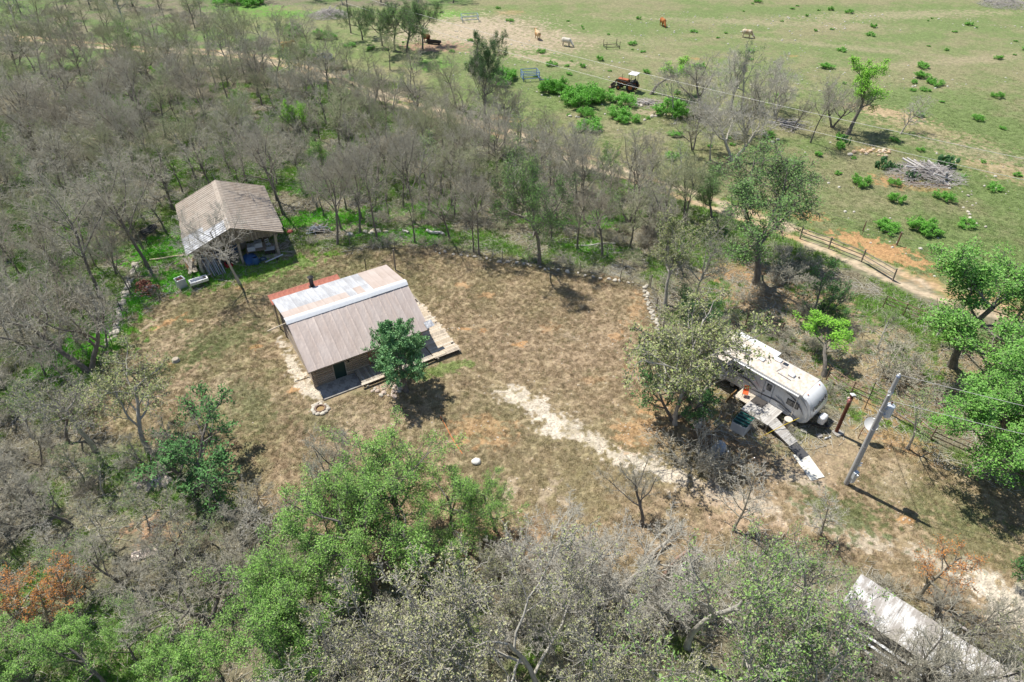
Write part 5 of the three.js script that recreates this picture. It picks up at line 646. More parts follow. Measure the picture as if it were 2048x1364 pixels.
// ---------------------------------------------------------------- the travel trailer and its porch
const font = await new FontLoader().loadAsync('fonts/droid/droid_serif_bold.typeface.json');
const RVX = 19.35, RVZ = -38.35, RVA = -47.7 * Math.PI / 180;
const rvAt = (x, z) => [RVX + x * 0.673 - z * 0.74, RVZ + x * 0.74 + z * 0.673];
const nearRV = (name, label, cat, x, z, turn = 0, group = null, y = 0) => { const [X, Z] = rvAt(x, z); return thing(name, label, cat, X, Z, RVA + turn, group, y); };
{
  const q = rng(12), t = thing('travel_trailer', 'long white travel trailer with grey stripes, slide outs and a rounded front', 'trailer', RVX, RVZ, RVA);
  const wallM = new THREE.MeshPhysicalMaterial({ map: rep(stain([0.69, 0.70, 0.715], [0.58, 0.575, 0.56], 310, 0.45, 0.85), 0.35, 0.5), roughness: 0.35, clearcoat: 0.3, bumpMap: rep(dents, 0.6), bumpScale: 0.006, side: THREE.DoubleSide });
  const capM = new THREE.MeshPhysicalMaterial({ color: lin(0.80, 0.80, 0.80), roughness: 0.25, clearcoat: 0.6, side: THREE.DoubleSide });
  const roofM = new THREE.MeshStandardMaterial({ map: stain([0.66, 0.60, 0.53], [0.50, 0.42, 0.345], 220, 0.3, 0.75), roughness: 0.8, side: THREE.DoubleSide });
  const glass = new THREE.MeshPhysicalMaterial({ color: lin(0.03, 0.035, 0.04), roughness: 0.08, clearcoat: 1 }), trim = mat([0.32, 0.33, 0.35], 0.5), stripeD = mat([0.06, 0.065, 0.08], 0.4), stripeG = mat([0.28, 0.30, 0.33], 0.4), rubber = mat([0.03, 0.03, 0.03], 0.9), alu = mat([0.6, 0.6, 0.6], 0.35, { metalness: 0.7 });
  const HW = 1.22, YB = 0.55, YT = 2.9, XR = -4.25, XF = 4.35;
  const prof = (inset) => { const s = new THREE.Shape(); s.moveTo(XR + inset, YB + inset); s.lineTo(XF - 0.55, YB + inset); s.quadraticCurveTo(XF + 0.05 - inset, YB + 0.25, XF + 0.02 - inset, YB + 0.95); s.quadraticCurveTo(XF - 0.12 - inset, YT - 0.2, XF - 1.0, YT - inset); s.lineTo(XR + inset, YT - inset); s.lineTo(XR + inset, YB + inset); return s; };
  put('body', new THREE.ExtrudeGeometry(prof(0), { depth: HW * 2 - 0.08, bevelEnabled: true, bevelSize: 0.04, bevelThickness: 0.04, bevelSegments: 3, curveSegments: 14 }).translate(0, 0, -HW + 0.04), wallM, t);
  // rounded white front cap that wraps the nose
  { const P = [], I = [], N = 22, K = 18, cv = prof(-0.05).getPoints(14).filter(([]) => true), path = []; const c1 = new THREE.QuadraticBezierCurve(new THREE.Vector2(XF - 0.5, YB - 0.02), new THREE.Vector2(XF + 0.12, YB + 0.25), new THREE.Vector2(XF + 0.09, YB + 0.95)), c2 = new THREE.QuadraticBezierCurve(new THREE.Vector2(XF + 0.09, YB + 0.95), new THREE.Vector2(XF - 0.06, YT - 0.12), new THREE.Vector2(XF - 1.0, YT + 0.065));
    for (let i = 0; i <= N / 2; i++) path.push(c1.getPoint(i / (N / 2))); for (let i = 1; i <= N / 2; i++) path.push(c2.getPoint(i / (N / 2)));
    path.forEach((p, i) => { for (let k = 0; k <= K; k++) { const w = k / K * 2 - 1, e = Math.pow(Math.abs(w), 7); const back = 0.3 * e; P.push(p.x - back * (i < path.length - 4 ? 1 : 0.3), p.y - 0.03 * e, w * (HW + 0.03)); } });
    for (let i = 0; i < path.length - 1; i++) for (let k = 0; k < K; k++) { const a = i * (K + 1) + k, b = a + K + 1; I.push(a, a + 1, b, b, a + 1, b + 1); }
    const g = new THREE.BufferGeometry(); g.setAttribute('position', new THREE.Float32BufferAttribute(P, 3)); g.setIndex(I); g.computeVertexNormals(); const cap = put('front_cap', g, capM, t);
    // lettering along the front of the cap
    const tg = new TextGeometry('Outback', { font, size: 0.34, depth: 0.012, curveSegments: 3 }); tg.computeBoundingBox(); const w = tg.boundingBox.max.x; tg.translate(-w / 2, 0, 0); tg.applyMatrix4(new THREE.Matrix4().makeShear(0.12, 0, 0, 0, 0, 0)); tg.rotateX(-0.40).rotateY(Math.PI / 2).translate(XF + 0.03, 1.98, 0.0); put('lettering', tg, stripeD, cap);
  }
  put('roof', bx(XF - XR - 0.95, 0.05, HW * 2 + 0.02, (XF - 0.95 + XR) / 2 - 0.02, YT + 0.055, 0), roofM, t);
  put('roof_edge', merge([bx(XF - XR - 0.9, 0.07, 0.05, (XF - 0.95 + XR) / 2, YT + 0.03, HW + 0.035), bx(XF - XR - 0.9, 0.07, 0.05, (XF - 0.95 + XR) / 2, YT + 0.03, -HW - 0.035)]), alu, t);
  const aw = put('awning', bar(V(-2.2, YT - 0.1, HW + 0.12), V(3.2, YT - 0.1, HW + 0.12), 0.075, 12), W.white, t); for (const x of [-2.15, 3.15]) put('awning_arm', beam(V(x, YT - 0.1, HW + 0.1), V(x, YB + 0.25, HW + 0.07), 0.06, 0.05), alu, aw);
  // skirt band and trims
  put('skirt', bx(XF - XR - 0.9, 0.32, 0.02, (XF - 0.9 + XR) / 2, YB + 0.17, HW + 0.012), mat([0.74, 0.745, 0.75], 0.4), t);
  // windows
  const win = (x, y, w, h, z = HW) => { const o = put('window', new RoundedBoxGeometry(w, h, 0.05, 3, 0.05).translate(x, y, z + 0.01), rubber, t); put('pane', new RoundedBoxGeometry(w - 0.1, h - 0.1, 0.05, 3, 0.04).translate(x, y, z + 0.022), glass, o); put('window_bar', bx(0.02, h - 0.12, 0.055, x, y, z + 0.023), rubber, o); return o; };
  win(2.95, 1.82, 0.95, 0.55); win(-1.75, 2.05, 1.15, 0.42);
  const door = put('door', bx(0.68, 1.85, 0.04, 0.95, 1.62, HW + 0.02), mat([0.70, 0.71, 0.73], 0.35), t); put('door_frame', merge([bx(0.03, 1.92, 0.05, 0.585, 1.62, HW + 0.02), bx(0.03, 1.92, 0.05, 1.315, 1.62, HW + 0.02), bx(0.76, 0.03, 0.05, 0.95, 2.59, HW + 0.02)]), stripeG, door); put('door_pane', bx(0.4, 0.62, 0.05, 0.97, 2.1, HW + 0.025), glass, door); put('handle', bx(0.07, 0.12, 0.06, 0.68, 1.55, HW + 0.05), W.black, door); put('grab_handle', merge([bar(V(0.5, 1.2, HW + 0.12), V(0.5, 1.75, HW + 0.12), 0.015, 6), bar(V(0.5, 1.2, HW + 0.12), V(0.5, 1.2, HW), 0.015, 6), bar(V(0.5, 1.75, HW + 0.12), V(0.5, 1.75, HW), 0.015, 6)]), alu, t);
  for (const [x, y, w, h] of [[-0.6, 1.1, 0.8, 0.4], [3.9 - 0.9, 0.9, 0.5, 0.35], [-1.5, 1.15, 0.95, 0.45]]) { const k = put('hatch', bx(w, h, 0.025, x, y, HW + 0.014), mat([0.72, 0.725, 0.73], 0.4), t); put('latch', bx(0.06, 0.04, 0.03, x, y - h / 2 + 0.06, HW + 0.028), W.black, k); }
  // sweeping side stripes
  const swoosh = (pts, m, z = HW + 0.045) => { const up = new THREE.CatmullRomCurve3(pts.map(([x, y]) => V(x, y, 0))).getPoints(20), s = new THREE.Shape(); up.forEach((p, i) => { const w = 0.065 * Math.sin(Math.PI * Math.min(1, i / 20 * 0.95 + 0.05)); i ? s.lineTo(p.x, p.y + w) : s.moveTo(p.x, p.y + w); }); up.reverse().forEach((p, i) => { const w = 0.065 * Math.sin(Math.PI * Math.min(1, (20 - i) / 20 * 0.95 + 0.05)); s.lineTo(p.x, p.y - w); }); put('stripe', new THREE.ExtrudeGeometry(s, { depth: 0.004, bevelEnabled: false }).translate(0, 0, z), m, t); };
  swoosh([[-1.9, 2.75], [-1.0, 2.55], [-0.2, 2.1], [0.35, 1.55]], stripeG); swoosh([[-1.2, 1.75], [-0.5, 1.65], [0.3, 1.3]], stripeD); swoosh([[-0.9, 0.95], [0.8, 1.2], [1.8, 1.3], [2.9, 1.05], [3.6, 0.75]], stripeD); swoosh([[1.6, 1.75], [2.2, 1.5], [2.9, 0.95]], stripeG); swoosh([[2.2, 2.55], [2.9, 2.35], [3.6, 1.8], [3.95, 1.35]], stripeD); swoosh([[3.3, 2.7], [3.8, 2.4], [4.15, 1.9]], stripeG); swoosh([[1.9, 1.05], [2.4, 0.95], [3.0, 0.9]], stripeG);
  { const tg = new TextGeometry('Outback', { font, size: 0.27, depth: 0.008, curveSegments: 3 }); tg.applyMatrix4(new THREE.Matrix4().makeShear(0.12, 0, 0, 0, 0, 0)); put('lettering', tg.translate(-2.2, 1.46, HW + 0.042), stripeD, t); }
  // rear slide out toward the porch, and the long one on the other side
  const so = put('slide_out', bx(1.5, 1.75, 0.75, -3.15, 1.85, HW + 0.37), wallM, t); put('slide_roof', bx(1.56, 0.05, 0.82, -3.15, 2.75, HW + 0.38), roofM, so); put('window', bx(0.03, 0.5, 0.42, -2.39, 2.0, HW + 0.38), glass, so); put('slide_trim', merge([bx(1.56, 0.06, 0.03, -3.15, 2.69, HW + 0.76), bx(0.05, 1.75, 0.05, -2.4, 1.85, HW + 0.75)]), trim, so); put('support_strut', beam(V(-2.6, 0.98, HW + 0.6), V(-2.5, 0.6, HW), 0.05, 0.05), alu, so);
  const s2 = put('slide_out', bx(3.7, 1.7, 0.85, -2.1, 1.85, -HW - 0.42), wallM, t); put('slide_roof', bx(3.78, 0.05, 0.92, -2.1, 2.74, -HW - 0.43), W.white, s2);
  // roof fittings
  const fit = (name, geo, m) => put(name, geo, m, t), RY = YT + 0.08;
  fit('air_conditioner', new RoundedBoxGeometry(0.75, 0.3, 0.62, 3, 0.1).translate(-2.1, RY + 0.15, 0.1), mat([0.70, 0.70, 0.70], 0.5)); fit('roof_vent', new RoundedBoxGeometry(0.42, 0.12, 0.42, 3, 0.04).translate(-0.7, RY + 0.06, -0.05), W.white); fit('skylight', new RoundedBoxGeometry(0.75, 0.12, 0.4, 3, 0.05).translate(0.1, RY + 0.06, -0.9), W.white); fit('solar_panel', bx(0.4, 0.03, 0.3, 0.8, RY + 0.02, -0.9), glass); fit('roof_vent', new RoundedBoxGeometry(0.5, 0.18, 0.42, 3, 0.08).translate(1.75, RY + 0.09, -0.1), W.white); fit('antenna', merge([bar(V(0.75, RY + 0.05, 0.35), V(0.85, RY + 0.1, -0.45), 0.02, 6), bx(0.6, 0.02, 0.05, 0.85, RY + 0.12, -0.5), bar(V(0.9, RY + 0.05, 0.4), V(2.0, RY + 0.06, 0.45), 0.025, 6)]), trim); fit('vent_pipe', new THREE.CylinderGeometry(0.05, 0.05, 0.12, 10).translate(2.25, RY + 0.06, -0.25), W.dark);
  for (const z of [-0.8, 0.8]) fit('marker_light', bx(0.08, 0.04, 0.1, XF - 0.75, YT + 0.03, z), mat([0.45, 0.12, 0.03], 0.4));
  // running gear, tongue, jack
  for (const z of [-HW + 0.18, HW - 0.14]) for (const x of [-1.9, -1.1]) { const w = put('wheel', new THREE.TorusGeometry(0.24, 0.1, 10, 22).translate(x, 0.34, z), rubber, t); put('rim', new THREE.CylinderGeometry(0.19, 0.19, 0.16, 16).rotateX(Math.PI / 2).translate(x, 0.34, z), alu, w); }
  put('chassis', merge([bx(8.2, 0.15, 0.1, 0, YB - 0.1, 0.7), bx(8.2, 0.15, 0.1, 0, YB - 0.1, -0.7), bx(0.1, 0.1, 2.2, -1.5, 0.34, 0)]), W.black, t); put('tongue', merge([beam(V(XF - 0.3, YB - 0.08, 0.75), V(XF + 1.15, YB - 0.08, 0.02), 0.1, 0.12), beam(V(XF - 0.3, YB - 0.08, -0.75), V(XF + 1.15, YB - 0.08, -0.02), 0.1, 0.12)]), W.black, t); put('tongue_jack', bar(V(XF + 0.95, 0.02, 0), V(XF + 0.95, 1.0, 0), 0.04, 8), W.black, t);
  put('propane_cover', new RoundedBoxGeometry(0.5, 0.72, 0.75, 4, 0.16).translate(XF + 0.55, YB + 0.36, 0), W.white, t);
  for (const [x, z] of [[-3.8, 1], [-3.8, -1], [3.4, 1], [3.4, -1]]) put('stabilizer', bar(V(x, 0, z), V(x, YB, z), 0.035, 6), W.black, t);

  // porch: two decks and a ramp, boards laid one by one
  const pw = [[0.46, 0.44, 0.42], [0.40, 0.375, 0.35], [0.52, 0.5, 0.47]].map((c, i) => new THREE.MeshStandardMaterial({ map: plank(...c, 240 + i * 5), roughness: 1, bumpMap: woodBump, bumpScale: 0.008, side: THREE.DoubleSide }));
  const deck = nearRV('wooden_deck', 'grey weathered deck with a ramp at the trailer door', 'deck', 0, 0);
  for (let k = 0; k < 15; k++) put('board', bx(0.142, 0.04, 2.06, 0.3 + k * 0.15, 0.72, 2.32), pw[Math.floor(q() * 3)], deck);
  for (let k = 0; k < 8; k++) put('board', bx(0.145, 0.04, 1.24, -0.85 + k * 0.152, 0.70, 1.92), W.deck[2], deck);
  for (const [x, z] of [[0.3, 1.4], [2.4, 1.4], [2.4, 3.25], [0.3, 3.25], [-0.8, 1.4], [-0.8, 2.5]]) put('leg', bx(0.1, 0.7, 0.1, x, 0.35, z), W.greyWood[1], deck);
  put('joist', bx(2.3, 0.14, 0.05, 1.35, 0.63, 3.32), W.greyWood[1], deck); put('joist', bx(0.05, 0.14, 1.95, 2.44, 0.63, 2.35), W.greyWood[1], deck); put('joist', bx(0.05, 0.14, 1.2, -0.92, 0.61, 1.92), W.greyWood[1], deck);
  const rampA = V(2.42, 0.72, 2.72), rampB = V(4.55, 0.22, 3.06);
  for (let k = 0; k < 16; k++) { const u = (k + 0.5) / 16, p = V().lerpVectors(rampA, rampB, u); put('ramp_board', bx(0.128, 0.04, 1.05 - 0.2 * u, p.x, p.y + 0.01, p.z, -0.16, 0, -0.23), pw[Math.floor(q() * 3)], deck); }
  put('ramp_side', beam(V(2.42, 0.64, 3.2), V(4.5, 0.13, 3.42), 0.05, 0.14), W.greyWood[1], deck); put('ramp_side', beam(V(2.42, 0.64, 2.22), V(4.55, 0.13, 2.68), 0.05, 0.14), W.greyWood[1], deck);
  const mt = tag(put('rubber_mat', bx(1.38, 0.03, 0.86, 0, 0, 0), mat([0.075, 0.075, 0.08], 0.95)), 'black rubber mat at the foot of the ramp', 'mat'); { const [X, Z] = rvAt(5.12, 3.3); mt.position.set(X, 0.11, Z); mt.rotation.set(0, RVA - 0.28, 0); mt.rotateZ(-0.1); }
  const doorMat = tag(put('door_mat', bx(1.0, 0.025, 0.85, 0, 0, 0), mat([0.07, 0.062, 0.058], 1)), 'dark square mat lying before the trailer door', 'mat'); { const [X, Z] = rvAt(0.75, 1.72); doorMat.position.set(X, 0.755, Z); doorMat.rotation.y = RVA; }
  for (const [x, z, n, y] of [[6.35, 3.72, 'white plywood sheet on the grass below the mat, on the utility pole side', 0.05], [6.15, 4.22, 'white plywood sheet on the grass below the mat, away from the utility pole', 0.045]]) { const [X, Z] = rvAt(x, z), b = tag(put('plywood_sheet', bx(2.35, 0.03, 0.56), new THREE.MeshStandardMaterial({ map: stain([0.72, 0.70, 0.64], [0.58, 0.55, 0.48], z * 10 | 0), roughness: 0.9 })), n, 'plywood'); b.position.set(X, y, Z); b.rotation.y = RVA - 0.52; }
  { const g = nearRV('orange_chair', 'bright orange folding chair on the upper deck', 'chair', -0.35, 1.95, 0.5, null, 0.72); const o = mat([0.72, 0.11, 0.02], 0.6); put('seat', bx(0.42, 0.04, 0.4, 0, 0.36, 0, 0, 0.1), o, g); put('backrest', bx(0.42, 0.45, 0.04, 0, 0.62, -0.22, 0, -0.2), o, g); for (const s of [-0.2, 0.2]) put('leg', merge([bar(V(s, 0, 0.22), V(s, 0.85, -0.28), 0.014, 6), bar(V(s, 0, -0.26), V(s, 0.38, 0.2), 0.014, 6)]), alu, g); }
  { const g = nearRV('white_bucket', 'white bucket on the upper deck by the trailer wall', 'bucket', -0.65, 1.5, 0, null, 0.72); put('pail', new THREE.LatheGeometry([[0, 0], [0.13, 0], [0.16, 0.34], [0.145, 0.34], [0.12, 0.02], [0, 0.02]].map(([x, y]) => new THREE.Vector2(x, y)), 16), W.white, g); put('bail', new THREE.TorusGeometry(0.155, 0.006, 5, 14, Math.PI).translate(0, 0.34, 0), W.black, g); }
  { const [X, Z] = rvAt(-1.15, 2.45), b = tag(put('leaning_plywood', bx(0.04, 1.0, 0.75, 0, 0.5, 0, 0, 0, -0.25), mat([0.42, 0.24, 0.09], 0.9)), 'orange brown plywood panel leaning on the end of the deck', 'plywood'); b.position.set(X, 0, Z); b.rotation.y = RVA; }
  { const g = nearRV('lidded_bin', 'white sided bin with four green humped lids beside the deck', 'bin', 1.05, 4.3, 0.1); put('body', merge([bx(1.1, 0.85, 0.04, 0, 0.42, 0.68), bx(1.1, 0.85, 0.04, 0, 0.42, -0.68), bx(0.04, 0.85, 1.33, 0.54, 0.42, 0), bx(0.04, 0.85, 1.33, -0.54, 0.42, 0)]), mat([0.62, 0.62, 0.61], 0.6), g); for (let k = 0; k < 4; k++) put('green_lid', new THREE.CylinderGeometry(0.2, 0.2, 1.1, 14, 1, false, 0, Math.PI).rotateZ(Math.PI / 2).rotateX(-Math.PI / 2).scale(1, 0.45, 0.85).translate(0, 0.86, -0.51 + k * 0.34), mat([0.012, 0.13, 0.105], 0.5), g); put('lid_base', bx(1.06, 0.03, 1.34, 0, 0.86, 0), W.green, g); }
  { const g = nearRV('spool_drum', 'pale upright drum with a flat lid between the ramp and the trailer', 'drum', 3.2, 1.72); put('side', new THREE.CylinderGeometry(0.27, 0.25, 0.72, 20).translate(0, 0.36, 0), mat([0.5, 0.43, 0.36], 0.8), g); put('lid', new THREE.CylinderGeometry(0.3, 0.3, 0.06, 20).translate(0, 0.75, 0), mat([0.62, 0.56, 0.48], 0.7), g); }
  { const A = rvAt(3.75, 1.25), B = rvAt(2.6, 4.35), p = [V(A[0], 1.0, A[1]), V((A[0] + B[0]) / 2 + 0.1, 0.78, (A[1] + B[1]) / 2), V(B[0], 0.25, B[1])]; tag(put('yellow_hose', wire(p, 0.022, 20, 6), mat([0.62, 0.45, 0.03], 0.6)), 'yellow hose strung from the trailer side across the ramp', 'hose'); }
  for (const [x, z, l] of [[4.35, 1.25, 'grey wheel chock block under the trailer nose'], [5.35, 0.85, 'pale paving block on the ground before the propane cover'], [5.85, 0.55, 'short white plank on the ground before the propane cover'], [3.4, 1.0, 'grey plastic tub pushed under the trailer front']]) { const g = nearRV('ground_block', l, 'block', x, z, q() * 2); put('slab', new RoundedBoxGeometry(x > 5.6 ? 0.6 : 0.42, 0.16, x > 5.6 ? 0.09 : 0.34, 2, 0.03).translate(0, 0.08, 0), mat(x > 5.6 ? [0.68, 0.68, 0.66] : [0.3, 0.28, 0.26], 0.9), g); put('groove', bx(0.2, 0.01, 0.05, 0, 0.162, 0), W.dark, g); }
  { const g = thing('tarp_bundle', 'blue grey tarp bundle half hidden in the bare bush', 'tarp', 14.63,-32.3, 0.6); put('cloth', rockGeo(81, 0.55, 0.6, 0.45, 2).translate(0, 0.4, 0), mat([0.30, 0.37, 0.46], 0.7), g); put('rope', new THREE.TorusGeometry(0.5, 0.02, 5, 20).rotateX(1.4).translate(0, 0.45, 0), W.dark, g); }
  { const g = thing('white_stake', 'white leaning stake beside the tarp bundle', 'stake', 14.66,-30.94, 0.2); put('shaft', bar(V(0, 0, 0), V(0.12, 1.5, -0.1), 0.045, 8), W.deck[2], g); put('cap', bar(V(0.12, 1.5, -0.1), V(0.125, 1.56, -0.104), 0.06, 8), W.white, g); }
}

// ---------------------------------------------------------------- utility pole, dish, rusty post, wires
{
  const grey = new THREE.MeshStandardMaterial({ map: stain([0.50, 0.49, 0.475], [0.36, 0.35, 0.335], 260), roughness: 0.85, bumpMap: woodBump, bumpScale: 0.01 }), steel = mat([0.55, 0.57, 0.6], 0.4, { metalness: 0.4 }), can = new THREE.MeshStandardMaterial({ color: lin(0.56, 0.60, 0.64), roughness: 0.35, metalness: 0.1 }), brown = mat([0.13, 0.05, 0.03], 0.4);
  const p = thing('utility_pole', 'tall grey utility pole with a transformer and a meter box', 'utility pole', 22.68,-29.54, 0.35), H = 9.85;
  put('pole', new THREE.CylinderGeometry(0.115, 0.165, H, 14).translate(0, H / 2, 0), grey, p); put('pole_cap', new THREE.CylinderGeometry(0.125, 0.125, 0.05, 14).translate(0, H + 0.02, 0), mat([0.2, 0.25, 0.35], 0.6), p);
  put('conduit', merge([bar(V(0.13, 1.2, 0.13), V(0.1, 7.6, 0.1), 0.035, 8), bar(V(0.17, 0.1, 0.1), V(0.16, 1.6, 0.1), 0.03, 8)]), steel, p);
  const m = put('meter_box', new RoundedBoxGeometry(0.36, 0.6, 0.24, 2, 0.02).translate(0.1, 1.15, 0.24), can, p); put('meter', new THREE.CylinderGeometry(0.1, 0.1, 0.14, 16).rotateX(Math.PI / 2).translate(0.1, 1.28, 0.42), mat([0.5, 0.52, 0.55], 0.2), m); put('breaker_box', new RoundedBoxGeometry(0.3, 0.42, 0.2, 2, 0.02).translate(0.12, 0.6, 0.24), can, p); put('lamp_socket', merge([bar(V(0.16, 1.9, 0.12), V(0.34, 1.95, 0.2), 0.05, 8), bar(V(0.16, 2.15, 0.12), V(0.32, 2.2, 0.2), 0.05, 8)]), W.white, p);
  const tr = put('transformer', new THREE.LatheGeometry([[0, 0], [0.25, 0], [0.27, 0.05], [0.27, 0.85], [0.25, 0.9], [0.12, 0.97], [0, 0.98]].map(([x, y]) => new THREE.Vector2(x, y)), 22).translate(0.42, 6.55, 0.12), can, p); put('bushing', merge([new THREE.CylinderGeometry(0.035, 0.05, 0.26, 8).translate(0.42, 7.62, 0.12), new THREE.CylinderGeometry(0.06, 0.06, 0.03, 8).translate(0.42, 7.66, 0.12)]), brown, tr); put('bracket', merge([bx(0.2, 0.08, 0.3, 0.15, 6.8, 0.1), bx(0.2, 0.08, 0.3, 0.15, 7.25, 0.1)]), steel, tr); put('arrester', bar(V(0.18, 7.7, -0.1), V(0.3, 7.95, -0.15), 0.04, 8), W.white, p);
  put('insulator', merge([new THREE.CylinderGeometry(0.05, 0.06, 0.2, 10).translate(0, H + 0.12, 0), new THREE.CylinderGeometry(0.09, 0.09, 0.03, 10).translate(0, H + 0.1, 0)]), W.white, p); put('cutout', merge([bar(V(-0.1, 8.4, 0.12), V(-0.35, 8.9, 0.2), 0.03, 6), bx(0.25, 0.06, 0.06, -0.2, 8.5, 0.12)]), W.white, p);
  for (let k = 0; k < 5; k++) put('pole_band', new THREE.CylinderGeometry(0.155, 0.157, 0.05, 14).translate(0, 2.2 + k * 1.6, 0), steel, p);
  const P = p.position, top = V(P.x, H + 0.15, P.z), far = V(P.x + 38, H + 0.6, P.z + 14);
  const wm = mat([0.62, 0.6, 0.57], 0.5, { metalness: 0.3 });
  tag(put('overhead_wire', wire(sag(top, far, 0.7), 0.016, 30), wm), 'upper wire running from the pole top past the vivid green trees', 'wire'); tag(put('overhead_wire', wire(sag(V(P.x + 0.1, 7.9, P.z), far.clone().add(V(0, -1.6, 0)), 0.7), 0.016, 30), wm), 'lower wire running from the transformer past the vivid green trees', 'wire');
  const stub = [26.76,-36.63]; { const g = thing('service_mast', 'thin dark steel mast behind the dish carrying a wire from the pole', 'mast', ...stub); put('tube', bar(V(0, 0, 0), V(0.05, 2.6, -0.2), 0.03, 7), W.dark, g); put('hook', new THREE.TorusGeometry(0.06, 0.012, 5, 12).translate(0.05, 2.62, -0.2), W.dark, g); }
  tag(put('overhead_wire', wire(sag(V(P.x, 9.0, P.z), V(stub[0] + 0.05, 2.62, stub[1] - 0.2), 0.3), 0.014, 20), wm), 'service drop wire from the pole to the steel mast', 'wire');
  // satellite dish on its mast
  const d = thing('satellite_dish', 'white round satellite dish on a bent mast before the pole', 'dish', 25.09,-33.63); const rim = []; for (let i = 0; i <= 8; i++) rim.push(new THREE.Vector2(0.46 * i / 8, 0.13 * (i / 8) ** 2)); const face = V(-0.35, 0.72, 0.6).normalize(), C = V(0.42, 1.55, 0.05); const dg = new THREE.LatheGeometry(rim, 28); dg.scale(1, 1, 1.12).applyQuaternion(new THREE.Quaternion().setFromUnitVectors(V(0, 1, 0), face)).translate(C.x, C.y, C.z); put('reflector', dg, mat([0.66, 0.66, 0.65], 0.5), d);
  put('mast', wire([V(0, 0, 0), V(0.02, 0.9, 0), V(0.2, 1.3, -0.05), C.clone().add(V(0.04, -0.08, -0.04))], 0.03, 12, 7), mat([0.25, 0.12, 0.08], 0.8), d); const lnb = C.clone().addScaledVector(face, 0.5).add(V(0.25, 0.25, -0.2)); put('feed_arm', bar(C.clone().add(V(0.25, 0.05, -0.25)), lnb, 0.018, 6), steel, d); put('receiver', new RoundedBoxGeometry(0.34, 0.12, 0.12, 2, 0.03).translate(lnb.x, lnb.y, lnb.z), W.white, d);
  // rusty post with a white box on top
  const r = thing('rusty_post', 'thick rusty steel post with a white flood light on top', 'post', 23.71,-34.22, 0.4); put('pipe', new THREE.CylinderGeometry(0.13, 0.13, 3.7, 14).translate(0, 1.85, 0), new THREE.MeshStandardMaterial({ map: stain([0.15, 0.055, 0.03], [0.09, 0.03, 0.02], 270), roughness: 0.9 }), r); put('footing', new RoundedBoxGeometry(0.7, 0.16, 0.6, 2, 0.04).translate(0.05, 0.05, 0.1), W.concrete, r); put('flood_light', new RoundedBoxGeometry(0.42, 0.1, 0.3, 2, 0.03).rotateZ(-0.35).translate(0.05, 3.82, 0), W.white, r); put('junction_box', bx(0.2, 0.26, 0.16, -0.18, 3.35, 0.05), mat([0.5, 0.2, 0.18], 0.7), r); put('bracket', merge([bar(V(0, 3.5, 0), V(-0.45, 3.75, 0.1), 0.02, 6), bx(0.16, 0.14, 0.1, -0.46, 3.78, 0.1)]), mat([0.6, 0.45, 0.42], 0.6), r);
  // two power lines over the pasture between timber poles
  for (const [a, b, l] of [[[-30.13,-135.15], [62.26,-53.85], 'higher']]) {
    const L = V(a[0], 7.0, a[1]), Rr = V(b[0], 8.5, b[1]);
    for (const [v, n, y] of [[L, 'dark timber power pole at the far edge of the pasture', 7.2], [Rr, 'timber power pole on the road side of the pasture', 8.7]]) { const g = thing('power_pole', n, 'power pole', v.x, v.z); put('pole', new THREE.CylinderGeometry(0.1, 0.14, y, 10).translate(0, y / 2, 0), W.greyWood[1], g); put('cross_arm', bx(0.1, 0.1, 1.6, 0, y - 0.3, 0, 0.5), W.greyWood[1], g); }
    tag(put('power_line', wire(sag(L, Rr, 1.4), 0.02, 50), wm), 'higher of two pale power lines crossing the pasture', 'wire'); tag(put('power_line', wire(sag(L.clone().add(V(0, -1.5, 1.2)), Rr.clone().add(V(0, -1.7, 1.0)), 1.5), 0.02, 50), wm), 'lower of two pale power lines crossing the pasture', 'wire');
  }
}

// ---------------------------------------------------------------- fences, stones, piles
const rustM = mat([0.23, 0.15, 0.11], 0.85), wireM = mat([0.3, 0.29, 0.27], 0.6, { metalness: 0.4 });
function railFence(name, label, pts, h, rails, m, pr, spacing, railR = 0.035) {
  const [x0, z0] = pts[0], g = thing(name, label, 'fence', x0, z0), q = rng(Math.round(x0 * 10) ^ Math.round(z0 * 7));
  for (let i = 0; i < pts.length - 1; i++) {
    const a = V(pts[i][0] - x0, 0, pts[i][1] - z0), b = V(pts[i + 1][0] - x0, 0, pts[i + 1][1] - z0), n = Math.max(1, Math.round(a.distanceTo(b) / spacing));
    for (let k = 0; k < n + (i === pts.length - 2 ? 1 : 0); k++) { const p = V().lerpVectors(a, b, k / n); put('post', bar(V(p.x, -0.1, p.z), V(p.x + rr(-0.05, 0.05, q), h * rr(1.02, 1.12, q), p.z + rr(-0.05, 0.05, q)), pr, 7, pr * 0.85), m, g); }
    for (let k = 0; k < n; k++) { const p = V().lerpVectors(a, b, k / n), s = V().lerpVectors(a, b, (k + 1) / n); for (const y of rails) put(railR < 0.02 ? 'wire' : 'rail', bar(V(p.x, y + rr(-0.02, 0.02, q), p.z), V(s.x, y + rr(-0.02, 0.02, q), s.z), railR, 6), railR < 0.02 ? wireM : m, g); }
  }
  return g;
}
railFence('pipe_fence', 'rusty pipe rail fence running from behind the trailer past the dish', [[24.98,-39.86], [26.24,-38.15], [27.93,-36.63], [30.25,-33.49], [32.75,-31.38], [35.74,-28.79]], 1.35, [0.45, 0.85, 1.3], rustM, 0.05, 3.0);
railFence('rail_fence', 'weathered wooden rail fence along the dirt road beside the orange soil', [[29.89,-61.34], [32.16,-59.39], [34.51,-56.98], [36.21,-53.68]], 1.35, [0.4, 0.8, 1.2], W.greyWood[1], 0.08, 3.2, 0.045);
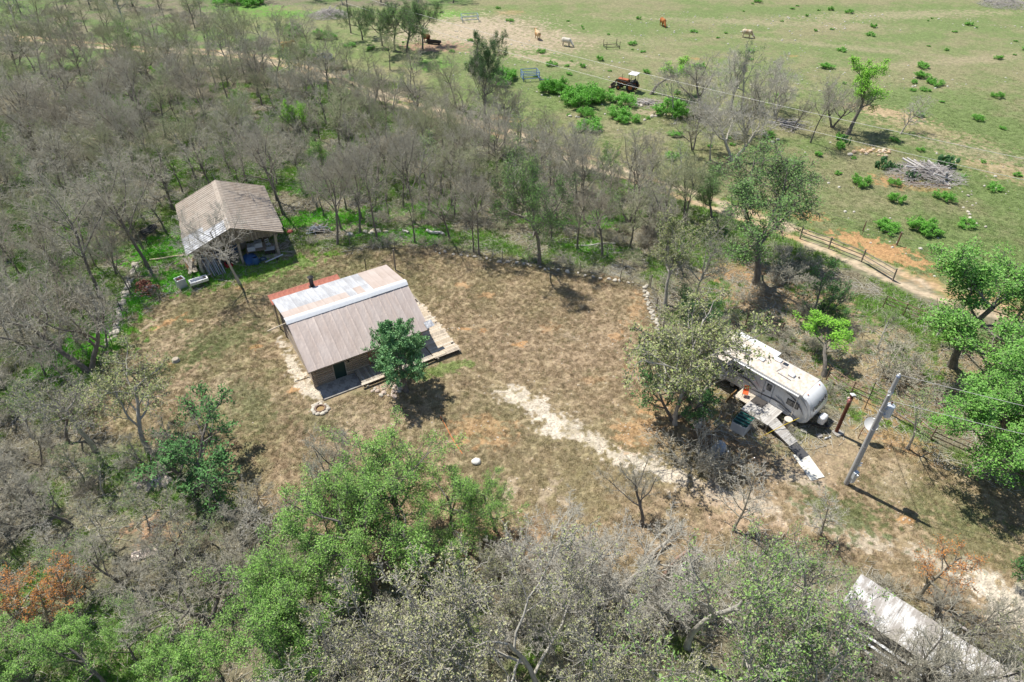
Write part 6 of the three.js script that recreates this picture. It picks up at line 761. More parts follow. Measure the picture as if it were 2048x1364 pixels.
railFence('pipe_fence', 'rusty pipe rail fence below the road behind the large leafy tree', [[33.5,-49.48], [34.79,-48.22], [36.96,-45.88], [39.84,-43.22], [42.76,-40.45]], 1.3, [0.5, 0.9, 1.25], rustM, 0.05, 3.0);
railFence('pipe_fence', 'dark pipe gate and rails behind the trailer under the great mesquite', [[20.3,-46.57], [21.79,-45.67], [23,-45.4]], 1.4, [0.35, 0.7, 1.05, 1.35], rustM, 0.06, 2.0);
railFence('wire_fence', 'wire fence on thin stakes along the back of the cabin yard', [[-20.74,-60.35], [-16.6,-60.16], [-11.86,-59.2], [-7.81,-59.2], [-3.7,-58.08], [1.77,-56.27], [6.58,-55.13], [10.28,-53.68], [12.91,-52.86]], 1.15, [0.3, 0.6, 0.9, 1.1], W.greyWood[0], 0.035, 3.2, 0.006);
railFence('wire_fence', 'mesh fence on stout posts beside the white edging stones', [[12.97,-52.61], [12.96,-49.1], [13.05,-46.22], [13.38,-43.22]], 1.35, [0.25, 0.5, 0.75, 1.0, 1.25], W.greyWood[1], 0.07, 2.4, 0.008);
railFence('wire_fence', 'wire fence on thin stakes along the stone row', [[-36.7,-59.2], [-35.62,-52.21], [-34.89,-48.73], [-33.74,-44.2], [-33.13,-41.04]], 1.2, [0.4, 0.8, 1.1], W.dark, 0.035, 2.6, 0.006);
railFence('wire_fence', 'wire fence on thin stakes along the pasture side of the dirt road', [[-1.71,-95.94], [8.92,-85.57], [22.23,-74.13], [29.85,-68.05], [36.78,-62.34], [41.85,-58.08], [49.34,-50.62]], 1.2, [0.4, 0.75, 1.1], rustM, 0.03, 6, 0.006);
{ const single = (l, x, z, h, r, m) => { const g = thing('fence_post', l, 'post', x, z); put('shaft', bar(V(0, -0.1, 0), V(0.03, h, 0), r, 8, r * 0.9), m, g); put('head', bar(V(0.03, h, 0), V(0.03, h + 0.02, 0), r * 0.7, 8), W.greyWood[2], g); };
  single('tall weathered post behind the right end of the cabin roof', -11.33,-55.56, 2.3, 0.08, W.greyWood[1]); single('thin dark post behind the zinc part of the cabin roof', -14.08,-55.13, 1.6, 0.045, W.dark); single('rust brown post standing past the orange soil on the pasture', 39.4,-60.16, 1.5, 0.09, rustM); single('corner post of the pasture side fence by the small shrubs', 37.02,-62.95, 1.2, 0.05, rustM); }
// loose stones, one by one
const stoneM = [[0.52, 0.47, 0.39], [0.43, 0.39, 0.33], [0.60, 0.55, 0.46], [0.36, 0.33, 0.28]].map((c) => mat(c, 1)), stoneG = Array.from({ length: 7 }, (_, i) => rockGeo(300 + i, 1, 0.62, 0.8, 1));
function stones(name, label, list, per, s0, s1, wob, seed, mats = stoneM) {
  const q = rng(seed), [x0, z0] = list[0], g = thing(name, label, 'stones', x0, z0);
  for (let i = 0; i < list.length - 1; i++) { const [ax, az] = list[i], [bx_, bz] = list[i + 1], n = Math.round(Math.hypot(bx_ - ax, bz - az) * per); for (let k = 0; k < n; k++) { const t = (k + q()) / n, s = rr(s0, s1, q), m = put('stone', stoneG[Math.floor(q() * 7)], mats[Math.floor(q() * mats.length)], g); m.position.set(ax + (bx_ - ax) * t - x0 + rr(-wob, wob, q), s * 0.25, az + (bz - az) * t - z0 + rr(-wob, wob, q)); m.scale.setScalar(s); m.rotation.set(rr(-0.3, 0.3, q), q() * 6.28, rr(-0.3, 0.3, q)); } }
  return g;
}
stones('stone_row', 'long tumbled row of grey fieldstones along the left edge of the yard', [[-36.95,-56.89], [-36.73,-55.13], [-35.98,-52.61], [-35.72,-50.62], [-34.95,-48.36], [-34.19,-45.88], [-34.16,-44.2]], 5.0, 0.15, 0.32, 0.25, 1);
stones('stone_edging', 'row of white edging stones at the foot of the mesh fence', [[12.56,-53.02], [12.38,-50.62], [12.6,-48], [12.69,-45.88], [12.92,-44.2]], 5.5, 0.12, 0.24, 0.2, 2, [mat([0.50, 0.46, 0.39], 1), mat([0.42, 0.38, 0.31], 1)]);
stones('stone_edging', 'scattered stones along the foot of the back wire fence', [[-8.29,-58.92], [-3.7,-57.98], [1.76,-56.18], [6.56,-54.87], [12.56,-53.02]], 1.6, 0.1, 0.26, 0.25, 3);
stones('stone_heap', 'heap of pale pinkish stones under the bare trees below the juniper', [[-25.41,-29.5], [-23.6,-29.63], [-24.79,-30.06], [-24.78,-29.21]], 26, 0.1, 0.26, 0.35, 4, [mat([0.52, 0.43, 0.37], 1), mat([0.45, 0.38, 0.34], 1), mat([0.6, 0.54, 0.48], 1)]);
stones('stone_heap', 'heap of tan broken stones under the slim trees behind the cabin', [[-15.23,-62.75], [-13.41,-62.95]], 9, 0.12, 0.3, 0.4, 5, [mat([0.52, 0.42, 0.3], 1), stoneM[2]]);
stones('stone_scatter', 'scatter of tan rubble by the brush pile on the pasture', [[44.05,-82.33], [47.94,-83.24], [46.55,-81.44]], 5, 0.1, 0.35, 0.7, 6, [mat([0.55, 0.40, 0.26], 1), mat([0.6, 0.5, 0.38], 1)]);
stones('stone_scatter', 'scatter of whitish stones below the brush pile', [[51.99,-71.61], [52.8,-70.4], [49.04,-65.27], [49.82,-63.68]], 1.2, 0.1, 0.22, 0.8, 7);
stones('stone_scatter', 'scatter of pale rocks along the dirt near the tractor', [[18.65,-98.44], [21.96,-96.51], [18.59,-93.18]], 1.5, 0.12, 0.3, 0.8, 8);
{ const q = rng(66), spots = [34.17,-85.57, 35.06,-86.37, 54.12,-78.84, -16.96,-62.14, 42.87,-81.73, 11.14,-95.94, 8.19,-94.45, -2.59,-31.38]; for (let i = 0; i < spots.length - 2; i += 2) { const g = put('pale_rock', stoneG[i % 7], stoneM[2]); tag(g, 'single pale rock lying on the grass of the pasture', 'rock', 'single pale rocks'); g.position.set(spots[i], 0.08, spots[i + 1]); g.scale.setScalar(rr(0.25, 0.4, q)); } }
{ const g = put('white_rock', rockGeo(402, 0.34, 0.22, 0.3, 2), mat([0.72, 0.7, 0.66], 1)); tag(g, 'white rock on the lawn at the end of the orange cord', 'rock'); const [x, z] = [-2.55,-31.38]; g.position.set(x, 0.1, z); }
// brick pile
{ const q = rng(21), g = thing('brick_pile', 'heap of loose red bricks by the stone row', 'bricks', -34.29,-52.37), bm = [[0.33, 0.13, 0.08], [0.40, 0.19, 0.12], [0.26, 0.10, 0.07], [0.45, 0.27, 0.2], [0.50, 0.44, 0.40]].map((c) => mat(c, 0.95)), bg = bx(0.22, 0.07, 0.105);
  for (const [cx, cz, n, h] of [[-0.5, -0.7, 90, 0.75], [0.55, 0.05, 90, 0.6], [0.5, 0.75, 34, 0.35], [-0.3, 0.1, 30, 0.35]]) for (let k = 0; k < n; k++) { const a = q() * 6.28, d = Math.pow(q(), 0.6) * 0.75, m = put('brick', bg, bm[cx > 0 && k % 5 === 0 ? 4 : Math.floor(q() * 4)], g); m.position.set(cx + Math.cos(a) * d, 0.04 + h * (1 - d / 0.8) * q(), cz + Math.sin(a) * d * 0.8); m.rotation.set(rr(-0.5, 0.5, q), q() * 3.14, rr(-0.5, 0.5, q)); } }
// scrap heap of pipes and bars behind the cabin
function sticksHeap(name, label, cat, x, z, n, R, h, l0, l1, r0, r1, mats, seed, part, flat = 0.35) { const q = rng(seed), g = thing(name, label, cat, x, z); for (let k = 0; k < n; k++) { const a = q() * 6.28, d = q() * R * 0.7, b = q() * 3.14, l = rr(l0, l1, q), y = 0.05 + h * (1 - d / R) * q(), p = V(Math.cos(a) * d, y, Math.sin(a) * d * 0.7), e = V(Math.cos(b) * l / 2, rr(-flat, flat, q) * Math.min(1, h) * 0.5, Math.sin(b) * l / 2 * 0.7); const A = p.clone().sub(e), B = p.clone().add(e); A.y = Math.max(0.03, A.y); B.y = Math.max(0.03, B.y); const r = rr(r0, r1, q); put(part, bar(A, B, r, 6, r * 0.7), mats[Math.floor(q() * mats.length)], g); } return g; }
sticksHeap('scrap_heap', 'heap of grey metal pipes and bars in the grass behind the cabin', 'scrap', -20.44,-62.95, 46, 1.6, 0.6, 0.8, 2.4, 0.02, 0.06, [mat([0.5, 0.52, 0.56], 0.45, { metalness: 0.4 }), W.greyWood[2], mat([0.3, 0.33, 0.38], 0.5)], 71, 'pipe');
{ const g = put('red_scrap', rockGeo(77, 0.35, 0.2, 0.3, 1), mat([0.3, 0.07, 0.06], 0.8)); tag(g, 'dull red scrap lump in the grass beside the scrap heap', 'scrap'); g.position.set(...((a) => [a[0], 0.1, a[1]])([-23.37,-62.65])); }
// brush piles
const deadM = [mat([0.47, 0.435, 0.415], 1), mat([0.37, 0.34, 0.325], 1), mat([0.57, 0.535, 0.51], 1)];
function brushPile(label, x, z, R, h, n, seed, fine = 1100) {
  const g = sticksHeap('brush_pile', label, 'brush pile', x, z, n, R, h, 1.4, 3.2, 0.03, 0.08, deadM, seed, 'branch', 1.2), q = rng(seed + 1), T = new Tubes();
  for (let k = 0; k < fine; k++) { const a = q() * 6.28, d = Math.sqrt(q()) * R, b = q() * 6.28, l = rr(0.4, 1.3, q), y = Math.max(0.03, h * (1 - d / R) * (0.5 + 0.6 * q())), p = [Math.cos(a) * d, y, Math.sin(a) * d * 0.75]; const e = [p[0] + Math.cos(b) * l, Math.max(0.03, y + rr(-0.3, 0.35, q)), p[2] + Math.sin(b) * l]; T.tube([p, [(p[0] + e[0]) / 2 + rr(-0.08, 0.08, q), (p[1] + e[1]) / 2 + 0.05, (p[2] + e[2]) / 2], e], [0.02, 0.016, 0.011], 3); }
  const tw = put('twigs', T.geo(), deadM[0], g); tw.userData.kind = 'stuff'; return g;
}
const bpile = brushPile('great brush pile of grey dead branches with prickly pear on the pasture', 49.51,-75.83, 4.4, 1.5, 70, 501);
for (const [ax, az, bx_, bz, r] of [[-2.2, -2.0, 1.6, 2.6, 0.13], [-1.6, -2.1, 1.9, 2.5, 0.1], [-1.0, -1.6, 1.2, 2.2, 0.11], [0.6, -1.4, 2.4, 1.6, 0.15], [-2.8, 0.2, 2.0, -1.2, 0.13], [-2.6, 1.2, 0.4, -1.8, 0.12], [1.0, 2.0, 3.2, -0.6, 0.12], [-0.4, 2.2, 2.9, 1.6, 0.1]]) put('log', bar(V(ax, 1.35, az), V(bx_, 0.15, bz), r, 8, r * 0.7), deadM[2], bpile);
put('rusty_pipe', bar(V(-2.6, 0.15, 1.9), V(1.6, 0.15, 2.9), 0.09, 8), rustM, bpile);
brushPile('pile of grey dead brush at the far clearing', -36.47,-146.91, 4.2, 1.6, 46, 511); brushPile('pile of grey dead brush at the far end of the pasture', 103.76,-155.45, 5.5, 1.4, 46, 521);
brushPile('low scatter of grey dead branches by the tractor', 19.86,-99.22, 2.8, 0.35, 26, 531, 130); brushPile('low heap of dead branches under the pasture thicket', 37.95,-91.4, 3.4, 0.5, 30, 541, 180);
// prickly pear: pads grown on one another
{ const q = rng(88), pm = mat([0.07, 0.17, 0.055], 0.7), pg = new THREE.SphereGeometry(0.2, 10, 8).scale(0.85, 1.15, 0.22);
  const pear = (x, z, n, s, label) => { const g = thing('prickly_pear', label, 'cactus', x, z); g.scale.setScalar(s); for (let k = 0; k < n; k++) { const a = q() * 6.28, d = Math.sqrt(q()) * 0.9, lv = Math.floor(q() * 3), m = put('pad', pg, pm, g); m.position.set(Math.cos(a) * d, 0.2 + lv * 0.3, Math.sin(a) * d); m.rotation.set(rr(-0.4, 0.4, q), q() * 6.28, rr(-0.5, 0.5, q)); } };
  pear(45.49,-78.14, 50, 1.1, 'prickly pear cactus at the tan rubble end of the brush pile'); pear(47.59,-75.04, 40, 0.9, 'prickly pear cactus in front of the great brush pile'); pear(53.16,-78.14, 70, 1.35, 'broad prickly pear cactus behind the great brush pile'); pear(46.73,-77.45, 30, 0.8, 'prickly pear cactus squeezed under the brush pile logs'); pear(43.68,-85.57, 24, 0.8, 'prickly pear cactus in the shadow of the lime topped tree'); }
// logs and slabs
function logThing(name, label, x, z, turn, L, r, m, bend = 0.1, y = 0) { const g = thing(name, label, 'log', x, z, turn); const pts = [V(-L / 2, r + y, 0), V(-L / 6, r + y + bend * 0.3, bend), V(L / 5, r + y, -bend), V(L / 2, r + y + bend * 0.6, bend * 0.5)]; put('trunk', new THREE.TubeGeometry(new THREE.CatmullRomCurve3(pts), 14, r, 8), m, g); put('stub', bar(V(L * 0.1, r + y, 0), V(L * 0.22, r * 3.2 + y, bend + r * 2), r * 0.4, 6, r * 0.25), m, g); put('cut_end', bar(V(-L / 2 - 0.01, r + y, 0), V(-L / 2 + 0.02, r + y, 0), r * 1.01, 9), W.deck[0], g); return g; }
logThing('driftwood_log', 'grey forked driftwood log in the bright grass behind the back fence', -7.98,-62.34, -0.5, 2.2, 0.16, deadM[2], 0.25); logThing('fallen_log', 'pale short log beside the driftwood log', -11.16,-62.65, -0.7, 0.9, 0.13, deadM[2], 0.05);
logThing('fallen_log', 'long pale log lying beside the shed wall in the grass', -34.31,-57.62, 0.25, 3.2, 0.1, W.deck[1], 0.08); logThing('fallen_log', 'thin bleached log curving over brown grass past the back fence', 8.51,-60.16, 0.05, 4.2, 0.06, deadM[2], 0.25);
for (const [u, l] of [[[8.1,-23.33], 'long weathered log lying across the lower wood beside the vase shaped tree'], [[4.64,-18.93], 'long weathered log lying nearest the crooked pale oaks'], [[9.2,-22.65], 'reddish rotten log lying next to the long weathered one']]) logThing('fallen_log', l, ...u, 0.75, 4.6, 0.1, l.startsWith('red') ? mat([0.3, 0.2, 0.15], 1) : W.greyWood[2], 0.12, 0.2);
logThing('fallen_log', 'log bent over the lawn between the pale oaks and the driveway', 26.78,-18.5, -0.6, 4.5, 0.09, deadM[1], 0.3);
{ const g = thing('tree_stump', 'low grey stump with bare orange soil round it on the left lawn', 'stump', -27.6,-42.15); put('bole', new THREE.CylinderGeometry(0.26, 0.34, 0.26, 14).translate(0, 0.12, 0), M.barkPale, g); put('cut_face', new THREE.CylinderGeometry(0.24, 0.24, 0.02, 14).translate(0, 0.26, 0), W.deck[3], g); }
{ const q = rng(9), g = thing('fire_ring', 'small fire ring of stones with a rusty rim by the cabin corner', 'fire ring', -14.52,-36.57); put('rim', new THREE.TorusGeometry(0.36, 0.06, 8, 24).rotateX(Math.PI / 2).translate(0, 0.14, 0), rustM, g); put('ash', new THREE.CylinderGeometry(0.33, 0.33, 0.04, 18).translate(0, 0.05, 0), mat([0.30, 0.2, 0.09], 1), g); for (let k = 0; k < 11; k++) { const a = k / 11 * 6.28 + rr(-0.1, 0.1, q), m = put('stone', stoneG[k % 7], stoneM[k % 3], g), s = rr(0.13, 0.21, q); m.position.set(Math.cos(a) * 0.58, 0.06, Math.sin(a) * 0.52); m.scale.setScalar(s); m.rotation.y = q() * 6; } put('slat', bx(0.7, 0.05, 0.12, -0.5, 0.06, -0.55, 0.6), W.deck[2], g); }
{ const pts = [[-5.41,-35.89], [-4.83,-34.72], [-4.31,-33.58], [-3.51,-32.16]].map(([x, z]) => V(x, 0.03, z)); tag(put('extension_cord', wire(pts, 0.028, 40, 6), mat([0.62, 0.2, 0.06], 0.7)), 'orange extension cord snaking over the lawn toward the white rock', 'cord'); const p2 = [[-8.04,-41.35], [-8.28,-40.57], [-8.58,-39.74], [-8.21,-38.99]].map(([x, z], i) => V(x, i ? 0.03 : 0.35, z)); tag(put('extension_cord', wire(p2, 0.022, 30, 6), mat([0.62, 0.2, 0.06], 0.7)), 'short orange cord dropping from the porch beside the cedar', 'cord'); }
stones('stone_edging', 'broken flat stones around the foot of the cedar by the porch', [[-11.13,-38.82], [-10.29,-38.43], [-9.08,-38.15], [-8.8,-38.99], [-9.86,-39.57]], 7, 0.1, 0.24, 0.35, 12, [mat([0.5, 0.4, 0.33], 1), stoneM[0]]);
{ const g = thing('wire_coil', 'big dark coil of fence wire standing in the grass left of the shed', 'wire coil', -38.06,-62.14, 0.6); for (let k = 0; k < 9; k++) put('loop', new THREE.TorusGeometry(0.68 + 0.02 * k, 0.045, 6, 30).rotateY(0.2 * (k % 3)).rotateX(1.0 + 0.06 * k).translate(0.03 * k, 0.62, 0.02 * k), mat([0.06, 0.06, 0.065], 0.7), g); }
{ const [x, z] = [-22.66,-24.09], g = thing('rusted_sheet', 'rusted metal sheet on the brown floor of the lower wood', 'sheet', x, z, 0.4); const p = new THREE.PlaneGeometry(1.5, 0.7, 20, 2).rotateX(-Math.PI / 2), a = p.attributes.position; for (let i = 0; i < a.count; i++) a.setY(i, 0.12 + 0.03 * Math.sin(a.getX(i) * 20)); p.computeVertexNormals(); put('sheet', p, W.rust[3], g); put('prop', bx(0.3, 0.1, 0.8, 0, 0.05, 0), W.dark, g); }
{ const g = thing('round_tank', 'white rounded tank lid half hidden by the budding trees', 'tank', 10.53,-22.99, 0.5); put('shell', new THREE.CapsuleGeometry(0.3, 0.6, 6, 18).rotateZ(Math.PI / 2).rotateX(0.2).translate(0, 0.4, 0), W.white, g); for (const x of [-0.25, 0.25]) put('foot', bx(0.1, 0.26, 0.4, x, 0.12, 0), W.dark, g); }
for (const [u, v, l] of [[0, 0, 'white bucket lying by the fallen logs in the lower wood']]) { const g = thing('white_bucket', l, 'bucket', 7.08,-22.12); put('pail', new THREE.CylinderGeometry(0.17, 0.14, 0.34, 16, 1, true).rotateZ(1.2).translate(0, 0.16, 0), W.white, g); put('base', new THREE.CylinderGeometry(0.14, 0.14, 0.02, 16).rotateZ(1.2).translate(0.16, 0.1, 0), W.white, g); }

// ---------------------------------------------------------------- collapsed metal trailer in the lower wood
{
  const q = rng(91), [x, z] = [22.26,-17.12], t = thing('metal_trailer', 'old collapsed metal sided trailer with a bleached white roof among the trees', 'trailer', x, z, -45 * Math.PI / 180);
  const L = 9.5, Wd = 2.7, H = 2.1, whiteRoof = [0, 1, 2].map((i) => new THREE.MeshStandardMaterial({ map: stain([0.62, 0.61, 0.60], [0.33, 0.30, 0.275], 280 + i * 7, 0.34, 0.6), roughness: 0.8, bumpMap: dents, bumpScale: 0.05, side: THREE.DoubleSide }));
  for (let k = 0; k < 8; k++) { const p = new THREE.PlaneGeometry(L / 8 + 0.03, Wd * 0.98, 6, 10).rotateX(-Math.PI / 2), a = p.attributes.position, ph = q() * 20, uv = p.attributes.uv; for (let i = 0; i < a.count; i++) { const Z = a.getZ(i); a.setY(i, 0.12 * (1 - Math.pow(Z / (Wd / 2), 2)) + 0.1 * (fbm(a.getX(i) + ph, Z * 1.2, 2) - 0.5)); uv.setXY(i, a.getX(i) * 0.3 + ph, Z * 0.3); } p.computeVertexNormals(); put('roof_sheet', p.translate(-L / 2 + (k + 0.5) * L / 8, H + 0.02 + (k % 2) * 0.01, 0), whiteRoof[k % 3], t); }
  for (let k = 0; k < 17; k++) put('siding', bx(L, 0.1, 0.02, 0, 0.35 + k * 0.108, Wd / 2 - 0.12 + k * 0.0 + rr(0, 0.02, q), 0, 0.25), k % 5 === 3 ? W.rust[2] : k % 2 ? W.greyWood[k % 3] : W.zinc[2], t);
  for (let k = 0; k < 10; k++) put('loose_slat', bx(rr(2.5, 6, q), 0.03, 0.12, rr(-2, 2.4, q), 0.8 + k * 0.1, Wd / 2 + 0.7 - k * 0.055 + rr(-0.05, 0.05, q), rr(-0.06, 0.06, q), 0.5), k % 3 ? W.zinc[k % 3] : W.greyWood[1], t);
  put('far_wall', bx(L, H - 0.25, 0.05, 0, H / 2 + 0.1, -Wd / 2 + 0.08), W.zinc[1], t); put('end_wall', bx(0.05, H - 0.25, Wd - 0.3, -L / 2 + 0.06, H / 2 + 0.1, 0), W.zinc[2], t); put('end_wall', bx(0.05, H - 0.25, Wd - 0.3, L / 2 - 0.06, H / 2 + 0.1, 0), W.zinc[2], t); put('floor', bx(L, 0.12, Wd - 0.2, 0, 0.3, 0), W.dark, t); for (const a of [-3.5, 0, 3.5]) put('foot', bx(0.4, 0.3, 1.8, a, 0.13, 0), W.concrete, t);
  put('roof_vent', new RoundedBoxGeometry(0.35, 0.16, 0.35, 2, 0.04).translate(2.6, H + 0.2, 0.5), W.white, t);
}

// ---------------------------------------------------------------- tractor, cattle racks, trough
{
  const g = thing('farm_tractor', 'old orange tractor with a black loader frame and white canopy', 'tractor', 17.61,-105.02, -0.55), or = mat([0.42, 0.12, 0.045], 0.6), rub = mat([0.03, 0.03, 0.032], 0.95), blk = mat([0.05, 0.05, 0.055], 0.7);
  put('hood', new RoundedBoxGeometry(1.7, 0.65, 0.7, 3, 0.1).translate(-0.7, 1.3, 0), or, g); put('grille', bx(0.04, 0.5, 0.55, -1.57, 1.25, 0), blk, g); put('chassis', bx(3.0, 0.35, 0.5, -0.2, 0.8, 0), blk, g); put('seat', merge([bx(0.5, 0.12, 0.5, 0.9, 1.35, 0), bx(0.12, 0.5, 0.5, 1.15, 1.6, 0)]), blk, g);
  for (const z of [-0.78, 0.78]) { const f = put('fender', new THREE.CylinderGeometry(0.82, 0.82, 0.36, 18, 1, true, -0.6, 2.3).rotateX(Math.PI / 2).translate(0.8, 0.8, z), or, g); const w = put('rear_wheel', new THREE.TorusGeometry(0.52, 0.22, 10, 24).scale(1, 1, 0.9).translate(0.8, 0.74, z), rub, g); put('rim', new THREE.CylinderGeometry(0.38, 0.38, 0.2, 18).rotateX(Math.PI / 2).translate(0.8, 0.74, z), or, w); const w2 = put('front_wheel', new THREE.TorusGeometry(0.28, 0.12, 9, 20).translate(-1.2, 0.4, z * 0.85), rub, g); put('rim', new THREE.CylinderGeometry(0.2, 0.2, 0.14, 14).rotateX(Math.PI / 2).translate(-1.2, 0.4, z * 0.85), or, w2); put('loader_arm', merge([beam(V(0.1, 1.3, z * 0.75), V(-1.6, 1.5, z * 0.75), 0.1, 0.14), beam(V(-1.6, 1.5, z * 0.75), V(-2.3, 0.5, z * 0.75), 0.1, 0.14), beam(V(0.1, 0.7, z * 0.75), V(0.1, 1.4, z * 0.75), 0.1, 0.14)]), blk, g); for (const x of [0.35, 1.35]) put('canopy_post', bar(V(x, 1.2, z * 0.7), V(x, 2.55, z * 0.7), 0.035, 6), blk, g); }
  put('bucket', merge([bx(0.06, 0.6, 1.7, -2.35, 0.45, 0, 0, 0, 0.3), bx(0.5, 0.06, 1.7, -2.55, 0.18, 0)]), rustM, g); put('canopy', new RoundedBoxGeometry(1.35, 0.1, 1.5, 2, 0.04).translate(0.85, 2.6, 0), W.white, g); put('steering_wheel', new THREE.TorusGeometry(0.2, 0.02, 6, 16).rotateY(Math.PI / 2).rotateZ(0.5).translate(0.45, 1.7, 0), blk, g); put('exhaust', bar(V(-0.9, 1.6, 0.15), V(-0.9, 2.3, 0.15), 0.04, 8), rustM, g);
  const rack = (label, name, x, z, w, d, h, m, r, mid) => { const q = thing(name, label, 'cattle rack', x, z, 0.2); for (const [a, b] of [[-1, -1], [1, -1], [1, 1], [-1, 1]]) put('post', bar(V(a * w / 2, 0, b * d / 2), V(a * w / 2, h, b * d / 2), r, 7), m, q); for (const y of mid) { for (const b of [-1, 1]) put('rail', bar(V(-w / 2, y, b * d / 2), V(w / 2, y, b * d / 2), r, 6), m, q); for (const a of [-1, 1]) put('rail', bar(V(a * w / 2, y, -d / 2), V(a * w / 2, y, d / 2), r, 6), m, q); } return q; };
  const bl = mat([0.08, 0.17, 0.42], 0.6); const b1 = rack('blue pipe cattle rack by the bright green shrubs', 'cattle_rack', 2.86,-109.95, 2.6, 2.0, 1.3, bl, 0.045, [0.4, 0.85, 1.28]); put('drawbar', bar(V(1.3, 0.15, 0.9), V(3.0, 0.1, 1.1), 0.06, 7), bl, b1);
  rack('thin blue cattle rack on the trodden ground far off', 'cattle_rack', -8.25,-143.28, 3.2, 2.0, 1.2, mat([0.25, 0.33, 0.42], 0.6), 0.045, [0.5, 1.15]); rack('dark round bale frame on open pasture', 'bale_frame', 17.62,-126.28, 2.4, 1.8, 1.2, W.dark, 0.05, [0.3]);
  { const q = thing('feed_trough', 'long dark feed trough on the brown feeding ground', 'trough', -14,-128.33, -0.35); put('basin', merge([bx(2.6, 0.05, 0.7, 0, 0.3, 0), bx(2.6, 0.4, 0.05, 0, 0.45, 0.35), bx(2.6, 0.4, 0.05, 0, 0.45, -0.35), bx(0.05, 0.4, 0.7, 1.3, 0.45, 0), bx(0.05, 0.4, 0.7, -1.3, 0.45, 0)]), W.black, q); for (const x of [-1, 1]) put('leg', bx(0.1, 0.3, 0.6, x, 0.15, 0), W.dark, q); }
  { const q = thing('water_tank', 'grey metal stock tank beside the road under the bare trees', 'tank', -31.77,-119.9, 0.2); put('wall', new THREE.CylinderGeometry(1.3, 1.3, 0.6, 26, 1, true).translate(0, 0.3, 0), W.zinc[1], q); put('water', new THREE.CylinderGeometry(1.28, 1.28, 0.02, 26).translate(0, 0.42, 0), mat([0.03, 0.04, 0.04], 0.1), q); put('rim', new THREE.TorusGeometry(1.3, 0.04, 6, 30).rotateX(Math.PI / 2).translate(0, 0.6, 0), W.zinc[0], q); }
}

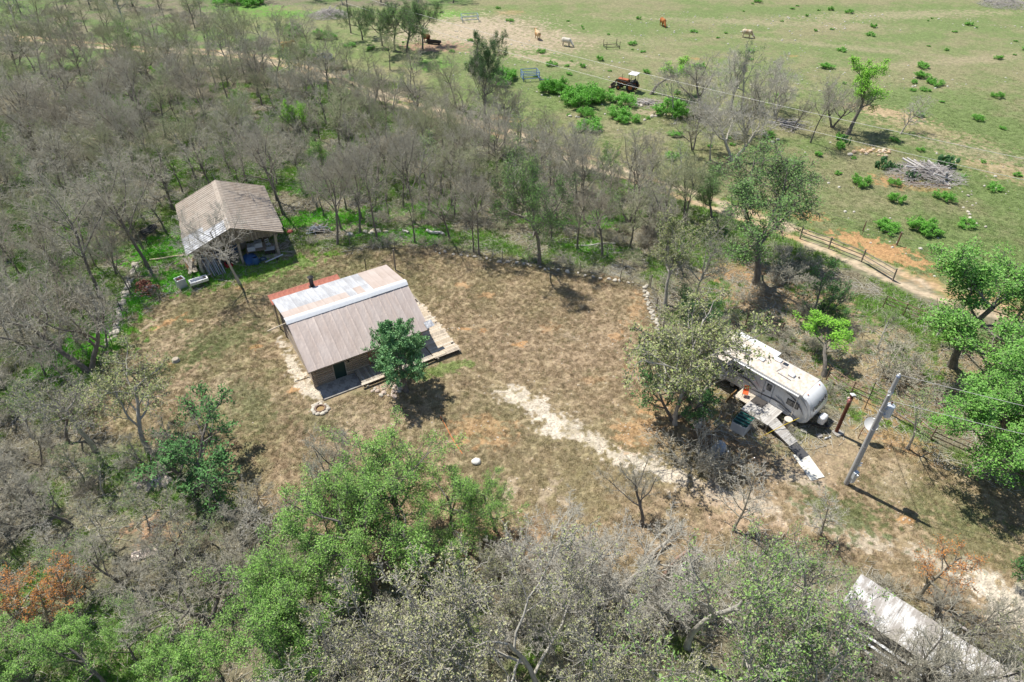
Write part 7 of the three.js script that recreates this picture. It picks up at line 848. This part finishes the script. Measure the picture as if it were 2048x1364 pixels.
// ---------------------------------------------------------------- cattle: one continuous body each
{
  const mc = new MarchingCubes(56, new THREE.MeshBasicMaterial(), false, false, 60000); mc.isolation = 0;
  const cowGeo = (graze) => {   // faces +x, 2.2 m long
    const S = 1.5, C = V(0.15, 0.85, 0), n = mc.size, f = mc.field, bones = [], add = (a, b, ra, rb) => bones.push([V(...a), V(...b), ra, rb]);
    add([-0.62, 1.02, 0], [0.45, 1.0, 0], 0.36, 0.38); add([-0.3, 0.9, 0], [0.3, 0.86, 0], 0.36, 0.36); add([-0.75, 1.15, 0], [-0.55, 1.15, 0], 0.2, 0.3);
    const head = graze ? [1.25, 0.35, 0.05] : [1.15, 1.45, 0], muz = graze ? [1.42, 0.12, 0.05] : [1.48, 1.3, 0];
    add([0.5, 1.1, 0], head, 0.27, 0.15); add(head, muz, 0.15, 0.1);
    for (const z of [-1, 1]) { add([0.45, 0.8, z * 0.2], [0.46, 0.45, z * 0.2], 0.15, 0.075); add([0.46, 0.45, z * 0.2], [0.45, 0.04, z * 0.2], 0.072, 0.07); add([-0.62, 0.9, z * 0.2], [-0.55, 0.6, z * 0.2], 0.2, 0.12); add([-0.55, 0.6, z * 0.2], [-0.7, 0.42, z * 0.2], 0.1, 0.07); add([-0.7, 0.42, z * 0.2], [-0.66, 0.04, z * 0.2], 0.07, 0.07); add([head[0] - 0.08, head[1] + 0.08, z * 0.12], [head[0] - 0.14, head[1] + 0.1, z * 0.3], 0.05, 0.04); }
    add([-0.88, 1.2, 0], [-0.98, 0.55, 0], 0.045, 0.05);
    const p = V(), ab = V(), ap = V();
    for (let k = 0; k < n; k++) for (let j = 0; j < n; j++) for (let i = 0; i < n; i++) { p.set((i / n * 2 - 1) * S, (j / n * 2 - 1) * S, (k / n * 2 - 1) * S).add(C); let d = 9; for (const [a, b, ra, rb] of bones) { ab.subVectors(b, a); ap.subVectors(p, a); const t = Math.max(0, Math.min(1, ap.dot(ab) / ab.lengthSq())), e = ap.addScaledVector(ab, -t).length() - (ra + (rb - ra) * t), kk = 0.07, h = Math.max(kk - Math.abs(d - e), 0) / kk; d = Math.min(d, e) - h * h * kk * 0.25; } f[i + j * n + k * n * n] = -d; }
    mc.update(); const c = mc.count, g = new THREE.BufferGeometry(); g.setAttribute('position', new THREE.BufferAttribute(mc.positionArray.slice(0, c * 3), 3)); g.setAttribute('normal', new THREE.BufferAttribute(mc.normalArray.slice(0, c * 3), 3)); g.scale(S, S, S).translate(C.x, C.y, C.z); g.computeVertexNormals(); return g;
  };
  const G = [cowGeo(true), cowGeo(false)], horn = merge([bar(V(0, 0, 0.08), V(-0.02, 0.12, 0.24), 0.025, 6, 0.01), bar(V(0, 0, -0.08), V(-0.02, 0.12, -0.24), 0.025, 6, 0.01)]);
  const coat = (g, base, patch, th, seed) => { const o = g.clone(), p = o.attributes.position, c = new Float32Array(p.count * 3); for (let i = 0; i < p.count; i++) { const k = sst(th - 0.05, th + 0.05, fbm(p.getX(i) * 2.2 + seed, p.getY(i) * 2.2 + p.getZ(i) * 1.7 + seed, 2)); for (let j = 0; j < 3; j++) c[3 * i + j] = base[j] + (patch[j] - base[j]) * k; } o.setAttribute('color', new THREE.BufferAttribute(c, 3)); return o; };
  const hide = new THREE.MeshStandardMaterial({ vertexColors: true, roughness: 0.95 });
  for (const [x, z, turn, pose, base, patch, th, label] of [[4.66,-131.36, 1.9, 1, [0.48, 0.28, 0.12], [0.6, 0.45, 0.28], 0.6, 'tan cow standing end on at the edge of the trodden ground'], [9.71,-127.15, -0.5, 0, [0.62, 0.57, 0.48], [0.5, 0.43, 0.33], 0.62, 'cream white cow grazing past the trodden ground'], [28.95,-139.79, -1.3, 0, [0.34, 0.12, 0.035], [0.42, 0.16, 0.05], 0.55, 'red brown cow grazing alone on the upper pasture'], [43.13,-132.29, -0.45, 0, [0.62, 0.52, 0.38], [0.45, 0.32, 0.2], 0.58, 'cream cow with tan patches grazing above the thicket'], [-39.4,-124.85, 0.3, 1, [0.45, 0.24, 0.08], [0.5, 0.3, 0.12], 0.5, 'tan cow standing among the trees by the far road'], [-15.55,-129.53, 2.6, 1, [0.2, 0.06, 0.03], [0.25, 0.09, 0.04], 0.5, 'dark red cow in the shade beside the feed trough']]) {
    const g = thing('cow', label, 'cow', x, z, turn, null); g.scale.setScalar(1.02); put('body', coat(G[pose === 0 ? 0 : 1], base, patch, th, x), hide, g); const h = put('horns', horn, mat([0.5, 0.45, 0.36], 0.6), g); h.position.set(pose === 0 ? 1.17 : 1.07, pose === 0 ? 0.47 : 1.57, pose === 0 ? 0.05 : 0); }
}

scene.traverse((o) => { if (o.isMesh) { o.castShadow = true; o.receiveShadow = true; } });
renderer.render(scene, camera);
